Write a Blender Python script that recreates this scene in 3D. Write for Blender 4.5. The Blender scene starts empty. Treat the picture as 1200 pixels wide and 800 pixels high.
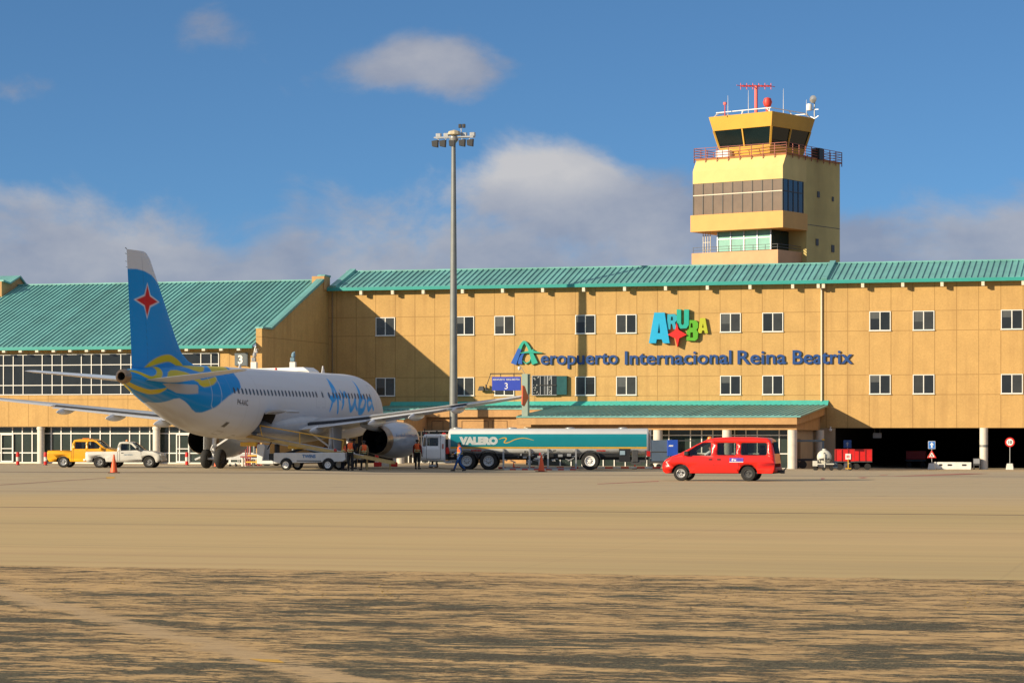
import bpy, bmesh, math, random
import numpy as np
from mathutils import Vector, Matrix
random.seed(7)
PI = math.pi
scene = bpy.context.scene
COL = scene.collection
# ------------------------------------------------------------------ frames
FOC, YH, CH = 3000.0, 508.0, 2.1          # focal length (px at 1200 wide), horizon row, eye height
PSI = math.atan(0.2667)
CP, SP = math.cos(PSI), math.sin(PSI)
BY = 190.0                                 # facade origin (0, 190)
def bw(u, w, z=0.0):                       # building frame -> world
    return Vector((u*CP + w*SP, BY - u*SP + w*CP, z))
def ray_w(px, w):                          # depth where the bearing px meets plane w
    r = (px-600)/FOC
    return (w + BY*CP)/(r*SP + CP)
def U(px, w=0.0):
    D = ray_w(px, w); r = (px-600)/FOC
    return D*r*CP - (D-BY)*SP
def Zb(px, py, w=0.0):
    return CH + (YH-py)*ray_w(px, w)/FOC
def sst(t):
    t = min(1, max(0, t)); return t*t*(3-2*t)
def ground_z(x, y):
    dx, dy = x, y-BY
    u = dx*CP - dy*SP; w = dx*SP + dy*CP
    return -0.13*sst((u-1)/7)*sst((w+62)/24) - 0.28*sst((u-14)/18)*sst((w+40)/34) - 0.05*sst((w+40)/25)*sst(-(u+8)/6)
def GY(px, py):
    D = FOC*CH/(py-YH)
    for _ in range(30): D = 0.5*D + 0.5*FOC*(CH-ground_z((px-600)/FOC*D, D))/(py-YH)
    return GW(px, D)
def GW(px, D):
    x = (px-600)/FOC*D
    return Vector((x, D, ground_z(x, D)))
# ------------------------------------------------------------------ materials
MATS = {}
def mat(name, col, rough=0.6, metal=0.0, var=0.12, vscale=3.0, bump=0.0, bscale=40.0, coat=0.0, spec=0.5, emit=None, trans=0.0, alpha=1.0, dirt=0.0):
    if name in MATS: return MATS[name]
    m = bpy.data.materials.new(name); m.use_nodes = True
    nt = m.node_tree; N = nt.nodes; L = nt.links
    b = N['Principled BSDF']
    b.inputs['Roughness'].default_value = rough
    b.inputs['Metallic'].default_value = metal
    b.inputs['Specular IOR Level'].default_value = spec
    b.inputs['Coat Weight'].default_value = coat
    b.inputs['Transmission Weight'].default_value = trans
    b.inputs['Alpha'].default_value = alpha
    tc = N.new('ShaderNodeTexCoord')
    if var > 0:
        n = N.new('ShaderNodeTexNoise'); n.inputs['Scale'].default_value = vscale; n.inputs['Detail'].default_value = 5
        n.inputs['Roughness'].default_value = 0.65
        L.new(tc.outputs['Object'], n.inputs['Vector'])
        r = N.new('ShaderNodeMapRange'); r.inputs[1].default_value = 0.3; r.inputs[2].default_value = 0.7
        r.inputs[3].default_value = 1-var; r.inputs[4].default_value = 1+var*0.6
        L.new(n.outputs['Fac'], r.inputs[0])
        mx = N.new('ShaderNodeVectorMath'); mx.operation = 'SCALE'; mx.inputs[0].default_value = col[:3]
        L.new(r.outputs[0], mx.inputs['Scale'])
        out = mx.outputs[0]
        if dirt > 0:
            n2 = N.new('ShaderNodeTexNoise'); n2.inputs['Scale'].default_value = vscale*0.35; n2.inputs['Detail'].default_value = 8
            mp = N.new('ShaderNodeMapping'); mp.inputs['Scale'].default_value = (1, 1, 0.12)
            L.new(tc.outputs['Object'], mp.inputs[0]); L.new(mp.outputs[0], n2.inputs['Vector'])
            r2 = N.new('ShaderNodeMapRange'); r2.inputs[1].default_value = 0.5; r2.inputs[2].default_value = 0.75
            r2.inputs[3].default_value = 0; r2.inputs[4].default_value = dirt
            L.new(n2.outputs['Fac'], r2.inputs[0])
            mm = N.new('ShaderNodeMix'); mm.data_type = 'RGBA'; L.new(r2.outputs[0], mm.inputs[0]); L.new(out, mm.inputs[6])
            mm.inputs[7].default_value = (col[0]*0.45, col[1]*0.4, col[2]*0.35, 1); out = mm.outputs[2]
        L.new(out, b.inputs['Base Color'])
    else:
        b.inputs['Base Color'].default_value = (*col[:3], 1)
    if bump > 0:
        n = N.new('ShaderNodeTexNoise'); n.inputs['Scale'].default_value = bscale; n.inputs['Detail'].default_value = 4
        L.new(tc.outputs['Object'], n.inputs['Vector'])
        bp = N.new('ShaderNodeBump'); bp.inputs['Strength'].default_value = bump; bp.inputs['Distance'].default_value = 0.02
        L.new(n.outputs['Fac'], bp.inputs['Height']); L.new(bp.outputs[0], b.inputs['Normal'])
    if emit:
        b.inputs['Emission Color'].default_value = (*emit[:3], 1); b.inputs['Emission Strength'].default_value = emit[3]
    MATS[name] = m
    return m
def glass_mat(name, tint, a=0.55):
    if name in MATS: return MATS[name]
    m = bpy.data.materials.new(name); m.use_nodes = True
    nt = m.node_tree; N = nt.nodes; L = nt.links
    for n in list(N): N.remove(n)
    o = N.new('ShaderNodeOutputMaterial'); g = N.new('ShaderNodeBsdfGlossy'); g.inputs['Roughness'].default_value = 0.03
    t = N.new('ShaderNodeBsdfTransparent'); t.inputs[0].default_value = (*tint, 1)
    f = N.new('ShaderNodeFresnel'); f.inputs[0].default_value = 1.6
    mx = N.new('ShaderNodeMixShader'); L.new(f.outputs[0], mx.inputs[0]); L.new(t.outputs[0], mx.inputs[1]); L.new(g.outputs[0], mx.inputs[2])
    L.new(mx.outputs[0], o.inputs[0]); MATS[name] = m
    return m
# ------------------------------------------------------------------ mesh builder
class MB:
    def __init__(s): s.v = []; s.f = []; s.m = []; s.M = None
    def add(s, vs, fs, mi=0):
        b = len(s.v)
        if s.M is not None: vs = [s.M @ Vector(p) for p in vs]
        s.v += [tuple(p) for p in vs]; s.f += [tuple(b+i for i in f) for f in fs]; s.m += [mi]*len(fs); return s
    def box(s, x0, x1, y0, y1, z0, z1, mi=0):
        v = [(x, y, z) for z in (z0, z1) for y in (y0, y1) for x in (x0, x1)]
        return s.add(v, [(0,2,3,1),(4,5,7,6),(0,1,5,4),(2,6,7,3),(0,4,6,2),(1,3,7,5)], mi)
    def bar(s, p, q, w, h=None, mi=0, up=(0,0,1)):
        h = h or w; p = Vector(p); q = Vector(q); d = (q-p).normalized(); u = Vector(up)
        if abs(d.dot(u)) > 0.98: u = Vector((1,0,0))
        a = d.cross(u).normalized(); b = a.cross(d).normalized()
        v = [c + a*sx*w/2 + b*sz*h/2 for c in (p, q) for sx, sz in ((-1,-1),(1,-1),(1,1),(-1,1))]
        return s.add(v, [(0,1,2,3),(7,6,5,4),(0,4,5,1),(1,5,6,2),(2,6,7,3),(3,7,4,0)], mi)
    def cyl(s, p, q, r0, r1=None, n=12, mi=0, cap=True):
        r1 = r0 if r1 is None else r1; p = Vector(p); q = Vector(q); d = (q-p).normalized()
        u = Vector((0,0,1)) if abs(d.z) < 0.9 else Vector((1,0,0))
        a = d.cross(u).normalized(); b = a.cross(d).normalized()
        v = [c + (a*math.cos(2*PI*i/n)+b*math.sin(2*PI*i/n))*r for c, r in ((p, r0), (q, r1)) for i in range(n)]
        f = [(i, (i+1)%n, n+(i+1)%n, n+i) for i in range(n)]
        if cap: f += [tuple(range(n))[::-1], tuple(range(n, 2*n))]
        return s.add(v, f, mi)
    def tube(s, pts, r, n=8, mi=0):
        for a, b in zip(pts[:-1], pts[1:]): s.cyl(a, b, r, r, n, mi)
        return s
    def lathe(s, prof, o=(0,0,0), axis='z', n=24, mi=0, mis=None):   # prof: list of (r, t)
        o = Vector(o); vs = []; fs = []; ms = []
        for r, t in prof:
            for i in range(n):
                c, d = r*math.cos(2*PI*i/n), r*math.sin(2*PI*i/n)
                p = {'z': (c, d, t), 'x': (t, c, d), 'y': (c, t, d)}[axis]
                vs.append(o + Vector(p))
        for k in range(len(prof)-1):
            for i in range(n):
                j = (i+1) % n
                fs.append((k*n+i, k*n+j, (k+1)*n+j, (k+1)*n+i)); ms.append(mis[k] if mis else mi)
        b = len(s.v)
        if s.M is not None: vs = [s.M @ p for p in vs]
        s.v += [tuple(p) for p in vs]; s.f += [tuple(b+i for i in f) for f in fs]; s.m += ms
        return s
    def loft(s, rings, closed=True, cap=True, mi=0):
        n = len(rings[0]); vs = [p for r in rings for p in r]; fs = []
        for k in range(len(rings)-1):
            for i in range(n if closed else n-1):
                j = (i+1) % n; fs.append((k*n+i, k*n+j, (k+1)*n+j, (k+1)*n+i))
        if cap and closed: fs += [tuple(range(n))[::-1], tuple((len(rings)-1)*n+i for i in range(n))]
        return s.add(vs, fs, mi)
    def prism(s, poly, fn, d0, d1, mi=0):     # poly 2D; fn(a, b, d) -> xyz
        n = len(poly); v = [fn(a, b, d0) for a, b in poly] + [fn(a, b, d1) for a, b in poly]
        f = [(i, (i+1)%n, n+(i+1)%n, n+i) for i in range(n)] + [tuple(range(n))[::-1], tuple(range(n, 2*n))]
        return s.add(v, f, mi)
    def build(s, name, mats, parent=None, smooth=False, bevel=0, seg=2, recalc=True, solid=0, loc=None, rotz=0, autos=None):
        me = bpy.data.meshes.new(name); me.from_pydata(s.v, [], s.f)
        if not isinstance(mats, (list, tuple)): mats = [mats]
        for m in mats: me.materials.append(m)
        if len(mats) > 1: me.polygons.foreach_set('material_index', s.m)
        if recalc:
            bm = bmesh.new(); bm.from_mesh(me); bmesh.ops.recalc_face_normals(bm, faces=bm.faces); bm.to_mesh(me); bm.free()
        if smooth or autos:
            me.polygons.foreach_set('use_smooth', [True]*len(me.polygons))
            if autos: me.set_sharp_from_angle(angle=math.radians(autos))
        me.update()
        o = bpy.data.objects.new(name, me); COL.objects.link(o)
        if parent: o.parent = parent
        if loc is not None: o.location = loc
        o.rotation_euler.z = rotz
        if solid:
            md = o.modifiers.new('s', 'SOLIDIFY'); md.thickness = solid; md.offset = 0
        if bevel:
            md = o.modifiers.new('b', 'BEVEL'); md.width = bevel; md.segments = seg; md.limit_method = 'ANGLE'; md.angle_limit = math.radians(35)
        return o
def tag(o, label=None, cat=None, group=None, kind=None):
    if label: o['label'] = label
    if cat: o['category'] = cat
    if group: o['group'] = group
    if kind: o['kind'] = kind
    return o
def thing(name, label, cat, loc=(0,0,0), rotz=0.0, group=None):
    o = bpy.data.objects.new(name, None); COL.objects.link(o); o.location = loc; o.rotation_euler.z = rotz
    o.empty_display_size = 0.2
    return tag(o, label, cat, group)
def copy_tree(o, parent=None):
    c = o.copy(); COL.objects.link(c); c.parent = parent
    for ch in [x for x in o.children]: copy_tree(ch, c)
    return c
def dup(root, label, loc, rotz=None, group=None):
    c = copy_tree(root); c.location = loc
    if rotz is not None: c.rotation_euler.z = rotz
    c['label'] = label
    if group: c['group'] = group
    return c
def text_mesh(body, size, extrude=0.0, bold=0.0, align='LEFT', shear=0.0, spacing=1.0, res=3):
    cu = bpy.data.curves.new('lettering', 'FONT'); cu.body = body; cu.size = size; cu.extrude = extrude
    cu.offset = bold; cu.align_x = align; cu.shear = shear; cu.space_character = spacing; cu.resolution_u = res
    o = bpy.data.objects.new('lettering', cu); COL.objects.link(o)
    dg = bpy.context.evaluated_depsgraph_get(); dg.update()
    me = bpy.data.meshes.new_from_object(o.evaluated_get(dg))
    bpy.data.objects.remove(o); bpy.data.curves.remove(cu)
    return me
def text_obj(name, me, m, fn, parent=None):
    """map the flat text mesh (x, y, z) through fn"""
    for v in me.vertices: v.co = fn(v.co.x, v.co.y, v.co.z)
    me.materials.clear(); me.materials.append(m)
    bm = bmesh.new(); bm.from_mesh(me); bmesh.ops.recalc_face_normals(bm, faces=bm.faces); bm.to_mesh(me); bm.free()
    o = bpy.data.objects.new(name, me); COL.objects.link(o); o.parent = parent
    return o
def poly_panel(outer, holes, fn, cuts=(), cut_axis=1, name='panel', m=None, parent=None, thick=0.03, smooth=True):
    """flat polygon with holes -> cut at given levels -> mapped by fn(a,b) -> solidified"""
    bm = bmesh.new(); es = []
    for loop in [outer]+list(holes):
        vs = [bm.verts.new((a, b, 0)) for a, b in loop]
        for i in range(len(vs)): es.append(bm.edges.new((vs[i], vs[(i+1) % len(vs)])))
    bmesh.ops.triangle_fill(bm, use_beauty=True, use_dissolve=False, edges=es)
    for c, ax in [(c, cut_axis) for c in cuts]:
        co = (0, c, 0) if ax == 1 else (c, 0, 0); no = (0,1,0) if ax == 1 else (1,0,0)
        bmesh.ops.bisect_plane(bm, geom=bm.verts[:]+bm.edges[:]+bm.faces[:], plane_co=co, plane_no=no)
    for v in bm.verts: v.co = fn(v.co.x, v.co.y)
    bmesh.ops.recalc_face_normals(bm, faces=bm.faces)
    me = bpy.data.meshes.new(name); bm.to_mesh(me); bm.free(); me.materials.append(m)
    if smooth: me.polygons.foreach_set('use_smooth', [True]*len(me.polygons)); me.set_sharp_from_angle(angle=math.radians(35))
    o = bpy.data.objects.new(name, me); COL.objects.link(o); o.parent = parent
    if thick:
        md = o.modifiers.new('s', 'SOLIDIFY'); md.thickness = thick; md.offset = 0
    return o
def arc(cx, cz, r, a0, a1, n=10):
    return [(cx+r*math.cos(math.radians(a0+(a1-a0)*i/n)), cz+r*math.sin(math.radians(a0+(a1-a0)*i/n))) for i in range(n+1)]

# ------------------------------------------------------------------ palette
STUCCO_C = (0.535, 0.330, 0.122)
teal = mat('teal_roof_metal', (0.145, 0.38, 0.35), 0.5, 0.0, 0.16, 0.6, dirt=0.25)
teal_trim = mat('teal_trim', (0.03, 0.30, 0.26), 0.4, 0, 0.08, 2)
cream = mat('cream_paint', (0.70, 0.62, 0.48), 0.6, 0, 0.1, 2, dirt=0.2)
white_p = mat('white_paint', (0.78, 0.76, 0.72), 0.4, 0, 0.06, 3, dirt=0.12)
frame_w = mat('white_window_frame', (0.76, 0.74, 0.68), 0.4, 0, 0.05, 3)
dark_gl = mat('dark_window_glass', (0.022, 0.026, 0.028), 0.04, 0, 0.25, 0.7, spec=0.5)
black = mat('black_plastic', (0.012, 0.012, 0.013), 0.5, 0, 0.2, 5)
rubber = mat('tyre_rubber', (0.018, 0.017, 0.016), 0.85, 0, 0.25, 8, bump=0.2)
steel = mat('grey_steel', (0.42, 0.42, 0.41), 0.35, 0.6, 0.12, 6)
rim_m = mat('alloy_rim', (0.5, 0.5, 0.49), 0.35, 0.5, 0.12, 9)
dkgrey = mat('dark_grey_metal', (0.06, 0.06, 0.062), 0.55, 0.2, 0.25, 5)
galv = mat('galvanised_pole', (0.20, 0.21, 0.205), 0.55, 0.2, 0.12, 1.5)
red_p = mat('red_paint', (0.62, 0.02, 0.012), 0.35, 0, 0.08, 3)
orange_p = mat('orange_plastic', (0.85, 0.11, 0.02), 0.5, 0, 0.1, 5)
yellow_p = mat('yellow_paint', (0.72, 0.40, 0.03), 0.4, 0, 0.12, 4)
blue_p = mat('blue_paint', (0.02, 0.12, 0.50), 0.4, 0, 0.1, 4)

def sheet_variation(m, pitch):
    nt = m.node_tree; N = nt.nodes; L = nt.links; b = N['Principled BSDF']; src = b.inputs['Base Color'].links[0].from_socket
    tc = N.new('ShaderNodeTexCoord'); sp = N.new('ShaderNodeSeparateXYZ'); L.new(tc.outputs['Object'], sp.inputs[0])
    d = N.new('ShaderNodeMath'); d.operation = 'DIVIDE'; d.inputs[1].default_value = pitch; L.new(sp.outputs[0], d.inputs[0])
    f = N.new('ShaderNodeMath'); f.operation = 'FLOOR'; L.new(d.outputs[0], f.inputs[0])
    w = N.new('ShaderNodeTexWhiteNoise'); w.noise_dimensions = '1D'; L.new(f.outputs[0], w.inputs['W'])
    r = N.new('ShaderNodeMapRange'); r.inputs[3].default_value = .86; r.inputs[4].default_value = 1.10; L.new(w.outputs['Value'], r.inputs[0])
    v = N.new('ShaderNodeVectorMath'); v.operation = 'SCALE'; L.new(src, v.inputs[0]); L.new(r.outputs[0], v.inputs['Scale']); L.new(v.outputs[0], b.inputs['Base Color'])
sheet_variation(teal, 0.43*2)
# ------------------------------------------------------------------ camera, light, sky
cam = bpy.data.cameras.new('camera'); co = bpy.data.objects.new('camera', cam); COL.objects.link(co)
cam.sensor_width = 36; cam.lens = FOC/1200*36; cam.clip_end = 20000; cam.clip_start = 0.5
co.location = (0, 0, CH); co.rotation_euler = (PI/2, 0, 0)
cam.shift_y = (YH-400)/1200.0
scene.camera = co
LD = Vector((1.224, 0.7085, -0.46)).normalized()      # travel direction of the sunlight
sl = bpy.data.lights.new('sun', 'SUN'); sl.energy = 4.8; sl.angle = math.radians(0.5); sl.color = (1.0, 0.85, 0.61)
so = bpy.data.objects.new('sun', sl); COL.objects.link(so)
so.rotation_euler = LD.to_track_quat('-Z', 'Y').to_euler(); so.location = (-60, -30, 60)
EL = math.asin(-LD.z); AZ = math.atan2(-LD.x, -LD.y)
world = bpy.data.worlds.new('World'); scene.world = world; world.use_nodes = True
nt = world.node_tree; N = nt.nodes; L = nt.links
bg = N['Background']; bg.inputs[1].default_value = 0.11
sky = N.new('ShaderNodeTexSky'); sky.sky_type = 'NISHITA'; sky.sun_disc = False
sky.sun_elevation = EL; sky.sun_rotation = AZ; sky.air_density = 1.0; sky.dust_density = 0.3; sky.ozone_density = 3.5; sky.altitude = 50
tc = N.new('ShaderNodeTexCoord')
def vm(op, a=None, b=None):
    n = N.new('ShaderNodeVectorMath'); n.operation = op
    for i, x in enumerate((a, b)):
        if x is None: continue
        if isinstance(x, (tuple, list)): n.inputs[i].default_value = x
        else: L.new(x, n.inputs[i])
    return n
def mt(op, a, b=None, c=None, clamp=False):
    n = N.new('ShaderNodeMath'); n.operation = op; n.use_clamp = clamp
    for i, x in enumerate((a, b, c)):
        if x is None: continue
        if isinstance(x, (int, float)): n.inputs[i].default_value = x
        else: L.new(x, n.inputs[i])
    return n.outputs[0]
d = vm('NORMALIZE', tc.outputs['Generated']).outputs[0]
sep = N.new('ShaderNodeSeparateXYZ'); L.new(d, sep.inputs[0])
# clear air: look the blue up a little higher than the true elevation
zup = mt('ADD', mt('MULTIPLY', sep.outputs[2], 1.7), 0.10)
cmb = N.new('ShaderNodeCombineXYZ'); L.new(sep.outputs[0], cmb.inputs[0]); L.new(sep.outputs[1], cmb.inputs[1]); L.new(zup, cmb.inputs[2])
dn = vm('NORMALIZE', cmb.outputs[0]).outputs[0]
if 'Vector' in sky.inputs: L.new(dn, sky.inputs['Vector'])
az = mt('ARCTAN2', sep.outputs[0], sep.outputs[1]); el = mt('ARCSINE', sep.outputs[2])
# cloud noise in (azimuth, elevation)
cv = N.new('ShaderNodeCombineXYZ'); L.new(mt('MULTIPLY', az, 11.0), cv.inputs[0]); L.new(mt('MULTIPLY', el, 17.0), cv.inputs[1])
def noise(vec, scale, detail=8, rough=0.55, dist=0.0, w=None):
    n = N.new('ShaderNodeTexNoise'); n.inputs['Scale'].default_value = scale; n.inputs['Detail'].default_value = detail
    n.inputs['Roughness'].default_value = rough; n.inputs['Distortion'].default_value = dist; L.new(vec, n.inputs['Vector']); return n.outputs['Fac']
n1 = noise(cv.outputs[0], 1.6, 9, 0.62, 0.25)
n2 = noise(vm('ADD', cv.outputs[0], (0.10, -0.12, 3.0)).outputs[0], 1.0, 7, 0.55)
def blob(px, py, rx, ry, amp):
    a0 = math.atan((px-600)/FOC); e0 = math.atan((YH-py)/FOC)
    dx = mt('DIVIDE', mt('SUBTRACT', az, a0), rx/FOC); dy = mt('DIVIDE', mt('SUBTRACT', el, e0), ry/FOC)
    r2 = mt('ADD', mt('MULTIPLY', dx, dx), mt('MULTIPLY', dy, dy))
    return mt('MULTIPLY', mt('EXPONENT', mt('MULTIPLY', r2, -1.0)), amp)
bank_top = mt('ADD', (YH-225)/FOC, mt('MULTIPLY', mt('SUBTRACT', noise(vm('MULTIPLY', cv.outputs[0], (1,0,0)).outputs[0], 1.3, 4), 0.5), 0.04))
bank = mt('MULTIPLY', mt('SUBTRACT', bank_top, el), 26.0)
bank = mt('MINIMUM', mt('MAXIMUM', bank, -0.42), 0.85)
tot = bank
for a in ((640, 205, 105, 55, 1.15), (745, 240, 90, 45, 0.6), (455, 78, 100, 42, 0.95), (545, 78, 65, 45, 0.75), (30, 112, 75, 24, 0.75), (245, 35, 65, 42, 0.75), (10, 250, 70, 40, 0.35), (215, 108, 25, 10, 0.3), (1150, 285, 160, 40, 0.25)):
    tot = mt('ADD', tot, blob(*a))
dens = mt('ADD', tot, mt('MULTIPLY', mt('SUBTRACT', n1, 0.5), 2.1))
mr = N.new('ShaderNodeMapRange'); mr.interpolation_type = 'SMOOTHSTEP'; mr.inputs[1].default_value = 0.0; mr.inputs[2].default_value = 0.72
mr.inputs[3].default_value = 0; mr.inputs[4].default_value = 1.0; L.new(dens, mr.inputs[0])
fac = mt('MULTIPLY', mr.outputs[0], 0.84)
# cloud shade: lit tops vs grey bases
lit = mt('ADD', mt('MULTIPLY', mt('SUBTRACT', n2, 0.5), 2.6), 0.22)
lit = mt('ADD', lit, blob(650, 195, 85, 40, 1.0)); lit = mt('ADD', lit, blob(500, 70, 80, 26, 0.3))
lit = mt('MINIMUM', mt('MAXIMUM', lit, 0.0), 1.0)
cm = N.new('ShaderNodeMix'); cm.data_type = 'RGBA'; L.new(lit, cm.inputs[0])
cm.inputs[6].default_value = (1.75, 1.95, 2.55, 1); cm.inputs[7].default_value = (4.1, 3.9, 3.75, 1)
tint = N.new('ShaderNodeMix'); tint.data_type = 'RGBA'; tint.blend_type = 'MULTIPLY'; tint.inputs[0].default_value = 1.0
L.new(sky.outputs[0], tint.inputs[6]); tint.inputs[7].default_value = (0.60, 0.80, 0.90, 1)
fm = N.new('ShaderNodeMix'); fm.data_type = 'RGBA'; L.new(fac, fm.inputs[0]); L.new(tint.outputs[2], fm.inputs[6]); L.new(cm.outputs[2], fm.inputs[7])
fill_veil = N.new('ShaderNodeMapRange'); fill_veil.interpolation_type = 'SMOOTHSTEP'; fill_veil.inputs[1].default_value = 0.20; fill_veil.inputs[2].default_value = 0.55  # bright veil added to the sky above the frame to raise fill light
fill_veil.inputs[3].default_value = 0; fill_veil.inputs[4].default_value = 1.0; L.new(el, fill_veil.inputs[0])
vf = mt('MULTIPLY', fill_veil.outputs[0], mt('ADD', 0.35, mt('MULTIPLY', mt('SUBTRACT', n2, 0.5), 0.9), clamp=True))
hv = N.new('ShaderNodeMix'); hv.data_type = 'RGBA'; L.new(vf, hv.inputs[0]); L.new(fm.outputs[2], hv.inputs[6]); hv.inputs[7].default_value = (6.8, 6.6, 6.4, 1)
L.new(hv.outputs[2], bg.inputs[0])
vs = scene.view_settings; vs.view_transform = 'Standard'; vs.look = 'None'; vs.exposure = 0.50; vs.gamma = 1.0; vs.use_curve_mapping = False

# ------------------------------------------------------------------ ground
def ground_material():
    m = bpy.data.materials.new('apron_concrete'); m.use_nodes = True
    nt = m.node_tree; N = nt.nodes; L = nt.links; b = N['Principled BSDF']
    b.inputs['Roughness'].default_value = 0.9; b.inputs['Specular IOR Level'].default_value = 0.2
    tc = N.new('ShaderNodeTexCoord'); P = tc.outputs['Object']    # object is in the building frame: x = u, y = w
    sp = N.new('ShaderNodeSeparateXYZ'); L.new(P, sp.inputs[0]); u, w = sp.outputs[0], sp.outputs[1]
    def mt(op, a, b=None, clamp=False):
        n = N.new('ShaderNodeMath'); n.operation = op; n.use_clamp = clamp
        for i, x in enumerate((a, b)):
            if x is None: continue
            if isinstance(x, (int, float)): n.inputs[i].default_value = x
            else: L.new(x, n.inputs[i])
        return n.outputs[0]
    def noi(scale, detail=6, rough=0.6, sc=(1,1,1), dist=0, off=(0,0,0)):
        mp = N.new('ShaderNodeMapping'); mp.inputs['Scale'].default_value = sc; mp.inputs['Location'].default_value = off; L.new(P, mp.inputs[0])
        n = N.new('ShaderNodeTexNoise'); n.inputs['Scale'].default_value = scale; n.inputs['Detail'].default_value = detail
        n.inputs['Roughness'].default_value = rough; n.inputs['Distortion'].default_value = dist; L.new(mp.outputs[0], n.inputs['Vector']); return n.outputs['Fac']
    def rng(x, a, b_, c, d_, smooth=False):
        n = N.new('ShaderNodeMapRange'); n.clamp = True
        if smooth: n.interpolation_type = 'SMOOTHSTEP'
        for i, q in enumerate((a, b_, c, d_)): n.inputs[1+i].default_value = q
        L.new(x, n.inputs[0]); return n.outputs[0]
    def mix(f, a, c):
        n = N.new('ShaderNodeMix'); n.data_type = 'RGBA'
        if isinstance(f, (int, float)): n.inputs[0].default_value = f
        else: L.new(f, n.inputs[0])
        for i, x in ((6, a), (7, c)):
            if isinstance(x, tuple): n.inputs[i].default_value = (*x, 1)
            else: L.new(x, n.inputs[i])
        return n.outputs[2]
    def line(at, hw, soft=0.15):      # 1 on the line w = at
        dd = mt('ABSOLUTE', mt('SUBTRACT', w, at)); return rng(dd, hw, hw+soft, 1.0, 0.0)
    tan = (0.535, 0.375, 0.178); grey = (0.43, 0.34, 0.215)
    col = mix(rng(noi(0.05, 8, 0.62, (0.35, 1, 1)), 0.35, 0.65, 0, 1), tan, (0.46, 0.34, 0.155))
    # far taxi lane is greyer
    far = rng(mt('ADD', w, mt('MULTIPLY', mt('SUBTRACT', noi(0.08, 5), 0.5), 26.0)), -112, -92, 0, 1, True)
    col = mix(mt('MULTIPLY', far, 0.8), col, grey)
    far2 = rng(w, -66, -56, 0, 0.55, True); col = mix(far2, col, (0.39, 0.32, 0.22))
    # long wheel streaks
    st = rng(noi(0.33, 7, 0.75, (0.05, 1, 1), dist=.4), 0.48, 0.75, 0, 0.40); col = mix(st, col, (0.22, 0.165, 0.11))
    st2 = rng(noi(1.6, 4, 0.6, (0.02, 1, 1), off=(4, 9, 0)), 0.5, 0.75, 0, 0.3); col = mix(st2, col, (0.33, 0.17, 0.09))
    # slab joints and the long sealed joints parallel to the terminal
    for at, hw, k in ((-116.3, 0.14, 0.8), (-54.1, 0.6, 0.8), (-97.0, 0.06, 0.35), (-76.0, 0.10, 0.4), (-128.5, 0.03, 0.28), (-139.0, 0.02, 0.25), (-46.0, 0.15, 0.4)):
        col = mix(mt('MULTIPLY', line(at, hw, hw*1.2+0.04), k), col, (0.10, 0.065, 0.045))
    fr = mt('FRACT', mt('DIVIDE', mt('ADD', w, 400), 7.5)); jl = rng(mt('ABSOLUTE', mt('SUBTRACT', fr, 0.5)), 0.0, 0.006, 0.10, 0.0)
    fu = mt('FRACT', mt('DIVIDE', mt('ADD', u, 400), 7.5)); ju = rng(mt('ABSOLUTE', mt('SUBTRACT', fu, 0.5)), 0.0, 0.006, 0.10, 0.0)
    col = mix(mt('MAXIMUM', jl, ju), col, (0.12, 0.09, 0.06))
    # oil spots
    oil = mt('MULTIPLY', rng(noi(0.55, 4, 0.6, off=(30, 3, 0)), 0.62, 0.75, 0, 0.5), far); col = mix(oil, col, (0.09, 0.075, 0.06))
    # weathered strip in front: pale sealer flaking off dark asphalt
    edge = mt('ADD', w, mt('MULTIPLY', mt('SUBTRACT', noi(1.1, 4, 0.6), 0.5), 1.1))
    near = rng(edge, -146.35, -146.1, 1, 0)
    big = noi(0.62, 5, 0.6, (0.5, 1.0, 1), off=(2, 5, 0)); mid = noi(1.9, 10, 0.78, (0.36, 1.0, 1), dist=0.5); fine = noi(9, 7, 0.85, (0.35, 1.0, 1), dist=.3)
    s = mt('ADD', mt('ADD', mt('MULTIPLY', big, 0.55), mt('MULTIPLY', mid, 1.0)), mt('MULTIPLY', fine, 0.75))
    # more asphalt shows towards the camera
    s = mt('ADD', s, rng(w, -165, -146, 0.065, -0.040))
    # a smooth refilled strip runs across the left corner
    pa, pb = bw_inv(-5.9, 32.0), bw_inv(-1.3, 21.6)
    dx, dy = pb[0]-pa[0], pb[1]-pa[1]; ln = math.hypot(dx, dy); nx, ny = -dy/ln, dx/ln
    dist = mt('ADD', mt('ADD', mt('MULTIPLY', u, nx), mt('MULTIPLY', w, ny)), -(nx*pa[0]+ny*pa[1]))
    dist = mt('ADD', dist, mt('MULTIPLY', mt('SUBTRACT', noi(0.9, 5), 0.5), 0.9))
    strip = rng(mt('ABSOLUTE', dist), 0.06, 0.40, 0.85, 0, True)
    s = mt('SUBTRACT', s, mt('MULTIPLY', strip, 0.13))
    asph = rng(s, 1.172, 1.186, 0, 1)
    pale = mix(rng(noi(0.9, 6, 0.7), 0.35, 0.7, 0, 1), (0.60, 0.385, 0.165), (0.46, 0.30, 0.135))
    pale = mix(rng(noi(7, 6, 0.75, (0.5, 1.3, 1)), 0.5, 0.66, 0, 0.5), pale, (0.20, 0.13, 0.075))
    pale = mix(mt('MULTIPLY', strip, 0.6), pale, (0.42, 0.31, 0.185))
    agg = noi(36, 4, 0.95, (1, .22, 1)); dark = mix(rng(agg, 0.4, 0.68, 0, 1), (0.045, 0.040, 0.022), (0.20, 0.168, 0.098))
    # cracks
    vor = N.new('ShaderNodeTexVoronoi'); vor.feature = 'DISTANCE_TO_EDGE'; vor.inputs['Scale'].default_value = 0.55
    mp = N.new('ShaderNodeMapping'); L.new(P, mp.inputs[0]); 
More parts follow.
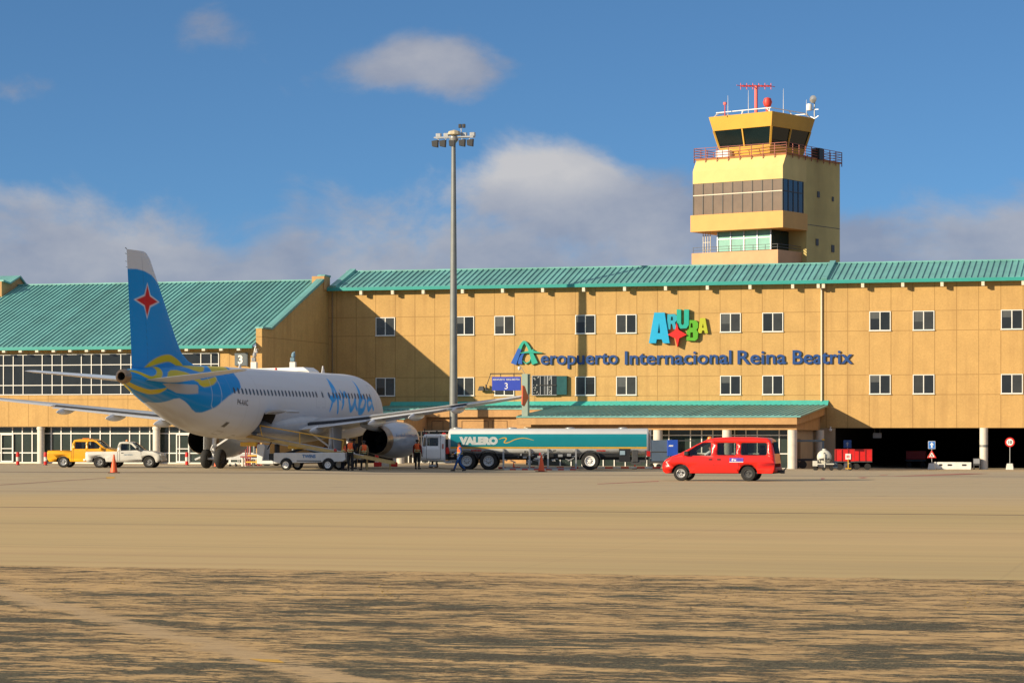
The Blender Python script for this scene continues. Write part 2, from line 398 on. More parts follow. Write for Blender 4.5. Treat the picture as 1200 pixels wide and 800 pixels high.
    nz = N.new('ShaderNodeTexNoise'); nz.inputs['Scale'].default_value = 1.6; nz.inputs['Detail'].default_value = 6; L.new(P, nz.inputs['Vector'])
    va = N.new('ShaderNodeVectorMath'); va.operation = 'MULTIPLY_ADD'; L.new(nz.outputs['Color'], va.inputs[0]); va.inputs[1].default_value = (1.3, 1.3, 0); L.new(P, va.inputs[2])
    L.new(va.outputs[0], vor.inputs['Vector'])
    crack = mt('MULTIPLY', rng(vor.outputs['Distance'], 0.002, 0.018, 0.6, 0), rng(strip, 0, 1, 1, 0.2))
    def ridge(sc, an, e, off, k):
        r1 = mt('ABSOLUTE', mt('SUBTRACT', noi(sc, 7, 0.72, (an, 1, 1), dist=.6, off=off), 0.5))
        gate = rng(noi(sc*.6, 4, .6, (an, 1, 1), off=(off[1], off[0], 3)), .46, .56, 0, 1)
        return mt('MULTIPLY', mt('MULTIPLY', rng(r1, e*.35, e, 1, 0), gate), k)
    crack = mt('MAXIMUM', crack, mt('MAXIMUM', ridge(0.9, .35, .020, (3, 8, 0), .9), ridge(2.6, .30, .022, (13, 2, 0), .8)))
    crack = mt('MULTIPLY', crack, rng(strip, 0, 1, 1, .25))
    fg = mix(asph, pale, dark); fg = mix(crack, fg, (0.07, 0.052, 0.03))
    lip = rng(mt('ABSOLUTE', mt('SUBTRACT', edge, -146.3)), 0.0, 0.16, 0.75, 0); col = mix(mt('MULTIPLY', lip, rng(noi(.6, 4, off=(7,7,0)), .4, .55, .35, 1)), col, (0.12, 0.085, 0.05))
    col = mix(near, col, fg)
    L.new(col, b.inputs['Base Color'])
    bp = N.new('ShaderNodeBump'); bp.inputs['Strength'].default_value = 0.5; bp.inputs['Distance'].default_value = 0.02
    hh = mt('ADD', mt('MULTIPLY', near, mt('ADD', mt('MULTIPLY', asph, -0.8), mt('ADD', mt('MULTIPLY', agg, 0.5), mt('MULTIPLY', crack, -1.0)))), mt('MULTIPLY', noi(9, 4), 0.15))
    L.new(hh, bp.inputs['Height']); L.new(bp.outputs[0], b.inputs['Normal'])
    return m
def bw_inv(x, y):
    dx, dy = x, y-BY
    return (dx*CP - dy*SP, dx*SP + dy*CP)
gm = MB()
us = [-6000, -1500, -400, -150, -100]+[i*2.5 for i in range(-36, 45)]+[130, 180, 400, 1500, 6000]
ws = [-6000, -1500, -400, -260, -200, -170, -150, -120, -90]+[i*2.5-80 for i in range(0, 42)]+[60, 150, 400, 1500, 6000]
gv = []
for wv in ws:
    for uv in us:
        p = bw(uv, wv); gv.append((uv, wv, ground_z(p.x, p.y)))
nu = len(us)
gf = [(j*nu+i, j*nu+i+1, (j+1)*nu+i+1, (j+1)*nu+i) for j in range(len(ws)-1) for i in range(nu-1)]
gm.add(gv, gf)
go = gm.build('apron_ground', ground_material(), smooth=True, loc=(0, BY, 0), rotz=-PSI)
tag(go, kind='structure')
# worn paint on the apron and drifts of dry litter along the edge of the old surface
def decal(name, pts, m, z=0.004):
    q = MB(); v = [(x, y, ground_z(x, y)+z) for x, y in pts]; q.add(v, [tuple(range(len(v)))]); return tag(q.build(name, m), kind='structure')
worn_y = mat('worn_yellow_line_paint', (0.62, 0.34, 0.04), 0.8, 0, 0.4, 6)
def gp(px, py):
    D = FOC*CH/(py-YH); return ((px-600)/FOC*D, D)
red_line = mat('worn_red_line_paint', (0.36, 0.12, 0.08), 0.85, 0, 0.35, 1.2)
decal('apron_line', [gp(124, 558.6), gp(134, 558.2), gp(135, 560.2), gp(125, 560.8)], worn_y)
decal('apron_line', [gp(0, 567.6), gp(126, 559.4), gp(126, 559.9), gp(0, 568.4)], mat('faded_line', (0.30, 0.17, 0.10), 0.9, 0, 0.3, 1))
decal('apron_line', [gp(700, 566.6), gp(772, 563.2), gp(772, 563.9), gp(700, 567.1)], red_line)
decal('apron_line', [gp(962, 560.0), gp(1040, 553.6), gp(1040, 554.6), gp(962, 561.5)], red_line)
decal('apron_line', [gp(1005, 559.0), gp(1130, 551.6), gp(1160, 551.8), gp(1010, 560.2)], red_line)
decal('apron_line', [gp(292, 771.5), gp(326, 772.5), gp(334, 776.5), gp(305, 774.8)], worn_y)
rg = random.Random(3); lt = MB()
for k in range(260):
    px = rg.choice([70, 150, 330, 378, 445, 660, 865, 905, 1135, 1140, 450])+rg.gauss(0, 9); py = 676+rg.random()*22+ (px/1200)*16
    x, y = gp(px, py); a = rg.random()*6.28; l = 0.02+rg.random()*0.05
    z = 0.003+rg.random()*0.018
    lt.add([(x, y, z), (x+l*math.cos(a), y+l*math.sin(a), z+0.012), (x+l*0.6*math.cos(a+0.5), y+l*0.6*math.sin(a+0.5), z+0.002)], [(0,1,2)])
tag(lt.build('leaf_litter', mat('dry_leaf', (0.42, 0.27, 0.06), 0.9, 0, 0.5, 9), recalc=False), 'dry yellow grass tufts and leaf litter on the cracked pavement', 'litter', kind='stuff')
# ------------------------------------------------------------------ terminal building (local frame: x = u, y = w)
def stucco_mat(name, c, joints=True, u0=-1.35, pu=1.545, zs=(10.85, 9.45, 6.3, 4.88)):
    m = mat(name, c, 0.85, 0, 0.10, 0.8, bump=0.35, bscale=45, spec=0.25)
    nt = m.node_tree; N = nt.nodes; L = nt.links; b = N['Principled BSDF']
    src = b.inputs['Base Color'].links[0].from_socket
    tc = N.new('ShaderNodeTexCoord'); sp = N.new('ShaderNodeSeparateXYZ'); L.new(tc.outputs['Object'], sp.inputs[0])
    def mt(op, a, b=None, clamp=False):
        n = N.new('ShaderNodeMath'); n.operation = op; n.use_clamp = clamp
        for i, x in enumerate((a, b)):
            if x is None: continue
            if isinstance(x, (int, float)): n.inputs[i].default_value = x
            else: L.new(x, n.inputs[i])
        return n.outputs[0]
    # faint fine speckle of the render
    sn = N.new('ShaderNodeTexNoise'); sn.inputs['Scale'].default_value = 7; sn.inputs['Detail'].default_value = 8; sn.inputs['Roughness'].default_value = 0.8
    L.new(tc.outputs['Object'], sn.inputs['Vector'])
    r = N.new('ShaderNodeMapRange'); r.inputs[1].default_value = .3; r.inputs[2].default_value = .7; r.inputs[3].default_value = 0.84; r.inputs[4].default_value = 1.12; L.new(sn.outputs['Fac'], r.inputs[0])
    vm = N.new('ShaderNodeVectorMath'); vm.operation = 'SCALE'; L.new(src, vm.inputs[0]); L.new(r.outputs[0], vm.inputs['Scale']); src = vm.outputs[0]
    # rain streaks below openings
    mp = N.new('ShaderNodeMapping'); mp.inputs['Scale'].default_value = (1.3, 1.3, 0.10); L.new(tc.outputs['Object'], mp.inputs[0])
    n2 = N.new('ShaderNodeTexNoise'); n2.inputs['Scale'].default_value = 1.4; n2.inputs['Detail'].default_value = 7; L.new(mp.outputs[0], n2.inputs['Vector'])
    r2 = N.new('ShaderNodeMapRange'); r2.inputs[1].default_value = .5; r2.inputs[2].default_value = .8; r2.inputs[3].default_value = 0; r2.inputs[4].default_value = 0.5; L.new(n2.outputs['Fac'], r2.inputs[0])
    mm = N.new('ShaderNodeMix'); mm.data_type = 'RGBA'; L.new(r2.outputs[0], mm.inputs[0]); L.new(src, mm.inputs[6]); mm.inputs[7].default_value = (c[0]*.62, c[1]*.58, c[2]*.6, 1); src = mm.outputs[2]
    if joints:
        f = mt('FRACT', mt('ADD', mt('DIVIDE', mt('SUBTRACT', sp.outputs[0], u0), pu), 100.5))
        j = mt('LESS_THAN', mt('ABSOLUTE', mt('SUBTRACT', f, 0.5)), 0.018)
        for z in zs: j = mt('MAXIMUM', j, mt('LESS_THAN', mt('ABSOLUTE', mt('SUBTRACT', sp.outputs[2], z)), 0.026))
        mx = N.new('ShaderNodeMix'); mx.data_type = 'RGBA'; L.new(mt('MULTIPLY', j, 0.5), mx.inputs[0]); L.new(src, mx.inputs[6]); mx.inputs[7].default_value = (c[0]*0.35, c[1]*0.3, c[2]*0.25, 1)
        src = mx.outputs[2]
    L.new(src, b.inputs['Base Color'])
    return m
stucco = stucco_mat('tan_stucco_panels', STUCCO_C)
stucco_l = stucco_mat('tan_stucco_side_wing', STUCCO_C, zs=(4.55, 8.9))
stucco_p = stucco_mat('peach_stucco', (0.52, 0.30, 0.13), joints=False)
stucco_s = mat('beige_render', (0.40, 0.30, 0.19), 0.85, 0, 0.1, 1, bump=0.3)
T = thing('terminal_building', 'long three storey tan airport terminal with teal metal roofs and white framed windows', 'terminal', (0, BY, 0), -PSI)
UL = U(388) ; UR = 62.0; UO = U(969)
# main wing walls
b = MB(); b.box(UL-0.3, UR, 0, 0.35, 2.52, 12.9); b.box(UL-0.3, UO, 0, 0.35, -1, 2.52); b.build('wall', stucco, T)
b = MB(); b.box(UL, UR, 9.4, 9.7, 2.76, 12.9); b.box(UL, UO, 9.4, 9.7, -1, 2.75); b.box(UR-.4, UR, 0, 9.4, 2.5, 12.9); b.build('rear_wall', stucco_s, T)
# slab over the open undercroft, with its dark back
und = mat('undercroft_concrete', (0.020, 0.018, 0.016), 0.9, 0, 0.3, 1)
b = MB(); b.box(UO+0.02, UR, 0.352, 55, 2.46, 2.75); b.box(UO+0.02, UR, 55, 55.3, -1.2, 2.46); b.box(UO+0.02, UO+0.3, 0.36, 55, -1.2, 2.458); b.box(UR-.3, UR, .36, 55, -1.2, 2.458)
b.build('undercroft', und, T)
colm = mat('painted_column', (0.66, 0.60, 0.50), 0.6, 0, 0.1, 2, dirt=0.3)
for px in (1153, 1330):
    u = U(px, 0.1); b = MB(); b.cyl((u, -0.0, -1.0), (u, -0.0, 2.515), 0.29, n=28); b.cyl((u, 0, 1.15), (u, 0, 1.32), 0.293, n=28, mi=1)
    b.build('column', [colm, galv], T, autos=40)
# roofs
def roof(u0, u1, w0, z0, w1, z1, pitch, name, parent, w2=None, z2=None, phase=0.0, rib=(0.05, 0.065)):
    b = MB(); t = 0.10
    prof = [(w0, z0), (w1, z1)] + ([(w2, z2)] if w2 is not None else [])
    low = [(a, z-t) for a, z in prof][::-1]
    poly = prof+low
    b.prism(poly, lambda a, z, d: (d, a, z), u0, u1)
    n = int((u1-u0)/pitch)
    for i in range(n+1):
        u = u0+phase+i*pitch
        if u > u1-0.05: break
        b.bar((u, w0, z0+rib[1]/2), (u, w1-0.03, z1+rib[1]/2), rib[0], rib[1])
    return b.build(name, teal, parent)
rm = roof(UL-0.1, UR, -0.62, 13.10, 4.0, 14.56, 0.43, 'roof', T, 9.9, 12.9, 0.2)
b = MB(); b.box(UL-0.1, UR, -0.72, -0.615, 12.84, 13.09); b.box(UL-0.1, UR, -0.61, 0.0, 12.90, 12.97); b.build('gutter', teal_trim, rm, bevel=0.02)
b = MB(); b.box(UL-.1, UR, 3.85, 4.15, 14.53, 14.66); b.build('ridge_cap', teal, rm)
for px, wd in ((391, .5), (966, 0.42)):
    u = U(px, -.6); b = MB(); b.bar((u, -0.72, 13.10), (u, 4.02, 14.66), wd, 0.30, 0); b.build('verge_cap', teal, rm, bevel=0.02)
bl = MB(); bl.box(-0.11, 0.11, -0.66, -0.36, 12.52, 12.835); blk = None
for px in (423, 460, 496, 542, 589, 636, 684, 732, 780, 829, 879, 929, 959, 965, 1011, 1058, 1104, 1152, 1199, 1247, 1295):
    if blk is None: blk = bl.build('eave_bracket', cream, T, bevel=0.015); o = blk
    else: o = blk.copy(); COL.objects.link(o); o.parent = T
    o.location = (U(px, -.6), 0, 0)
b = MB(); b.cyl((U(963), -0.09, 4.45), (U(963), -0.09, 12.85), 0.065, n=10); b.build('downpipe', cream, T, autos=40)
b = MB(); b.cyl((UL+.12, -0.09, 4.0), (UL+.12, -0.09, 12.85), 0.05, n=10); b.build('downpipe', mat('tan_pipe', (0.25, 0.17, 0.09), 0.6), T, autos=40)
# windows of the main wing
PU, U0 = 1.545, -1.35
def win_mesh(wd, h):
    b = MB(); f = 0.062
    b.box(0, wd, -0.07, 0.0, 0, f); b.box(0, wd, -0.07, 0.0, h-f, h); b.box(0, f, -0.07, 0.0, f, h-f); b.box(wd-f, wd, -0.07, 0.0, f, h-f)
    b.box(wd/2-0.035, wd/2+0.035, -0.06, 0.0, f, h-f); b.box(-0.03, wd+0.03, -0.11, -0.071, -0.03, 0.03)
    g = MB(); g.box(f-.01, wd/2-.03, -0.022, -0.012, f-.01, h-f+.01); g.box(wd/2+.03, wd-f+.01, -0.038, -0.028, f-.01, h-f+.01)
    return b, g
blind = mat('window_blind', (0.085, 0.09, 0.088), 0.35, 0, 0.2, 2)
pane_sets = []
def pane_variant(ma, mb_, half=None):
    f, wd, h = .075, PU-.02, 1.39
    g = MB(); g.box(f-.01, wd/2-.03, -0.022, -0.012, f-.01, h-f+.01, 0); g.box(wd/2+.03, wd-f+.01, -0.038, -0.028, f-.01, h-f+.01, 1)
    if half: g.box(f-.01, wd/2-.03, -.0275, -.0225, h*half, h-f+.005, 2)
    o = g.build('pane', [ma, mb_, blind]); me = o.data; bpy.data.objects.remove(o); return me
slate_gl = mat('slate_window_glass', (0.045, 0.048, 0.046), 0.10, 0, 0.3, 0.9)
pane_sets = [pane_variant(dark_gl, slate_gl), pane_variant(slate_gl, dark_gl), pane_variant(dark_gl, dark_gl, .62), pane_variant(slate_gl, slate_gl, .45), None]
wr = random.Random(12)
proto = None
bay_us = [-6, -2, 0, 4, 6, 11, 13, 18, 20, 24, 26, 31, 33]
for row, z in enumerate((9.45, 4.92)):
    for k in bay_us:
        if row == 1 and k == 0: pass
        u = U0+k*PU
        if proto is None:
            fb, gb = win_mesh(PU-0.02, 1.39); fo = fb.build('window', frame_w, T, bevel=0.008); gb.build('pane', dark_gl, fo); proto = fo; o = fo
        else: o = copy_tree(proto, T)
        o.location = (u+0.01, 0, z)
        pv = wr.choice(pane_sets)
        if pv is not None: [c_ for c_ in o.children][0].data = pv
# printed glass bay above the canopy
b = MB(); ua, ub = U(622.5, -.5), U(650, -.5); za, zb_ = 4.98, 6.36
bay = MB().box(ua, ub+0.85, -0.25, -0.002, za, zb_).build('bay_window', dark_gl, T)
q = MB(); q.box(ua-.02, ua+.06, -0.31, -0.255, za, zb_, 0)
for i, (c, wd) in enumerate(((0.62, .05), (0.93, .04), (1.02, .02), (1.14, .10), (1.46, .07))): q.box(ua+c, ua+c+wd, -0.295, -0.255, za, zb_)
q.box(ua, ub+.1, -.30, -.255, za-.05, za-0.0); q.box(ua, ub+.1, -.30, -.255, zb_, zb_+.04)
q.build('frame', steel, bay)
q = MB(); q.box(ub+.1, ub+.86, -0.28, -.253, za, zb_); q.build('tinted_panel', mat('teal_glass', (0.03, 0.10, 0.10), 0.15, 0, 0.2, 2), bay)
q = MB(); rr = random.Random(5)
for i in range(46):
    c = rr.choice([rr.uniform(.06, .5), rr.uniform(1.18, 1.42)]); z = rr.choice([za+.45+rr.random()*.25, zb_-.35+rr.random()*.3, za+rr.random()*.4+.02])
    q.box(ua+c, ua+c+.06, -.262, -.256, z, z+.03+rr.random()*.05)
q.build('window_print', mat('grey_print', (0.42, 0.42, 0.40), 0.5), bay)
q = MB(); q.box(ua+.5, ub+.08, -.33, -.30, (za+zb_)/2-.04, (za+zb_)/2+.05); q.build('handrail', black, bay)

# ---- left wing -------------------------------------------------------
WL = -14.3; UE = U(307, WL); ULL = -58.0
b = MB(); b.box(ULL, UE-0.46, WL, WL+.35, 2.62, 8.15)
b.box(ULL, UE-.46, WL+.36, 0, 2.62, 2.9); b.build('wing_front_wall', stucco_l, T)
b = MB()
gab = [(WL, -1), (WL, 9.5), (-12.4, 9.5), (-1.15, 13.62), (-1.0, 13.95), (0.35, 13.95), (0.35, -1)]
b.prism(gab, lambda a, z, d: (d, a, z), UE-0.45, UE); b.build('gable_wall', stucco_l, T)
b = MB(); tr = 0.12
for (a, z), (c, d) in zip(gab[1:5], gab[2:6]): b.bar((UE-.22, a-.0, z+.05), (UE-.22, c+.0, d+.05), 0.60, 0.20 if abs(z-d) > 1 else .14)
b.build('gable_trim', teal, T, bevel=.02)
b = MB(); b.box(UE-.9, UE+.1, -1.25, -.2, 12.9, 13.94); b.build('parapet_block', stucco_p, T, bevel=.02)
rl = roof(ULL, UE-0.46, -14.95, 8.32, 0.0, 13.68, 0.385, 'wing_roof', T, 9.9, 10.3, 0.15)
b = MB(); b.box(ULL, UE-.46, -15.05, -14.945, 8.08, 8.31); b.box(ULL, UE-.46, -14.94, -14.3, 8.155, 8.22); b.build('gutter', teal_trim, rl, bevel=.02)
b = MB(); b.box(ULL, UE-.4, -.15, .15, 13.66, 13.78); b.build('ridge_cap', teal, rl)
bl = MB(); bl.box(-0.12, 0.12, -15.02, -14.72, 7.93, 8.075); blk = None
for i in range(12):
    px = 5+19.4*i if i < 8 else (219, 239, 259.5, 280)[i-8]
    if blk is None: blk = bl.build('eave_bracket', cream, T); o = blk
    else: o = blk.copy(); COL.objects.link(o); o.parent = T
    o.location = (U(px, -14.9), 0, 0)
# roof dormer at far left
ud = U(2, -2.9); b = MB()
b.prism([(-2.9, 11.5), (-2.9, 13.85), (-1.7, 13.72), (0.1, 14.35), (1.5, 13.6), (1.5, 11.5)], lambda a, z, d: (d, a, z), ud-6, ud)
dm = b.build('dormer', stucco_p, T); b = MB()
for p, q_ in (((-2.9, 13.9), (-1.7, 13.77)), ((-1.7, 13.77), (0.1, 14.40)), ((0.1, 14.40), (1.5, 13.65))): b.bar((ud-2.9, p[0], p[1]), (ud-2.9, q_[0], q_[1]), 6.1, 0.12, up=(0,0,1))
b.build('roof', teal, dm)
# glazing generator: pattern narrow, narrow, wide
def curtain(u0, u1, w, zs, starts, parent, name='window_wall', fr=0.055, gl=dark_gl):
    g = MB(); g.box(u0, u1, w-0.012, w-0.002, zs[0], zs[-1]); go_ = g.build(name, gl, parent)
    f = MB()
    for z in zs: f.box(u0, u1, w-0.075, w-0.013, z-fr/2, z+fr/2)
    for u in starts: f.box(u-fr/2, u+fr/2, w-0.07, w-0.0125, zs[0], zs[-1])
    f.build('frame', frame_w, go_); return go_
pat = []; u = -61.6
while u < UE:
    for dd in (0.775, 0.775, 1.5): pat.append(u); u += dd
off = (-33.42 - min(pat, key=lambda q: abs(q+33.42)))
pat = [p+off for p in pat]
us_ = [p for p in pat if p < -17.9]
curtain(ULL, -17.57, WL, [4.91, 5.58, 7.02, 7.78], us_+[-17.6], T)
WG = WL+0.75
us_ = [p+0.35 for p in pat if p < UE-0.8]
glass_gf = mat('green_lobby_glass', (0.035, 0.05, 0.045), 0.05, 0, 0.3, 0.5, spec=0.6)
gw_ = curtain(ULL, UE-0.5, WG, [0.02, 0.72, 2.12, 2.61], us_, T, 'shopfront_glazing', 0.08, glass_gf)
b = MB(); b.box(ULL, UE-.5, WG-.1, WG+.2, -.4, 0.02); b.build('plinth', cream, T)
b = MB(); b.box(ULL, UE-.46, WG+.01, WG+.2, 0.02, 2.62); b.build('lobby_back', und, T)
cprot = None
for uc in (-46.6, -38.0, -31.42, -22.46, -13.9+(-.9)):
    if cprot is None: b = MB(); b.cyl((0,0,-.5), (0,0,2.615), 0.26, n=28); b.cyl((0,0,2.40), (0,0,2.612), .30, n=28); cprot = b.build('column', colm, T, autos=40); o = cprot
    else: o = cprot.copy(); COL.objects.link(o); o.parent = T
    o.location = (uc, WL+.30, 0)
# a door leaf in the ground floor glazing
for uc in (-34.25, -20.6):
    b = MB(); b.box(uc-.5, uc-.42, WG-.14, WG-.077, 0.03, 2.1); b.box(uc+.42, uc+.5, WG-.14, WG-.077, .03, 2.1); b.box(uc-.42, uc+.42, WG-.14, WG-.077, 2.0, 2.1); b.box(uc-.42, uc+.42, WG-.14, WG-.077, .03, .15); b.box(uc-.42, uc+.42, WG-.13, WG-.08, 1.0, 1.06)
    b.build('door', frame_w, T)
# ---- canopies --------------------------------------------------------
CA = U(934, -13.5); CL = U(605, -13.5)
cn = roof(CL, CA+.25, -13.55, 3.30, -0.35, 4.16, 0.385, 'canopy_roof', T, phase=.1, rib=(.04, .05))
b = MB(); b.prism([(-0.36, 4.17), (-0.36, 4.22), (-0.02, 4.50), (-0.02, 4.40)], lambda a, z, d: (d, a, z), -9.4, CA+.25); b.build('flashing', mat('teal_flashing', (0.06, 0.42, 0.36), 0.35), cn)
b = MB(); b.box(CL, CA, -13.5, -13.2, 2.72, 3.18); b.box(CL+.9, CA-.1, -12.95, -12.6, 2.36, 2.718)
b.prism([(-13.2, 2.72), (-13.2, 3.17), (-0.01, 4.03), (-0.01, 3.45)], lambda a, z, d: (d, a, z), CA-.3, CA)
b.prism([(-13.2, 2.72), (-13.2, 3.17), (-0.01, 4.03), (-0.01, 3.45)], lambda a, z, d: (d, a, z), CL, CL+.3)
b.build('canopy_fascia', stucco_p, T, bevel=.015)
b = MB(); b.prism([(-12.6, 2.36), (-12.6, 2.74), (-0.01, 3.44), (-0.01, 2.36)], lambda a, z, d: (d, a, z), CA-.62, CA-.34); b.build('canopy_side_wall', stucco_p, T)
b = MB(); b.box(CL+.3, CA-.62, -12.59, -0.01, 2.50, 2.56); b.build('soffit', cream, T)
us2 = []; u = U(784, -11.6)-0.775
k = 0
while u > CL: us2.append(u); k += 1; u -= (0.775, 0.775, 1.5)[k % 3]
u = U(784, -11.6); seq = [1.5, .775, .775]; k = 0
us2.append(u)
while u < CA-1: u += seq[k % 3]; k += 1; us2.append(u)
us2 = [x for x in us2 if x < CA-.75]
curtain(CL+.2, CA-.75, -11.6, [-.25, 0.75, 2.0, 2.5], us2, T, 'canopy_glazing', .075, glass_gf)
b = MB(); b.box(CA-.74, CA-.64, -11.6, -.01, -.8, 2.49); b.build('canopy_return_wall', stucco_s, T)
for i, wq in enumerate((-9.6, -8.7)):
    b = MB(); b.box(CA-.63, CA-.60, wq, wq+.8, -.35, 1.75); b.build('door', mat('brown_door', (.16, .10, .06), .6), T)
for px in (771, 852, 928.5):
    u = U(px, -12.8); b = MB(); b.cyl((u, -12.8, -1), (u, -12.8, 2.355), 0.32, n=28); b.build('column', colm, T, autos=40)
b = MB(); b.cyl((CA-.2, -1.3, -1), (CA-.2, -1.3, 2.36), 0.3, n=24); b.build('column', colm, T, autos=40)
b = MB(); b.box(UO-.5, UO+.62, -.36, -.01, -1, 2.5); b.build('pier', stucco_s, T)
# canopy B: shallower entrance roof
cb = roof(-9.4, CL-.02, -6.0, 3.93, -.35, 4.17, .385, 'canopy_roof', T, phase=.1, rib=(.04, .05))
b = MB(); b.box(-9.4, CL-.02, -5.95, -5.7, 3.30, 3.82); b.box(-9.4, CL+.5, -5.6, -5.3, -.5, 3.25); b.build('porch_wall', stucco_p, T)
b = MB()
for px0, px1 in ((506, 519), (541, 572), (577, 594)):
    a, c = U(px0, -5.6), U(px1, -5.6); b.box(a, a+.03, -5.62, -5.601, .2, 3.02); b.box(c, c+.03, -5.62, -5.601, .2, 3.02); b.box(a+.03, c, -5.62, -5.601, 3.0, 3.03)
b.build('panel_reveal', mat('reveal_brown', (.13, .07, .03), .8), T)
# volume C left of the porch
uc = U(473, -11.4)
b = MB(); b.prism([(-11.4, 2.5), (-11.4, 3.12), (-5.62, 3.72), (-5.62, 2.5)], lambda a, z, d: (d, a, z), uc-5, uc)
b.box(uc-5, uc+.0, -11.39, -5.62, 2.3, 2.498); b.build('side_porch', stucco_p, T)
roof(uc-5, uc+.1, -11.5, 3.20, -5.9, 3.80, .385, 'porch_roof', T, phase=.1, rib=(.04, .05))
curtain(U(474, -9.2), U(503, -9.2)+1.2, -6.6, [0.0, .75, 1.9, 2.29], [U(479, -6.6), U(484, -6.6), U(488.5, -6.6), U(494, -6.6), U(503, -6.6)], T, 'porch_glazing', .07, glass_gf)
b = MB(); b.cyl((U(469, -11), -11, -1), (U(469, -11), -11, 2.3), .3, n=24); b.build('column', colm, T, autos=40)
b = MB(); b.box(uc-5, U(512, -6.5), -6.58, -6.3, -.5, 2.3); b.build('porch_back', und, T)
# grey wall plate and little lamps inside the undercroft
b = MB(); b.box(U(1023, 1.2), U(1033, 1.2), 1.2, 1.28, Zb(1027, 513, 1.2), Zb(1027, 507, 1.2)); b.cyl((U(1025,1.2), 1.24, Zb(1027,507,1.2)), (U(1025,1.2), 1.24, 2.46), .012); b.cyl((U(1031,1.2), 1.24, Zb(1027,507,1.2)), (U(1031,1.2), 1.24, 2.46), .012)
tag(b.build('hanging_sign', mat('grey_sign', (.30, .30, .28), .6), loc=(0, BY, 0), rotz=-PSI), 'small blank grey plate hanging in the dark passage', 'sign')

# ------------------------------------------------------------------ signs on the facade
def cam_thing(px, py, w, up, name, label):
    r = thing(name, label, 'camera', bw(U(px, w), w, Zb(px, py, w)), -PSI)
    b = MB(); b.bar((0, .3, .0), (0, -.15, .0), .05); b.bar((0, -.15, 0), (0, -.15, -.12), .05); b.build('arm', white_p, r)
    b = MB(); b.lathe([(0, -.34), (.07, -.32), (.11, -.25), (.12, -.17), (.10, -.12), (0, -.11)], (0, -.15, 0), n=14); b.build('dome', white_p, r, autos=50)
    return r
cam_thing(301, 409, -14.75, 0, 'security_camera', 'white dome security camera under the left roof corner by the gable')
cam_thing(973.5, 500, -.5, 0, 'security_camera', 'white camera beside the pier at the left edge of the dark passage')
sign_blue = mat('sign_letter_blue', (0.012, 0.058, 0.21), 0.4, 0, .08, 2); sign_side = mat('sign_letter_return', (.01, .02, .09), .5)
S1 = thing('wall_sign', 'long airport name in raised blue letters across the upper wall', 'wall sign', bw(U(800), 0, 8.0), -PSI)
S1i = bw(U(800), 0, 8.0); u_s = U(800)
def word(s, px0, px1, ybase, ytop_full, body_cap=True):
    me = text_mesh(s, 1.0, 0.0, 0.016, res=4)
    bb = [v.co for v in me.vertices]; x0 = min(p.x for p in bb); x1 = max(p.x for p in bb)
    me2 = me; u0, u1 = U(px0), U(px1); sx = (u1-u0)/(x1-x0); zb_ = Zb((px0+px1)/2, ybase); zt_ = Zb((px0+px1)/2, ytop_full)
    cap = 0.729; sz = (zt_-zb_)/cap
    bpy.data.meshes.remove(me)
    me = text_mesh(s, 1.0, 0.06/max(sx, .1)/1.0, 0.016, res=4)
    zmid = 0
    return text_obj('word', me, sign_blue, lambda x, y, z: Vector((u0+(x-x0)*sx-u_s, -0.085 - z, zb_+y*sz-8.0)), S1)
word('eropuerto', 634, 724.5, 426.6, 410.6); word('Internacional', 732.5, 857.5, 426.4, 410.2); word('Reina', 864.5, 921.5, 426.2, 409.6); word('Beatrix', 929, 999.5, 426.0, 409.2)
def stroke2d(pts, ws):
    """centre line with widths -> outline polygon"""
    n = len(pts); Lf, Rt = [], []
    for i, (x, y) in enumerate(pts):
        a = pts[max(0, i-1)]; c = pts[min(n-1, i+1)]; dx, dy = c[0]-a[0], c[1]-a[1]; l = math.hypot(dx, dy) or 1
        nx, ny = -dy/l*ws[i]/2, dx/l*ws[i]/2; Lf.append((x+nx, y+ny)); Rt.append((x-nx, y-ny))
    return Lf+Rt[::-1]
def smooth(pts, n=6):
    out = []
    P = [pts[0]]+list(pts)+[pts[-1]]
    for i in range(1, len(P)-2):
        for k in range(n):
            t = k/n; q = []
            for j in range(len(P[0])):
                a, b_, c, d = P[i-1][j], P[i][j], P[i+1][j], P[i+2][j]
                q.append(.5*((2*b_)+(-a+c)*t+(2*a-5*b_+4*c-d)*t*t+(-a+3*b_-3*c+d)*t**3))
            out.append(tuple(q))
    out.append(tuple(pts[-1])); return out
def strip_mesh(b, pts, ws, fn, d0, d1, mi=0):
    poly = stroke2d(pts, ws); n = len(pts)
    v0 = [fn(x, y, d0) for x, y in poly]; v1 = [fn(x, y, d1) for x, y in poly]; m = len(poly)
    fs = [(i, (i+1) % m, m+(i+1) % m, m+i) for i in range(m)]
    for i in range(n-1): fs += [(i, i+1, m-2-i, m-1-i), (m+i, m+i+1, m+m-2-i, m+m-1-i)]
    b.add(v0+v1, fs, mi)
def on_wall(ox, oy, k):      # enlarged-crop coordinates -> sign-local metres
    def f(x, y, d): px, py = ox+x/k, oy+y/k; return Vector((U(px)-u_s, -d, Zb(px, py)-8.0))
    return f
fL = on_wall(590, 390, 8.0)
tg = mat('sign_teal', (0.02, 0.36, 0.26), .4, 0, .06, 2); bl2 = mat('sign_bright_blue', (0.015, 0.10, 0.42), .4, 0, .06, 2)
b = MB(); p = smooth([(100, 292, 52), (128, 225, 44), (158, 150, 34)]); strip_mesh(b, [(x, y) for x, y, w in p], [w for *_, w in p], fL, .02, .20); b.build('emblem_left_leg', bl2, S1)
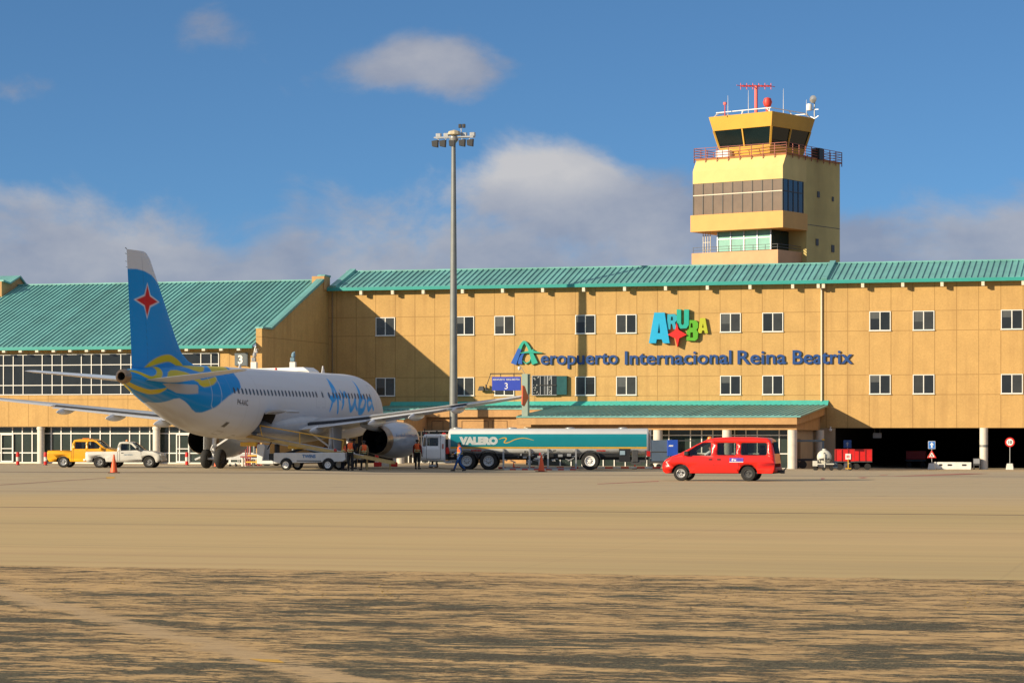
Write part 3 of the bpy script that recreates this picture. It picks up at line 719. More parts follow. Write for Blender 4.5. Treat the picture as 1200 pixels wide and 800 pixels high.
b = MB(); p = smooth([(158, 150, 32), (178, 108, 26), (202, 84, 22), (232, 120, 26), (255, 165, 30), (280, 230, 42), (300, 290, 58)]); strip_mesh(b, [(x, y) for x, y, w in p], [w for *_, w in p], fL, .02, .20); b.build('emblem_arch', tg, S1)
b = MB(); p = smooth([(160, 292, 40), (166, 240, 30), (190, 196, 16), (225, 180, 8)]); strip_mesh(b, [(x, y) for x, y, w in p], [w for *_, w in p], fL, .03, .17); b.build('emblem_inner_curve', bl2, S1)
b = MB(); p = smooth([(165, 190, 6), (230, 180, 18), (275, 178, 22), (320, 182, 14), (372, 187, 3)]); strip_mesh(b, [(x, y) for x, y, w in p], [w for *_, w in p], fL, .04, .23)
strip_mesh(b, [(268, 172), (282, 158), (290, 162)], [10, 12, 4], fL, .05, .21); strip_mesh(b, [(185, 262), (215, 288), (250, 268), (262, 235)], [4, 12, 10, 4], fL, .03, .16)
b.build('emblem_swoosh', tg, S1)
S2 = thing('wall_sign', 'tumbling multicoloured five letter island name with red star above the long wall name', 'wall sign', bw(u_s, 0, 8.0), -PSI)
fA = on_wall(740, 360, 10.91)
def letter(name, outer, holes, c, depth=.30, grow=None):
    m = mat('sign_'+name, c, .4, 0, .06, 2)
    o = poly_panel(outer, holes, lambda x, y: fA(x, y, depth/2+.03), name='letter_'+name, m=m, parent=S2, thick=depth, smooth=False)
    return o
letter('a_cyan', [(235,460),(305,70),(435,70),(500,460),(415,460),(400,410),(335,410),(325,460)], [[(348,332),(366,198),(380,332)]], (.01, .36, .62), .34)
letter('r_blue', [(460,285),(470,90),(560,88),(588,112),(588,170),(566,195),(586,282),(545,282),(528,215),(510,212),(505,285)], [[(512,170),(516,122),(536,122),(540,168)]], (.02, .32, .44), .24)
letter('u_teal', [(590,30),(645,30),(645,212),(665,232),(684,212),(684,30),(745,30),(745,225),(715,270),(640,275),(592,235)], [], (.01, .35, .27), .32)
letter('b_green', [(712,425),(716,300),(745,280),(752,165),(832,168),(862,205),(860,262),(840,290),(862,325),(856,400),(822,430)], [[(764,262),(768,205),(790,205),(795,262)],[(760,388),(764,322),(795,322),(798,388)]], (.09, .36, .015), .28)
letter('a_lime', [(855,332),(885,140),(950,140),(985,332),(945,332),(938,298),(912,298),(902,332)], [[(910,262),(922,205),(932,262)]], (.42, .44, .02), .22)
letter('star_red', [(592,200),(618,292),(722,352),(625,398),(602,510),(572,398),(480,352),(572,298)], [], (.72, .012, .008), .44)
# gate numeral plate on the left wing
S3 = thing('gate_number_sign', 'square grey sign with a white number three on the left wing wall', 'sign', bw(U(282.5, WL), WL, Zb(282.5, 421, WL)), -PSI)
b = MB(); b.box(-.44, .44, -.12, -.003, -.44, .44); b.box(.46, .54, -.16, -.003, -.5, .46); b.build('plate', mat('slate_sign', (.10, .12, .13), .5), S3, bevel=.01)
me = text_mesh('3', .82, .01, .03, 'CENTER'); text_obj('numeral', me, white_p, lambda x, y, z: Vector((x, -.132-z, y-.29)), S3)
# blue gate board on its post over the canopy
wS = -13.3
GS = thing('gate_board', 'blue gate three board in black frame carried by grey green post above canopy', 'sign', bw(U(616.5, wS), wS, 3.33), -PSI)
def gq(px, py, w=wS): return (U(px, w)-U(616.5, wS), Zb(px, py, w)-3.33)
x0, z1 = gq(612.5, 438); x1, z0 = gq(619.5, 482)
b = MB(); b.box(x0, x1, -.25, .25, -.05, z1); b.box(x1+.001, x1+.08, -.15, .2, z0+1.2, z1); b.build('post', mat('grey_green_post', (.26, .34, .28), .5, 0, .08, 2), GS, bevel=.01)
xa, za_ = gq(577, 457.5); xb, zb2 = gq(610.5, 441.3)
b = MB(); b.box(xa, xb, -.10, .02, za_, zb2); b.build('board', mat('board_blue', (.015, .045, .38), .4, 0, .08, 1.5), GS, bevel=.01)
b = MB(); xt, zt = gq(574.5, 438.4); b.box(xt, x0-.003, -.06, .02, zt, zt+.07); b.bar((xa+.6, -.02, zb2), (xa+.6, -.02, zt+.02), .04); b.bar((xb-.5, -.02, zb2), (xb-.5, -.02, zt+.02), .04); b.bar((xt+.03, -.02, zt), gq(571, 450)[:1]+(-.02,)+gq(571, 450)[1:], .04)
b.build('bracket', black, GS)
me = text_mesh('3', .62, .004, .0, 'CENTER'); cx = (xa+xb)/2; text_obj('numeral', me, white_p, lambda x, y, z: Vector((cx+x, -.108-z, za_+.10+y)), GS)
me = text_mesh('AEROPUERTO  REINA BEATRIX', .17, .003, .0, 'CENTER'); bbx = max(v.co.x for v in me.vertices)*2; kx = (xb-xa-.12)/bbx
text_obj('lettering', me, white_p, lambda x, y, z: Vector((cx+x*kx, -.108-z, zb2-.24+y)), GS)
b = MB(); c0 = gq(615, 438); c1 = gq(610, 428.5); c2 = gq(608.5, 428.8)
b.tube([(c0[0], 0, c0[1]), (c1[0], 0, c1[1]), (c2[0], 0, c2[1])], .02, 6); b.build('camera_arm', steel, GS)
b = MB(); b.lathe([(0, -.18), (.09, -.12), (.11, 0), (.08, .08), (0, .1)], (c2[0], 0, c2[1]-.12), n=12); b.build('camera_dome', white_p, GS, autos=50)
for i, px in enumerate((564.5, 571)):
    z = Zb(px, 457.5, -.3)
    r = thing('wall_floodlight', ('small black floodlight box on the tan wall left of the blue gate board', 'thin black bracket lamp hanging off the left end of the blue gate board')[i], 'floodlight', bw(U(px, -.3), -.3, z), -PSI)
    b = MB()
    if i == 0: b.prism([(-.26, 0), (.22, 0), (.17, .32), (-.14, .32)], lambda a, z, d: (a, d, z), -.2, .1)
    else: b.box(-.12, .17, -.2, .1, 0, .05); b.box(-.12, -.04, -.1, .1, .05, .46)
    b.build('lamp_body', dkgrey, r, bevel=.01); b = MB(); b.box(-.04, .04, .1, .3, .02, .08); b.build('arm', dkgrey, r)
# ------------------------------------------------------------------ airliner.  l = metres behind the nose, r = to starboard, z up
TX, TZ, TH, LG = -14.47, 154.0, 0.306, 17.71
AC = thing('airliner', 'twin engine passenger jet with blue and yellow painted tail and red star, parked nose in', 'airplane', (TX, TZ, 0), PI/2-TH)
def ac(l, r, z): return Vector((LG-l, -r, z))
def acw(l, r, z=0.0):
    a = LG-l; return Vector((TX+a*math.sin(TH)+r*math.cos(TH), TZ+a*math.cos(TH)-r*math.sin(TH), z))
ZT = [(0,3.3),(.12,3.55),(.3,3.75),(.8,4.15),(1.5,4.6),(2.2,4.95),(3.0,5.42),(4.0,5.74),(5.2,5.9),(6.5,5.94),(27,5.94),(30,5.90),(33,5.78),(36,5.6),(37.57,5.48)]
ZB = [(0,3.3),(.12,3.05),(.3,2.9),(.8,2.6),(1.5,2.33),(3,2.03),(4.5,1.86),(6.5,1.80),(24,1.80),(25.5,1.84),(27.4,1.97),(29.6,2.32),(31.7,2.86),(33.9,3.55),(36,4.22),(37.57,4.76)]
HWD = [(0,0.0),(.12,.26),(.3,.45),(.8,.8),(1.5,1.12),(3,1.6),(4.5,1.86),(6.5,1.975),(26,1.975),(28,1.9),(30,1.72),(32,1.46),(34,1.12),(36,.72),(37.57,.36)]
def itp(T_): 
    xs = np.array([a for a, _ in T_]); ys = np.array([b for _, b in T_])
    # monotone smooth interpolation
    h = np.diff(xs); dl = np.diff(ys)/h; m = np.zeros(len(xs)); m[0], m[-1] = dl[0], dl[-1]
    for i in range(1, len(xs)-1): m[i] = 0 if dl[i-1]*dl[i] <= 0 else 2*dl[i-1]*dl[i]/(dl[i-1]+dl[i])
    def f(x):
        x = np.clip(x, xs[0], xs[-1]); i = np.clip(np.searchsorted(xs, x)-1, 0, len(xs)-2); t = (x-xs[i])/h[i]
        return (2*t**3-3*t**2+1)*ys[i]+(t**3-2*t**2+t)*h[i]*m[i]+(-2*t**3+3*t**2)*ys[i+1]+(t**3-t**2)*h[i]*m[i+1]
    return f
fzt, fzb, fhw = itp(ZT), itp(ZB), itp(HWD)
def fus(l, th, off=0.0):
    zt, zb, hw = float(fzt(l)), float(fzb(l)), float(fhw(l)); h = (zt-zb)/2
    return ac(l, (hw+off)*math.cos(th), (zt+zb)/2+(h+off)*math.sin(th))
NLs = np.concatenate([np.linspace(0, 6, 90)**1.0, np.arange(6.06, 37.57, 0.062), [37.57]]); NLs[:12] = np.linspace(0, 1, 12)**1.6*NLs[12]
NA = 224
Lg, Tg = np.meshgrid(NLs, np.arange(NA)*2*PI/NA - PI/2, indexing='ij')
zt, zb, hw = fzt(Lg), fzb(Lg), fhw(Lg)
Yg = hw*np.cos(Tg); Zg = (zt+zb)/2+(zt-zb)/2*np.sin(Tg)
vx = np.stack([LG-Lg, -Yg, Zg], -1).reshape(-1, 3)
nL = len(NLs)
ii, jj = np.meshgrid(np.arange(nL-1), np.arange(NA), indexing='ij')
quads = np.stack([ii*NA+jj, ii*NA+(jj+1) % NA, (ii+1)*NA+(jj+1) % NA, (ii+1)*NA+jj], -1)
# --- paint scheme evaluated in (l, th) on each side
As = np.where(np.cos(Tg) >= 0, Tg, PI-Tg)       # mirror the port side, angle in -90..90
As = np.where(As > PI, As-2*PI, As)
Rr = 1.9
def in_poly(P, poly):
    x, y = P; c = np.zeros(x.shape, bool); n = len(poly)
    for i in range(n):
        x1, y1 = poly[i]; x2, y2 = poly[(i+1) % n]
        if y1 == y2: continue
        c ^= ((y1 > y) != (y2 > y)) & (x < (x2-x1)*(y-y1)/(y2-y1)+x1)
    return c
def dist_poly(P, pts, closed=False, sr=None):
    x, y = P; best = np.full(x.shape, 1e9); wv = np.zeros(x.shape)
    n = len(pts)
    for i in range(n if closed else n-1):
        a, b_ = pts[i], pts[(i+1) % n]
        ax, ay = a[0], a[1]*SR; bx, by = b_[0], b_[1]*SR; dx, dy = bx-ax, by-ay; q = dx*dx+dy*dy+1e-12
        t = np.clip(((x-ax)*dx+(y*SR-ay)*dy)/q, 0, 1); d = np.hypot(x-ax-t*dx, y*SR-ay-t*dy)
        w_ = (a[2]*(1-t)+b_[2]*t) if len(a) > 2 else 0*t
        s = d-w_; best = np.minimum(best, s)
    return best
SR = 1.5
def sdf(poly): return np.where(in_poly(PP, poly), -1, 1)*dist_poly(PP, poly, True)
PP = (Lg, As)
def cov(d, w=0.05): return np.clip(0.5-d/w, 0, 1)
white = np.array([0.60, 0.61, 0.63]); bluec = np.array([0.0, 0.245, 0.60]); yel = np.array([0.60, 0.46, 0.012])
col = np.ones(Lg.shape+(3,))*white
def lay(c, m):
    global col; col = col*(1-m[..., None])+c*m[..., None]
blue_poly = [(38.5,1.7),(24.4,1.57),(25.0,1.4),(25.7,1.14),(26.1,.86),(26.2,.62),(26.4,.42),(26.7,.33),(27.5,.24),(28.3,.10),(29.0,-.08),(29.6,-.30),(30.2,-.46),(30.7,-.62),(31.2,-.71),(31.7,-.66),(32.2,-.55),(32.7,-.47),(33.2,-.44),(33.6,-.56),(34.0,-.85),(34.4,-1.2),(34.8,-1.6),(38.5,-1.7)]
lay(bluec, cov(sdf(blue_poly)))
lay(yel, cov(dist_poly(PP, smooth([(37.9,1.2,.30),(37.2,.92,.26),(36.7,.62,.23),(36.2,.34,.22),(35.7,.26,.22),(35.2,.42,.24),(34.8,.72,.24),(34.5,1.1,.24),(34.2,1.6,.24)]))))
lay(yel, cov(dist_poly(PP, smooth([(37.9,-1.15,.52),(37.2,-1.15,.48),(36.5,-1.02,.38),(35.8,-.84,.30),(35.2,-.56,.22),(34.8,-.34,.12),(34.5,-.16,.04)]))))
lay(yel, cov(sdf([(34.7,.24),(34.3,.50),(33.9,.80),(33.4,.96),(32.8,.98),(32.1,.87),(31.5,.70),(30.9,.52),(31.0,.34),(31.9,.50),(33.1,.50),(34.0,.36)])))
lay(yel, cov(sdf([(31.4,1.6),(31.0,1.5),(30.0,1.42),(29.0,1.36),(28.7,1.26),(29.2,1.12),(29.9,.92),(30.4,.88),(30.9,.98),(31.3,1.2)])))
lay(yel, cov(sdf([(27.6,1.45),(28.2,1.25),(28.9,.92),(28.4,.86),(27.4,.95),(26.5,1.02),(25.9,1.18),(25.4,1.40),(25.3,1.5)])))
lay(yel, cov(sdf([(31.4,.36),(31.2,.28),(30.9,.25),(30.4,.30),(29.7,.41),(29.2,.54),(28.9,.68),(29.0,.72),(30.0,.60),(31.0,.50)])))
# unpainted stabiliser cut-out
lay(np.array([.42,.40,.38]), cov(sdf([(34.9,.02),(34.4,.12),(33.0,.22),(31.7,.30),(31.5,.28),(31.6,-.02),(32.6,-.16),(33.6,-.26),(34.4,-.18)])))
# hand brushed island name
ink = np.array([0.0, 0.33, 0.76])
for st in ([(11.7,.90,.02),(12.05,.62,.13),(12.3,.36,.11),(12.7,.12,.08),(13.1,-.16,.05)], [(11.75,.84,.10),(11.8,.52,.11),(11.75,.28,.10),(11.8,.04,.10),(11.75,-.20,.08)], [(13.2,.30,.07),(12.6,.17,.11),(11.9,.28,.09),(11.25,.19,.05)],
           [(10.95,.44,.06),(10.85,.28,.10),(10.85,.10,.09),(11.1,-.10,.05)], [(11.0,.10,.05),(10.6,.30,.08),(10.2,.37,.09),(10.0,.28,.05)], [(9.75,.32,.08),(9.85,.08,.10),(9.55,-.12,.11),(9.05,.02,.09),(8.6,.28,.07)],
           [(8.55,.34,.06),(8.8,.06,.08),(8.45,-.12,.06)], [(7.5,.86,.03),(7.6,.52,.12),(7.85,.22,.13),(8.15,-.02,.12),(8.05,-.16,.12),(7.5,-.16,.11),(7.1,.02,.09),(6.95,.20,.08),(7.3,.28,.07),(7.8,.14,.05)],
           [(5.9,.20,.06),(6.4,.22,.08),(6.65,.06,.09),(6.4,-.10,.09),(5.95,0,.07)], [(5.8,.24,.06),(5.75,.04,.08),(5.4,-.10,.06)]):
    lay(ink, cov(dist_poly(PP, smooth([(a, t, w*1.35+.01) for a, t, w in st], 4))))
# door outlines, hatches, panel lines
def ring(pts, c, hwid=0.028, k=1.0): lay(np.array(c), k*cov(dist_poly(PP, [(a, t, hwid) for a, t in pts+[pts[0]]]), .04))
ring([(30.05,.78),(30.1,.30),(30.1,-.30),(29.85,-.38),(29.3,-.38),(29.15,-.28),(29.05,.2),(29.05,.78)], (.62,.66,.68), .02, .8)
ring([(5.6,.72),(5.6,-.30),(4.8,-.30),(4.8,.72)], (.25,.3,.35), .015, .6)
for a in (15.1, 14.2): ring([(a+.26,.42),(a+.26,-.08),(a-.26,-.08),(a-.26,.42)], (.40,.42,.44), .012, .7)
ring([(8.7,-.30),(8.7,-.82),(6.9,-.82),(6.9,-.30)], (.3,.3,.3), .012, .5)
for a in (3.4, 8.2, 12.3, 16.2, 20.3, 24.1, 25.9, 27.9): lay(np.array([.36,.36,.36]), .35*cov(dist_poly(PP, [(a, -1.5, .012), (a, 1.5, .012)]), .05))
for q in ([(27.0,-1.05),(27.8,-1.05),(27.8,-1.25),(27.0,-1.25)], [(25.0,-1.15),(25.5,-1.15),(25.5,-1.3),(25.0,-1.3)]): ring(q, (.12,.10,.09), .02, .8)
lay(np.array([.02,.02,.02]), cov(sdf([(27.35,-.66),(27.75,-.66),(27.95,-.86),(27.5,-.86)])))
# grime along the belly and exhaust soot streaks
rg2 = np.random.RandomState(4); 
def fnoise(fx, fy, seed):
    r_ = np.random.RandomState(seed); v = 0
    for o_ in range(4):
        k = 2**o_; p1, p2, p3 = r_.rand(3)*6.28; v = v+np.sin(Lg*fx*k+p1+2.1*np.sin(As*fy*k*.7+p2))*np.sin(As*fy*k+p3+1.7*np.sin(Lg*fx*k*.6))/k
    return v
g = np.clip((-As-.5)/1.0, 0, 1)*(0.30+0.25*np.clip(fnoise(.9, 5, 3), -1, 1)); lay(np.array([.36,.31,.25]), np.clip(g, 0, .6))
lay(np.array([.5,.48,.45]), np.clip(.10*fnoise(.35, 9, 8)+.03, 0, .25))

# cut the open aft hold
Lq, Aq = (Lg[:-1]+Lg[1:])/2, Tg[:-1]+PI/NA
hold = (Lq > 21.5) & (Lq < 23.3) & (Aq > -1.0) & (Aq < -0.27)
me = bpy.data.meshes.new('fuselage'); fq = quads[~hold].reshape(-1, 4)
me.vertices.add(len(vx)); me.vertices.foreach_set('co', vx.ravel())
me.loops.add(len(fq)*4); me.loops.foreach_set('vertex_index', fq.ravel()); me.polygons.add(len(fq))
me.polygons.foreach_set('loop_start', np.arange(len(fq))*4); me.polygons.foreach_set('loop_total', np.full(len(fq), 4))
me.polygons.foreach_set('use_smooth', np.ones(len(fq), bool)); me.update(calc_edges=True); me.validate()
at = me.color_attributes.new('livery', 'FLOAT_COLOR', 'POINT')
rgba = np.concatenate([col.reshape(-1, 3), np.ones((len(vx), 1))], 1); at.data.foreach_set('color', rgba.ravel())
def painted(name, attr, rough=0.5, coat=0.0):
    m = bpy.data.materials.new(name); m.use_nodes = True; nt = m.node_tree; b = nt.nodes['Principled BSDF']
    a = nt.nodes.new('ShaderNodeVertexColor'); a.layer_name = attr; nt.links.new(a.outputs[0], b.inputs['Base Color'])
    b.inputs['Roughness'].default_value = rough; b.inputs['Coat Weight'].default_value = coat; b.inputs['Specular IOR Level'].default_value = .14
    n = nt.nodes.new('ShaderNodeTexNoise'); n.inputs['Scale'].default_value = 1.1; n.inputs['Detail'].default_value = 3
    bp = nt.nodes.new('ShaderNodeBump'); bp.inputs['Strength'].default_value = .25; bp.inputs['Distance'].default_value = .02
    tc = nt.nodes.new('ShaderNodeTexCoord'); nt.links.new(tc.outputs['Object'], n.inputs['Vector']); nt.links.new(n.outputs['Fac'], bp.inputs['Height']); nt.links.new(bp.outputs[0], b.inputs['Normal'])
    return m
livm = painted('aircraft_livery_paint', 'livery'); me.materials.append(livm)
fo = bpy.data.objects.new('fuselage', me); COL.objects.link(fo); fo.parent = AC
ac_white = mat('aircraft_white', (0.64, 0.64, 0.64), 0.3, 0, 0.07, 1.2, coat=.2, dirt=.12)
ac_grey = mat('aircraft_grey', (0.40, 0.41, 0.42), 0.35, 0, 0.1, 1.5, coat=.1, dirt=.25)
ac_dark = mat('gap_shadow_dark', (0.03, 0.03, 0.035), 0.6, 0, 0.2, 3)
bare = mat('bare_metal', (0.45, 0.43, 0.40), 0.28, 0.9, 0.2, 4)
hot = mat('heat_stained_metal', (0.30, 0.22, 0.15), 0.35, 0.9, 0.3, 5)
# hold interior
b = MB(); P = []
for l in (21.5, 23.3): P.append([fus(l, t, -.01) for t in (-1.0, -.82, -.62, -.44, -.27)]+[ac(l, .2, 3.6), ac(l, .2, 2.0)])
b.loft(P, closed=True, cap=True); 
ho = b.build('cargo_hold', mat('hold_lining', (.07, .06, .05), .8, 0, .3, 3), AC, recalc=False)
hb = bmesh.new(); hb.from_mesh(ho.data)
for f in [f for f in hb.faces if len(f.verts) == 4 and all(abs((Vector((0, v.co.y, v.co.z))-Vector((0, 0, 3.87))).length-2.0) < .14 for v in f.verts)]: hb.faces.remove(f)
hb.to_mesh(ho.data); hb.free()
# open hold door: curved leaf hinged on its upper edge and swung up
b = MB(); hx = fus(22.4, -.27); R0 = []; ang = math.radians(128)
def swing(l, t, off):
    p = fus(l, t, off); dy, dz = p.y-hx.y, p.z-hx.z; c, s_ = math.cos(-ang), math.sin(-ang)
    return Vector((p.x, hx.y-.02+dy*c-dz*s_, hx.z+dy*s_+dz*c))
ts = [-1.0+.73*i/10 for i in range(11)]
rings = [[swing(l, t, .0) for t in ts]+[swing(l, t, -.10) for t in ts[::-1]] for l in (21.52, 22.1, 22.7, 23.28)]
b.loft(rings); b.build('cargo_door', ac_grey, AC, autos=40)
b = MB(); b.bar(fus(21.6, -.3), swing(21.6, -.55, -.1), .05); b.bar(fus(23.2, -.3), swing(23.2, -.55, -.1), .05); b.build('door_strut', steel, AC)
# cabin windows
wm = mat('cabin_window_pane', (0.045, 0.075, 0.12), 0.35, 0, .25, 4, spec=.12)
def win_at(l, sgn, th0=.30, wv=.125, hv=.19, name='cabin_window', m=wm):
    b = MB(); n = 14; v = []
    for k in range(n):
        a = 2*PI*k/n; x = wv*abs(math.cos(a))**.75*(1 if math.cos(a) > 0 else -1); y = hv*abs(math.sin(a))**.8*(1 if math.sin(a) > 0 else -1)
        q = fus(l+x, th0+y/2.05, .008); v.append(Vector((q.x, q.y*sgn, q.z)))
    b.add(v, [tuple(range(n))]); return b.build(name, m, AC, recalc=False)
ls = [27.45-.533*i for i in range(24)]+[14.2, 13.1]+[12.9-.533*i for i in range(1, 14)]
ls = sorted(set(round(x, 2) for x in ls))
for l in ls: win_at(l, 1); win_at(l, -1)
# cockpit glazing
for sgn in (1, -1):
    for (l0, l1, t0, t1) in ((2.55, 3.35, .42, .80), (1.75, 2.45, .55, 1.02), (1.55, 1.72, 1.08, 1.5)):
        b = MB(); v = []
        for l, t in ((l0, t0), (l1, t0+.03), (l1, t1-.1), (l0, t1)): q = fus(l, t, .01); v.append(Vector((q.x, q.y*sgn, q.z)))
        b.add(v, [(0, 1, 2, 3)]); b.build('cockpit_window', dark_gl, AC, recalc=False)
# registration under the rear windows
me = text_mesh('P4-AAC', .46, .001, .0)
text_obj('registration', me, mat('reg_ink', (.05, .05, .05), .5), lambda x, y, z: fus(27.25-x*.95, .10-.20+(y)/2.05, .012), AC)
# wing-body fairing
b = MB(); rings = []
for i in range(15):
    t = i/14; l = 10.6+t*11.6; k = math.sin(PI*min(1, max(0, t)))**.45 if 0 < t < 1 else 0.02
    w_, zb_, zt_ = 1.2+1.12*k, 2.1-.58*k, 2.5+.95*k
    rings.append([ac(l, w_*(abs(math.cos(a))**.72)*(1 if math.cos(a) > 0 else -1), (zb_+zt_)/2+(zt_-zb_)/2*(abs(math.sin(a))**.72)*(1 if math.sin(a) > 0 else -1)) for a in [2*PI*j/40 for j in range(40)]])
b.loft(rings); b.build('belly_fairing', ac_grey, AC, smooth=True)
# wings ---------------------------------------------------------------
def aerofoil(n=14, tk=.12, x0=0.0, x1=1.0, camber=.02):
    xs = [x0+(x1-x0)*(0.5-0.5*math.cos(PI*i/n)) for i in range(n+1)]
    yt = lambda x: 5*tk*(.2969*math.sqrt(max(x, 0))-.126*x-.3516*x*x+.2843*x**3-.1036*x**4)
    cb = lambda x: camber*4*x*(1-x)
    return [(x, cb(x)+yt(x)) for x in xs]+[(x, cb(x)-yt(x)) for x in xs[::-1]]
WS = [(1.6, 12.0, 6.7, 2.42, .15), (3.9, 13.15, 5.05, 2.70, .13), (6.4, 14.55, 3.85, 3.00, .12), (11.5, 17.25, 2.72, 3.58, .11), (17.0, 20.15, 1.55, 4.22, .10)]
def wing_part(name, x0, x1, sgn, m, drop=0.0, back=0.0, ya=1.6, yb=17.0, tkm=1.0):
    b = MB(); rings = []
    ys = sorted(set([ya, yb]+[s[0] for s in WS if ya < s[0] < yb]))
    for y in ys:
        for i in range(len(WS)-1):
            if WS[i][0] <= y <= WS[i+1][0]: break
        t = (y-WS[i][0])/(WS[i+1][0]-WS[i][0]); le, c, z, tk = [WS[i][k]*(1-t)+WS[i+1][k]*t for k in range(1, 5)]
        rings.append([ac(le+x*c+back, sgn*y, z+yv*c-drop) for x, yv in aerofoil(12, tk*tkm, x0, x1)])
    b.loft(rings); return b.build(name, m, AC, autos=35)
for sgn in (1, -1):
    wing_part('wing', 0.0, .78, sgn, ac_grey)
    wing_part('gap_shadow_strip', .775, .835, sgn, ac_dark, .02, .02, 1.9, 13.2, 1.12)  # dark strip painted in for the shadow of the flap gap
    wing_part('flap', .80, 1.0, sgn, ac_white, .17, .15, 1.9, 6.35); wing_part('flap', .80, 1.0, sgn, ac_white, .12, .12, 6.45, 13.2); wing_part('aileron', .795, 1.0, sgn, ac_white, 0.02, .03, 13.3, 16.9)
    b = MB(); f = [(20.6, 4.15), (21.35, 4.80), (21.7, 4.84), (21.72, 4.35), (21.8, 3.75), (21.4, 3.66)]
    b.prism(f, lambda a, z, d: ac(a, sgn*(17.05+d), z), -.04, .05); b.build('wingtip_fence', mat('fence_red_orange', (.50, .07, .02), .4, 0, .15, 2), AC, bevel=.02)
    for y, sc_ in ((3.1, .9), (6.9, 1.0), (9.7, .92), (12.6, .8)):
        for i in range(len(WS)-1):
            if WS[i][0] <= y <= WS[i+1][0]: break
        t = (y-WS[i][0])/(WS[i+1][0]-WS[i][0]); le, c, z, tk = [WS[i][k]*(1-t)+WS[i+1][k]*t for k in range(1, 5)]
        te = le+c; b = MB(); rings = []
        for k in range(11):
            u = k/10; l = te-1.9*sc_+u*2.9*sc_; rr_ = .27*sc_*math.sin(PI*min(1, u*.92+.06))**.7; zz = z-.22*sc_-.16*u*sc_
            rings.append([ac(l, sgn*y+rr_*.62*math.cos(a), zz+rr_*math.sin(a)) for a in [2*PI*j/14 for j in range(14)]])
        b.loft(rings); b.build('flap_track_fairing', ac_white, AC, smooth=True)
    # engine, pylon
    ey, ez = 5.75*sgn, 1.72
    prof = [(.88, 10.35), (.93, 10.18), (1.03, 10.16), (1.10, 10.3), (1.16, 10.75), (1.19, 11.6), (1.17, 12.6), (1.08, 13.7), (.96, 14.5), (.93, 14.6)]
    b = MB(); b.lathe([(r_*.955, LG-t) for r_, t in prof], (0, -ey, ez), 'x', 44); e = b.build('engine_cowl', ac_grey if False else mat('nacelle_paint', (.36, .40, .46), .28, .25, .08, 1.2, coat=.3, dirt=.15), AC, smooth=True)
    b = MB(); b.lathe([(r_, LG-t) for r_, t in [(.93, 14.6), (.90, 14.95), (.84, 15.35), (.81, 15.36), (.84, 15.0), (.86, 14.0), (.80, 13.3), (.2, 13.28)]], (0, -ey, ez), 'x', 44, mis=[0, 0, 0, 1, 1, 1, 1]); b.build('exhaust_nozzle', [hot, mat('soot_black', (.006, .006, .006), .8, 0, .2, 4)], e, autos=50)
    b = MB(); b.lathe([(r_, LG-t) for r_, t in [(.32, 13.3), (.30, 14.2), (.12, 14.9), (0, 15.1)]], (0, -ey, ez), 'x', 24); b.build('exhaust_cone', MATS['soot_black'], e, smooth=True)
    b = MB(); b.lathe([(r_, LG-t) for r_, t in [(.86, 10.4), (.84, 11.2), (.1, 11.25), (0.02, 10.9)]], (0, -ey, ez), 'x', 32); b.build('fan', dkgrey, e, smooth=False)
    b = MB(); rings = []
    for l, zt_, zb_, w_ in ((11.6, 2.95, 2.6, .06), (12.6, 3.05, 2.4, .2), (14.5, 3.0, 2.2, .24), (16.2, 2.85, 2.30, .22), (17.6, 2.72, 2.5, .1)):
        rings.append([ac(l, ey+w_*math.cos(a), (zt_+zb_)/2+(zt_-zb_)/2*math.sin(a)) for a in [2*PI*j/16 for j in range(16)]])
    b.loft(rings); b.build('pylon', ac_grey, AC, smooth=True)
    # blue web address on the cowl
    me = text_mesh('ArubaAirlines.com', .33, .001, .0); w0 = max(v.co.x for v in me.vertices)
    def cw(x, y, z, sg=sgn):
        l = (14.2-x/w0*3.4) if sg > 0 else (10.8+x/w0*3.4); rr_ = np.interp(l, [t for _, t in prof[4:]], [q*.955 for q, _ in prof[4:]])+.008
        a = .18+(y)/1.15; return Vector((LG-l, -ey-sg*rr_*math.cos(a), ez+rr_*math.sin(a)))
    text_obj('lettering', me, mat('cowl_blue_ink', (.02, .24, .52), .4), cw, e)
    # main gear
    g = MB(); g.cyl(ac(17.5, 3.8*sgn, 2.5), ac(17.71, 3.8*sgn, .95), .15, .13, 16); g.cyl(ac(17.71, 3.8*sgn, .95), ac(17.71, 3.8*sgn, .55), .09, .09, 14); g.cyl(ac(17.71, 3.8*sgn-.46, .58), ac(17.71, 3.8*sgn+.46, .58), .07)
    g.bar(ac(17.6, 3.75*sgn, 1.3), ac(17.4, 2.2*sgn, 2.3), .10); g.bar(ac(17.71, 3.8*sgn, .9), ac(18.05, 3.8*sgn, 1.15), .05, .12); g.bar(ac(18.05, 3.8*sgn, 1.15), ac(17.68, 3.8*sgn, 1.5), .05, .12); g.build('landing_gear_strut', ac_white, AC, autos=40)
    for s2 in (-1, 1):
        c = 3.8*sgn+s2*.46; w = MB(); w.lathe([(.30, -.17), (.50, -.19), (.57, -.12), (.585, 0), (.57, .12), (.50, .19), (.30, .17)], (0, 0, 0), 'y', 32)
        wo = w.build('gear_wheel', rubber, AC, autos=50, loc=ac(17.71, c, .585)); w = MB(); w.lathe([(.0, -.08), (.12, -.12), (.14, -.09), (.27, -.12), (.31, -.165)], (0, 0, 0), 'y', 20); w.lathe([(.0, .08), (.12, .12), (.14, .09), (.27, .12), (.31, .165)], (0, 0, 0), 'y', 20); w.build('hub', dkgrey, wo, autos=40)
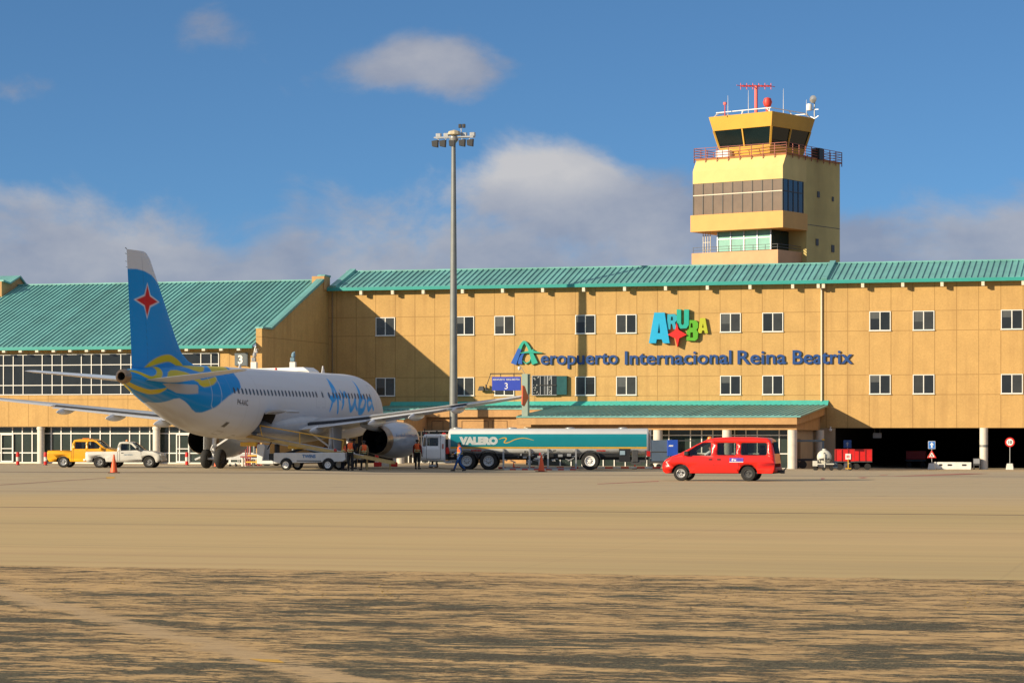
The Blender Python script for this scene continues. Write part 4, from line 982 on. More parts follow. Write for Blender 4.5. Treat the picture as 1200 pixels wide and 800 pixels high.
    b = MB(); b.prism([(16.8, 2.5), (18.3, 2.5), (18.2, 1.15), (17.1, 1.05)], lambda a, z, d: ac(a, sgn*(4.15+d+(2.5-z)*.05), z), -.02, .03); b.build('gear_door', ac_grey, AC, bevel=.01)
    # tailplane
    b = MB(); rings = []
    for y, le, c, z in ((.5, 32.35, 4.0, 4.95), (1.0, 32.75, 3.6, 5.0), (6.1, 35.55, 1.5, 5.46), (6.22, 35.75, 1.2, 5.47)):
        rings.append([ac(le+x*c, sgn*y, z+yv*c) for x, yv in aerofoil(14, .09, 0, 1, 0)])
    b.loft(rings); b.build('tailplane', ac_white, AC, autos=40)
# nose gear
b = MB(); b.cyl(ac(5.0, 0, 2.1), ac(5.07, 0, .4), .09); b.cyl(ac(5.07, -.3, .38), ac(5.07, .3, .38), .05); b.build('landing_gear_strut', ac_white, AC, autos=40)
for s2 in (-1, 1):
    w = MB(); w.lathe([(.2, -.1), (.36, -.11), (.38, 0), (.36, .11), (.2, .1), (0, .06)], ac(5.07, s2*.25, .38), 'y', 24); w.build('gear_wheel', rubber, AC, autos=50)
# fin with painted star -------------------------------------------------
fz = [5.62, 5.95, 6.3, 7.2, 8.2, 9.2, 10.2, 11.2, 11.85]
def fin_le(z): return float(np.interp(z, [5.62, 5.95, 6.15, 6.6, 7.4, 10.3, 11.5, 11.78, 11.85], [27.6, 28.9, 29.7, 30.6, 31.35, 33.6, 34.55, 34.95, 35.25]))
def fin_te(z): return float(np.interp(z, [5.62, 11.85], [36.65, 37.3]))
nz, nc = 150, 90; zs = np.linspace(5.5, 11.85, nz); V = []; Fq = []
for z in zs:
    le, te = fin_le(z), fin_te(z); c = te-le
    for s_ in (1, -1):
        for i in range(nc+1):
            x = i/nc; x = x**1.15; tk = .105*min(1, 4.2/c)
            y = 5*tk*(.2969*math.sqrt(x)-.126*x-.3516*x*x+.2843*x**3-.1036*x**4)*c
            V.append((le+x*c, s_*y, z))
V = np.array(V); rn = 2*(nc+1)
for k in range(nz-1):
    for s_ in range(2):
        for i in range(nc):
            a = k*rn+s_*(nc+1)+i; Fq.append((a, a+1, a+rn+1, a+rn))
top = (nz-1)*rn
for i in range(nc): Fq.append((top+i, top+i+1, top+nc+1+i+1, top+nc+1+i))
for k in range(nz-1): a = k*rn+nc; Fq.append((a, a+nc+1, a+nc+1+rn, a+rn))
me = bpy.data.meshes.new('fin'); me.from_pydata([tuple(ac(*p)) for p in V], [], Fq)
SR = 1.0; PP = (V[:, 0], V[:, 2]); col = np.ones((len(V), 3))*bluec
wl = np.interp(V[:, 0], [31, 33.2, 33.9, 34.6, 35.5, 36.3, 37.0, 38], [9.2, 9.95, 10.3, 10.62, 10.80, 10.86, 10.83, 10.75]); lay(np.array([.60, .60, .60]), np.clip((V[:, 2]-wl)/.05+.5, 0, 1))
sc = (35.15, 9.22)
def star(R1, Rh, k): return [(sc[0]+(Rh if i % 4 == 0 else -Rh if i % 4 == 2 else 0) if i % 1 == 0 else 0, 0) for i in range(0)] 
def spts(v, h, q):
    P = [(0, v), (q, q*.95), (h, 0), (q, -q*.95), (0, -v), (-q, -q*.95), (-h, 0), (-q, q*.95)]
    return [(sc[0]-x, sc[1]+y) for x, y in P]
lay(np.array([.62, .62, .62]), cov(sdf(spts(.98, 1.42, .34)))); lay(np.array([.52, .008, .006]), cov(sdf(spts(.85, 1.20, .27))))
lay(yel, cov(dist_poly(PP, smooth([(35.3,5.6,.05),(34.6,5.85,.14),(33.6,6.10,.2),(32.6,6.22,.2),(31.8,6.08,.2),(31.1,5.85,.18),(30.6,5.6,.12)])), .05))
lay(np.array([.02, .06, .12]), .6*cov(dist_poly(PP, [(34.9, 5.6, .012), (35.75, 11.5, .012)]), .04)); lay(np.array([.1, .1, .1]), .5*cov(dist_poly(PP, [(33.6, 9.1, .02), (33.75, 9.2, .02)]), .04))
at = me.color_attributes.new('livery', 'FLOAT_COLOR', 'POINT'); at.data.foreach_set('color', np.concatenate([col, np.ones((len(V), 1))], 1).ravel())
me.materials.append(livm); me.polygons.foreach_set('use_smooth', [True]*len(me.polygons)); me.set_sharp_from_angle(angle=math.radians(40))
bmx = bmesh.new(); bmx.from_mesh(me); bmesh.ops.recalc_face_normals(bmx, faces=bmx.faces); bmx.to_mesh(me); bmx.free()
fn_ = bpy.data.objects.new('tail_fin', me); COL.objects.link(fn_); fn_.parent = AC
b = MB(); b.bar(ac(37.3, 0, 11.6), ac(37.5, 0, 11.62), .02); b.bar(ac(37.25, 0, 11.2), ac(37.45, 0, 11.2), .02); b.bar(ac(37.2, 0, 10.9), ac(37.38, 0, 10.9), .02); b.bar(ac(37.3, 0, 11.86), ac(37.45, 0, 11.92), .03); b.build('static_wick', black, AC)
# auxiliary exhaust ring and cone
b = MB(); b.lathe([(r_, LG-t) for r_, t in [(.36, 37.3), (.39, 37.5), (.37, 37.85), (.24, 37.95), (.20, 37.9), (.19, 37.3), (.02, 37.28)]], (0, 0, 5.12), 'x', 32, mis=[0, 0, 0, 0, 1, 1]); b.build('tail_exhaust', [hot, MATS['soot_black']], AC, autos=50)
# aerials and roof bits
b = MB(); b.prism([(9.6, 5.93), (9.1, 5.93), (9.35, 6.38), (9.45, 6.38)], lambda a, z, d: ac(a, d, z), -.02, .02); b.build('blade_antenna', ac_white, AC)
b = MB(); b.prism([(22.6, 5.93), (22.2, 5.93), (22.4, 6.16), (22.5, 6.16)], lambda a, z, d: ac(a, d, z), -.02, .02); b.build('blade_antenna', ac_white, AC)
b = MB(); b.lathe([(.0, .13), (.06, .1), (.08, 0)], ac(17, 0, 5.95), 'z', 12); b.build('beacon_light', red_p, AC, smooth=True)
SR = 1.5
# ------------------------------------------------------------------ control tower. local: x = along the front face (to the left), y = back
TA = math.atan(0.7); CT, ST = math.cos(TA), math.sin(TA)
# local x' axis points left-back (-CT, ST); local y' axis points right-back (ST, CT).  Mirror x so the frame stays right handed: X = -a
TW = thing('control_tower', 'yellow airport control tower with slanted glass cab and red railings behind the terminal', 'control tower', (23.8, 225.0, 0), -TA)
def tp(a, b_, z): return Vector((-a, b_, z))
yel_w = mat('yellow_tower_paint', (0.66, 0.50, 0.19), 0.75, 0, 0.10, 0.5, bump=.2, dirt=.45)
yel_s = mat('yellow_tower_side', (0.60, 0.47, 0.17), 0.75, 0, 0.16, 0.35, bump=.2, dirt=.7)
org_w = mat('orange_tower_band', (0.66, 0.36, 0.11), 0.75, 0, 0.08, 0.6, bump=.2, dirt=.2)
peach = mat('peach_tower_band', (0.62, 0.34, 0.17), 0.75, 0, 0.12, 0.6, bump=.2, dirt=.5)
cab_y = mat('amber_cab_paint', (0.66, 0.36, 0.045), 0.6, 0, 0.08, 0.6, dirt=.3)
sunlit_gl = mat('sunlit_blind_glass', (0.20, 0.14, 0.09), 0.12, 0.0, 0.15, 0.8, spec=.6)  # front tower panes: sunlit blinds painted into the tinted glass as brown
blue_gl = mat('dark_blue_glass', (0.018, 0.026, 0.045), 0.08, 0, .2, 1)
aqua = mat('aqua_blinds', (0.16, 0.40, 0.33), 0.5, 0, .12, 1.5)
mull = mat('dark_mullion', (0.03, .025, .022), .5)
def tb(b, a0, a1, b0, b1, z0, z1, mi=0): b.box(-a1, -a0, b0, b1, z0, z1, mi)
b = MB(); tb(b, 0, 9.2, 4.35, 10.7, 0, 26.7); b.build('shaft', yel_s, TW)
b = MB(); b.prism([(0, 24.52), (0, 25.65), (.62, 26.7), (4.345, 26.7), (4.345, 24.52)], lambda y, z, d: (d, y, z), -9.2, 0); b.build('parapet', yel_w, TW)
b = MB(); tb(b, 0.06, 9.14, .06, 4.34, 21.7, 24.52); b.build('office_core', black, TW)
b = MB(); tb(b, .05, 9.15, .03, .055, 21.72, 24.5); wg = b.build('window_band', sunlit_gl, TW)
b = MB()
for i in range(10): a = .05+i*(9.1/9); tb(b, a-.04, a+.04, -.02, .03, 21.72, 24.5)
b.build('mullion', mull, wg)
b = MB(); tb(b, .05, 9.15, -.03, -.0205, 23.42, 23.5); b.build('transom', cream, wg)
b = MB(); tb(b, .02, .055, .1, 3.75, 21.72, 24.5); wg2 = b.build('window_band', blue_gl, TW)
b = MB()
for i in range(5): y = .1+i*.91; tb(b, -.02, .02, y-.05, y+.05, 21.72, 24.5)
tb(b, -.015, .02, .1, 3.75, 23.42, 23.5); b.build('mullion', mull, wg2)
b = MB(); tb(b, .001, .05, 3.8, 4.34, 21.7, 24.52); b.build('corner_panel', yel_s, TW)
b = MB(); tb(b, -.12, 9.35, -.18, 4.345, 20.2, 21.699); b.build('floor_band', org_w, TW, bevel=.02)
b = MB(); tb(b, 1.85, 7.3, 1.25, 4.34, 18.4, 20.199); b.build('lounge_core', black, TW)
b = MB(); tb(b, 1.85, 7.3, 1.2, 1.245, 18.45, 20.19); wl_ = b.build('lounge_window', aqua, TW)
b = MB()
for i in range(5): a = 1.85+i*5.45/4; tb(b, a-.05, a+.05, 1.12, 1.199, 18.4, 20.19)
tb(b, 1.85, 7.3, 1.14, 1.198, 19.5, 19.57); b.build('frame', steel, wl_)
b = MB(); tb(b, 1.8, 1.845, 1.3, 4.34, 18.45, 20.19); b.build('lounge_window', mat('dark_aqua_glass', (.012, .04, .038), .1), TW)
b = MB(); tb(b, .45, 9.3, -.05, 4.345, 16.7, 18.3); b.build('balcony', peach, TW, bevel=.02)
b = MB()
for z in (18.55, 18.8): b.bar(tp(.55, .05, z), tp(9.2, .05, z), .04); b.bar(tp(.55, .05, z), tp(.55, 4.3, z), .04)
for i in range(8): b.bar(tp(.55+i*1.235, .05, 18.3), tp(.55+i*1.235, .05, 18.8), .035)
b.build('balcony_rail', dkgrey, TW)
b = MB()
for a in (7.9, 8.15, 8.4, 8.65): b.bar(tp(a, .9, 18.3), tp(a, .9, 20.2), .05)
for z in (18.6, 19.3, 19.9): b.bar(tp(7.9, .9, z), tp(8.65, .9, z), .04)
b.build('access_ladder', cream, TW)
for (y, z, s_) in ((6.55, 24.2-.6, .45), (9.3, 23.4, .34), (6.3, 19.3, .5), (9.3, 18.9, .55)):
    b = MB(); tb(b, -.05, -.001, y-s_/2, y+s_/2, z-s_*.6, z+s_*.6); b.build('vent_louvre', dkgrey, TW); 
b = MB(); tb(b, -.012, -.001, 4.36, 10.69, 20.75, 20.80); b.build('joint_line', dkgrey, TW)
# red railing round the deck
rail_m = mat('rust_red_rail', (0.30, 0.07, 0.04), .6, 0, .2, 4)
b = MB(); loop = [(-.12, .45), (9.32, .45), (9.32, 10.85), (-.12, 10.85)]
for i in range(4):
    p, q = loop[i], loop[(i+1) % 4]; L_ = math.dist(p, q); n = int(L_/1.15)
    for z in (26.82, 27.05, 27.28, 27.51, 27.74): b.bar(tp(*p, z), tp(*q, z), .045)
    for k in range(n+1):
        t = k/n; x, y = p[0]+(q[0]-p[0])*t, p[1]+(q[1]-p[1])*t; b.bar(tp(x, y, 26.45), tp(x, y, 27.76), .06)
b.build('deck_railing', rail_m, TW)
b = MB(); b.box(-9.3, .1, .5, .62, 26.701, 26.80); b.box(0.0, .1, .62, 10.8, 26.701, 26.80); b.build('deck_edge', mat('orange_rust_edge', (.5, .2, .06), .7), TW)
# cab: square turned so one corner faces the apron; tapers downwards
ca = math.radians(40); cx, cy = 22.98, 226.0
def cabp(a, b_, z):      # a to the left, b to the back-right, from the near corner, in world; convert to tower-local
    wx = cx - a*math.cos(ca) + b_*math.sin(ca); wy = cy + a*math.sin(ca) + b_*math.cos(ca)
    dx, dy = wx-23.8, wy-225.0; return Vector((dx*CT - dy*ST, dx*ST + dy*CT, z))
def ring_at(inset, z): W_ = 6.9; return [cabp(inset, inset, z), cabp(W_-inset, inset, z), cabp(W_-inset, W_-inset, z), cabp(inset, W_-inset, z)]
def ins(z): return max(0, (30.5-z)*0.235)
b = MB(); b.loft([ring_at(ins(z), z) for z in (29.3, 30.56)]); b.build('cab_fascia', cab_y, TW, bevel=.02)
b = MB(); b.loft([ring_at(ins(z), z) for z in (26.7, 27.75)]); b.build('cab_base', cab_y, TW, bevel=.02)
b = MB(); b.loft([ring_at(ins(z)+.10, z) for z in (27.75, 29.3)]); b.build('cab_glass', mat('cab_glass', (.008, .014, .014), .05, 0, .3, .7, spec=.4), TW)
for k in range(4):
    r0, r1 = ring_at(ins(27.75)+.04, 27.75), ring_at(ins(29.3)+.04, 29.3)
    b = MB(); b.bar(r0[k], r1[k], .16); b.build('cab_mullion', cab_y, TW); m0, m1 = (r0[k]+r0[(k+1) % 4])/2, (r1[k]+r1[(k+1) % 4])/2; b = MB(); b.bar(m0, m1, .12); b.build('cab_mullion', cab_y, TW)
b = MB(); r0 = ring_at(.5, 30.95); rz = ring_at(.25, 30.56)
for k in range(4):
    b.bar(r0[k], r0[(k+1) % 4], .07); 
    for t in (0.03, .5): p = r0[k].lerp(r0[(k+1) % 4], t); q = rz[k].lerp(rz[(k+1) % 4], t); b.bar(p, q, .06); p2 = p.lerp(r0[(k+1) % 4], .05); b.bar(p2, q, .05)
b.build('roof_rail', white_p, TW)
def cabpx(px, depth_t, z):   # point on the cab roof seen at bearing px
    D = 226+depth_t; wx = (px-600)/FOC*D; dx, dy = wx-23.8, D-225; return Vector((dx*CT-dy*ST, dx*ST+dy*CT, z))
def zt_(py, dt): return CH+(YH-py)*(226+dt)/FOC
b = MB(); c = cabpx(886, 5, 30.5); zt2 = zt_(101, 5); b.bar(c, (c.x, c.y, zt2), .22); 
e0, e1 = cabpx(868, 5, zt2), cabpx(903.5, 5, zt2); b.bar(e0, e1, .12)
for k in range(6):
    p = e0.lerp(e1, k/5); b.bar((p.x, p.y, p.z-.32), (p.x, p.y, p.z+.25), .05)
    q = Vector((CT*0.0+.0, 1.0, 0)); b.bar((p.x-.0, p.y-.7, p.z), (p.x, p.y+.7, p.z), .05)
b.build('direction_antenna', mat('signal_red', (.62, .05, .035), .5, 0, .1, 3), TW)
b = MB(); c = cabpx(899.5, 2, 0); b.lathe([(0, -.45), (.3, -.35), (.42, 0), (.3, .35), (0, .45)], (c.x, c.y, zt_(120, 2)), n=18); b.cyl((c.x, c.y, 30.5), (c.x, c.y, zt_(124, 2)), .16); b.build('obstruction_beacon', MATS['signal_red'], TW, autos=50)
for px, py in ((853, 112), (877, 106), (918, 104), (945, 117)): b = MB(); c = cabpx(px, 4, 30.5); b.cyl(c, (c.x, c.y, zt_(py, 4)), .03, .012, 6); b.build('whip_antenna', white_p, TW)
b = MB(); c = cabpx(948.5, 4, 0); b.lathe([(0, .36), (.22, .30), (.28, .08), (.24, -.28), (0, -.30)], (c.x, c.y, zt_(126, 4)), n=18); b.build('radome', white_p, TW, autos=50)
b = MB(); c = cabpx(954.5, 4, 30.5); zt3 = zt_(113, 4); b.cyl(c, (c.x, c.y, zt3), .06); b.lathe([(0, -.16), (.3, -.05), (.36, .02), (0, 0)], (c.x, c.y-.3, zt3-.3), 'y', 14); b.bar((c.x-.4, c.y, zt3-1.2), (c.x+.4, c.y, zt3-1.2), .05); b.bar((c.x, c.y, zt3-2), (c.x+.4, c.y, 30.6), .05); b.bar((c.x, c.y, zt3-2), (c.x-.4, c.y, 30.6), .05); b.build('dish_antenna', steel, TW, autos=50)
b = MB(); c = cabpx(849.5, 3, 30.5); b.cyl(c, (c.x, c.y, zt_(120, 3)), .05); b.box(c.x-.12, c.x+.12, c.y-.1, c.y+.1, zt_(123, 3), zt_(120, 3)); b.build('wind_sensor', MATS['signal_red'], TW)
b = MB(); c = cabpx(957, 4.5, 26.71); b.box(c.x-.3, c.x+.5, c.y-.4, c.y+.4, 26.72, 27.75); b.build('equipment_cabinet', black, TW, bevel=.04)
b = MB(); tb(b, 6.0, 7.4, 1.0, 1.7, 26.81, 27.5); b.build('air_conditioner', white_p, TW, bevel=.03)

# ------------------------------------------------------------------ apron lighting mast
wM = -7.66; uM = U(531.5, wM); zM = Zb(534, 160, wM)
LM = thing('light_mast', 'tall grey apron lighting mast carrying two rows of floodlights', 'light mast', bw(uM, wM, -.06), -PSI)
b = MB(); b.cyl((0, 0, -.2), (0, 0, 12), .31, .25, 20); b.cyl((0, 0, 12), (0, 0, zM-.3), .248, .15, 20); b.cyl((0,0,0), (0,0,.12), .6, .6, 16); b.build('pole', galv, LM, autos=40)
s = ray_w(534, wM)/FOC; zc = zM
b = MB(); b.bar((-24*s, 0, zc+.02), (24*s, 0, zc+.02), .09); b.bar((-24*s, .5, zc+.02), (24*s, .5, zc+.02), .07); b.lathe([(.15, -.4), (.32, -.2), (.32, .05), (.1, .15)], (0, .1, zc), n=16)
for x in (-19, -10, 0, 10, 19): b.bar((x*s, 0, zc-.5), (x*s, .1, zc+.05), .05)
b.cyl((8.5*s, .2, zc), (8.5*s, .2, zc+.75), .035)
b.build('crossarm', steel, LM, autos=40)
b = MB(); b.lathe([(.02, .55), (.42, .42), (.5, .2), (.12, .12)], (.3*s, .1, zc), n=10); b.build('hoist_cover', mat('mast_hood', (.48, .40, .26), .6), LM)
for i, x in enumerate((-24, -14, -1.5, 11.5, 22)):
    f = MB(); f.prism([(-.24, .05), (.24, .12), (.20, -.42), (-.20, -.34)], lambda a, z, d: (x*s*.93+a, d, zc-.28+z), -.18, .14); o = f.build('floodlight', black, LM, bevel=.02)
for i, x in enumerate((-20, -10.5, 11.5, 21.5)):
    f = MB(); f.box(x*s-.18, x*s+.18, .25, .55, zc+.08, zc+.36); f.build('floodlight', steel, LM, bevel=.03)
for x in (6.8, 11.3):
    f = MB(); f.box(x*s-.09, x*s+.12, .1, .3, zc+.68, zc+.95); f.build('obstruction_light', black, LM, bevel=.02)
# ------------------------------------------------------------------ wheels
def wheel(parent, x, y, r, w, side, rimr=.6, rim=None, hubcap=True, slots=6):
    """axis = local y; side = +1 outer face towards +y"""
    b = MB(); b.lathe([(r*.62, -w/2), (r*.93, -w/2), (r*.985, -w*.36), (r, -w*.2), (r, w*.2), (r*.985, w*.36), (r*.93, w/2), (r*.62, w/2)], (0, 0, 0), 'y', 36)
    o = b.build('wheel', rubber, parent, autos=40, loc=(x, y, r)); o.name = 'wheel'
    b = MB(); s_ = side; R = r*rimr; b.lathe([(0, s_*w*.34), (R*.2, s_*w*.36), (R*.26, s_*w*.25), (R*.62, s_*w*.20), (R*.78, s_*w*.22), (R*.86, s_*w*.40), (R*.97, s_*w*.47), (R*1.04, s_*w*.44), (R*1.04, -s_*w*.3), (0, -s_*w*.3)], (0, 0, 0), 'y', 28)
    b.build('rim', rim or rim_m, o, autos=35)
    b = MB()
    for k in range(slots):
        a = 2*PI*k/slots; c = (R*.47*math.cos(a), s_*w*.232, R*.47*math.sin(a)); b.cyl((c[0], s_*w*.20, c[2]), (c[0], s_*w*.255, c[2]), R*.105, n=8)
    b.build('wheel_slot', black, o); return o
seat_m = mat('grey_seat', (.07, .07, .075), .9, 0, .2, 5)
cabin_gl = glass_mat('tinted_vehicle_glass', (.50, .54, .52))
clear_gl = glass_mat('clear_vehicle_glass', (.78, .82, .80))
lens_c = mat('clear_lens', (.62, .62, .60), .12, .3, .1, 5); lens_r = mat('red_lens', (.42, .012, .01), .2, 0, .1, 4); lens_o = mat('amber_lens', (.75, .22, .02), .25, 0, .1, 4)
def mid(a, b_, t): return tuple(a[i]*(1-t)+b_[i]*t for i in range(len(a)))
def car_shell(root, side, holes, hw, paint, belt, tumble, top_from, top_to, glass_sel=None, skip=(), crown=.03, name='body'):
    """side: closed outline (x,z) clockwise; panels at both sides + strip over the outline between indices top_from..top_to"""
    ztop = max(z for _, z in side)
    def yy(z, s):
        if z > belt: return s*(hw - tumble*((z-belt)/(ztop-belt))**1.25)
        t = max(0, min(1, (belt-z)/belt)); return s*(hw - .05*t**3 + .015*math.sin(PI*t))
    lv = [belt*.35, belt*.55, belt*.8, belt, belt+(ztop-belt)*.3, belt+(ztop-belt)*.6, belt+(ztop-belt)*.85]
    for s in (-1, 1):
        poly_panel(side, holes, lambda x, z: Vector((x, yy(z, s), z)), lv, name='side_panel', m=paint, parent=root, thick=.03)
    n = len(side); idx = list(range(top_from, top_to+1)); seg = []
    for k in idx[:-1]:
        if k in skip: continue
        seg.append(k)
    b = MB(); g = MB(); fr = (-1, -.97, -.9, -.6, 0, .6, .9, .97, 1); cr = (0, .35, .7, .92, 1, .92, .7, .35, 0)
    def rg(i):
        x, z = side[i % n]; a, c = side[(i-1) % n], side[(i+1) % n]; dx, dz = c[0]-a[0], c[1]-a[1]; l = math.hypot(dx, dz) or 1; nx, nz = -dz/l, dx/l
        if nz < 0 and abs(nz) > .7: nx, nz = -nx, -nz
        w_ = abs(yy(z, 1)); return [Vector((x+nx*crown*c_, f*w_, z+nz*crown*c_)) for f, c_ in zip(fr, cr)]
    for k in seg:
        (g if glass_sel and k in glass_sel else b).loft([rg(k), rg(k+1)], closed=False, cap=False)
    bo = b.build(name, paint, root, recalc=True, autos=38); 
    bm = bmesh.new(); bm.from_mesh(bo.data); bmesh.ops.remove_doubles(bm, verts=bm.verts, dist=.0008); bmesh.ops.recalc_face_normals(bm, faces=bm.faces); bm.to_mesh(bo.data); bm.free()
    bo.data.polygons.foreach_set('use_smooth', [True]*len(bo.data.polygons)); bo.data.set_sharp_from_angle(angle=math.radians(38))
    if g.f: g.build('windscreen', cabin_gl, root, smooth=True)
    return yy
def shrink(loop, d):
    cx_, cz_ = sum(p[0] for p in loop)/len(loop), sum(p[1] for p in loop)/len(loop); return [(cx_+(x-cx_)*(1-d), cz_+(z-cz_)*(1-d)) for x, z in loop]
def side_glass(root, loop, yy, m=None, grow=.0, seal=True, both=True):
    for s in ((-1, 1) if both else (-1,)):
        b = MB(); L_ = shrink(loop, -grow); b.add([Vector((x, yy(z, s)*.988, z)) for x, z in L_], [tuple(range(len(L_)))]); o = b.build('side_window', m or cabin_gl, root, recalc=False)
        if seal:
            q = MB(); I = shrink(loop, .045); O = shrink(loop, -.02); n = len(loop)
            q.add([Vector((x, yy(z, s)*.994, z)) for x, z in O]+[Vector((x, yy(z, s)*.994, z)) for x, z in I], [(i, (i+1) % n, n+(i+1) % n, n+i) for i in range(n)]); q.build('seal', black, o, recalc=False)
def rr(x0, x1, z0, z1, r=.06, n=3):
    o = []
    for cx_, cz_, a in ((x1-r, z1-r, 0), (x0+r, z1-r, 90), (x0+r, z0+r, 180), (x1-r, z0+r, 270)):
        o += arc(cx_, cz_, r, a, a+90, n)
    return o
# ------------------------------------------------------------------ red minibus (front towards -x, near side = -y)
Dv = 114.6
V = thing('minibus', 'bright red minibus with amber roof lamp driving left across the apron', 'van', tuple(GW(846, Dv)), math.radians(-15))
red_v = mat('glossy_red_vehicle_paint', (0.70, 0.014, 0.006), 0.3, 0, 0.07, 2, coat=.25, dirt=.18)
r_ = .335; xf, xr = -1.70, 1.33
sd = [(-2.50, .42), (-2.53, .62), (-2.50, .80), (-2.36, .95), (-2.1, 1.08), (-1.75, 1.20), (-1.42, 1.38), (-.98, 1.62), (-.55, 1.82), (-.2, 1.90), (.6, 1.935), (1.5, 1.93), (2.15, 1.89), (2.30, 1.80), (2.40, 1.52), (2.47, 1.18), (2.49, .95), (2.52, .78), (2.52, .42), (2.40, .34)]
sd += arc(xr, r_, .42, 2, 178, 12) + arc(xf, r_, .42, 2, 178, 12)+[(-2.38, .33)]
h1 = [(-1.56, 1.12), (-1.30, 1.36), (-1.0, 1.56), (-.72, 1.70), (-.35, 1.72), (-.32, 1.12)]
h2 = rr(-.06, .80, 1.14, 1.70, .06); h3 = rr(1.0, 2.18, 1.14, 1.70, .09)
yy = car_shell(V, sd, [h1, h2, h3], .87, red_v, 1.05, .17, 0, 17, glass_sel=(6, 7), skip=())
for h in (h1, h2, h3): side_glass(V, h, yy, clear_gl if h is h1 else cabin_gl)
b = MB(); b.add([Vector((2.42+.0, y, z)) if z > 1.3 else Vector((2.505, y, z)) for y, z in ((-.66, 1.22), (.66, 1.22), (.6, 1.74), (-.6, 1.74))], [(0,1,2,3)]); b.build('rear_window', mat('privacy_glass', (.03, .06, .08), .5, 0, .2, 1, spec=0), V, recalc=False)
b = MB(); b.box(-2.35, 2.4, -.82, .82, .33, .40); b.box(-2.3, -2.2, -.8, .8, .4, .9); b.build('floor_pan', black, V)
for x in (xf, xr):
    for s in (-1, 1):
        b = MB(); o_ = arc(x, r_, .425, 0, 180, 12)
        b.loft([[Vector((px_, s*.845, pz)) for px_, pz in o_], [Vector((px_, s*.55, pz)) for px_, pz in o_]], closed=False, cap=False); b.add([Vector((px_, s*.56, pz)) for px_, pz in o_], [tuple(range(len(o_)))]); b.build('wheel_arch', black, V, recalc=False)
        wheel(V, x, s*.76, r_, .20, s, .58, rim_m if (x == xf) else mat('dull_steel_rim', (.07, .07, .07), .6), slots=7 if x == xf else 5)
for x0 in (-.62, .42, 1.40):
    for s in ((-1, 1) if x0 < 0 else (-1, 0, 1)):
        b = MB(); b.box(x0, x0+.45, s*.45-.22, s*.45+.22, .42, .85); b.box(x0+.38, x0+.50, s*.45-.22, s*.45+.22, .85, 1.42); b.box(x0+.39, x0+.47, s*.45-.11, s*.45+.11, 1.43, 1.60); b.build('seat', seat_m if x0 < 0 else mat('maroon_seat', (.22, .02, .015), .8), V, bevel=.04)
b = MB(); b.prism([(-1.95, .42), (-1.95, 1.10), (-1.35, 1.12), (-1.2, .95), (-1.25, .42)], lambda x, z, d: (x, d, z), -.8, .8); b.build('dashboard', black, V, bevel=.03)
b = MB(); b.lathe([(.17, -.015), (.185, 0), (.17, .015), (.155, 0), (.17, -.015)], (0, 0, 0), 'z', 20); o = b.build('steering_wheel', black, V, smooth=True, loc=(-1.12, -.42, 1.16)); o.rotation_euler = (0, math.radians(-62), 0)
b = MB(); b.lathe([(.11, 0), (.11, .05), (.085, .10), (0, .12)], (-.50, -.25, 1.865), n=16); b.box(-.62, -.38, -.36, -.14, 1.83, 1.868); b.build('roof_beacon', lens_o, V, autos=40)
b = MB(); b.box(-2.515, -2.3, -.80, -.60, .82, .98); b.box(-2.515, -2.3, .60, .80, .82, .98)
for s in (-1, 1):
    b = MB(); b.prism([(-2.46, .80), (-2.44, .90), (-2.20, 1.03), (-2.12, .98), (-2.30, .82)], lambda x, z, d: (x, d, z), s*.60, s*.868); b.build('headlight', lens_c, V, bevel=.01)
    b = MB(); b.prism([(2.36, .90), (2.36, 1.22), (2.475, 1.22), (2.51, .90)], lambda x, z, d: (x, d, z), s*.70, s*.868); b.build('tail_light', mat('dark_red_lens', (.20, .02, .015), .15, 0, .2, 6), V, bevel=.01)
    b = MB(); b.box(-1.52, -1.34, s*.88, s*1.06, 1.14, 1.32); b.bar((-1.42, s*.84, 1.14), (-1.42, s*.9, 1.2), .04); b.build('door_mirror', black, V, bevel=.03)
b = MB(); b.box(2.44, 2.58, -.84, .84, .40, .62); b.build('rear_bumper', mat('bumper_dull_red', (.30, .04, .03), .5), V, bevel=.04)
b = MB(); b.box(2.5, 2.515, -.72, .72, .64, .88); b.build('rear_grime', mat('tailgate_dirt', (.20, .03, .02), .8, 0, .5, 5, spec=0), V)
b = MB(); b.bar((2.4, -.3, .42), (2.85, -.3, .42), .10, .14); b.box(2.7, 2.86, -.45, -.12, .34, .50); b.bar((2.85, -.3, .5), (2.95, -.3, .58), .05); b.build('tow_hitch', black, V)
def vline(pts, w=.008, m=black, name='shut_line', off=.006, par=None, yf=None):
    yf = yf or yy; b = MB()
    for (x0, z0), (x1, z1) in zip(pts[:-1], pts[1:]):
        dx, dz = x1-x0, z1-z0; l = math.hypot(dx, dz); nx, nz = -dz/l*w/2, dx/l*w/2
        n = 5
        for i in range(n):
            a, c = mid((x0, z0), (x1, z1), i/n), mid((x0, z0), (x1, z1), (i+1)/n)
            b.add([Vector((p[0]+sx*nx, yf(p[1]+sx*nz, -1)-.016-off, p[1]+sx*nz)) for p, sx in ((a, -1), (c, -1), (c, 1), (a, 1))], [(0,1,2,3)])
    return b.build(name, m, par or V, recalc=False)
vline([(-1.62, 1.10), (-1.55, .80), (-1.22, .62), (-1.1, .40)]); vline([(-.20, 1.80), (-.20, .40)]); vline([(.9, 1.8), (.9, .62), (.92, .55)]); vline([(-.2, 1.08), (2.35, 1.08)], .012, mat('shade_crease', (.30, .01, .005), .4), 'crease')
vline([(-1.60, .72), (2.4, .74)], .016, MATS['shade_crease'], 'crease')
for x in (-.36, .02): b = MB(); b.box(x-.08, x+.08, -.915, -.895, .93, .99); b.build('door_handle', black, V, bevel=.01)
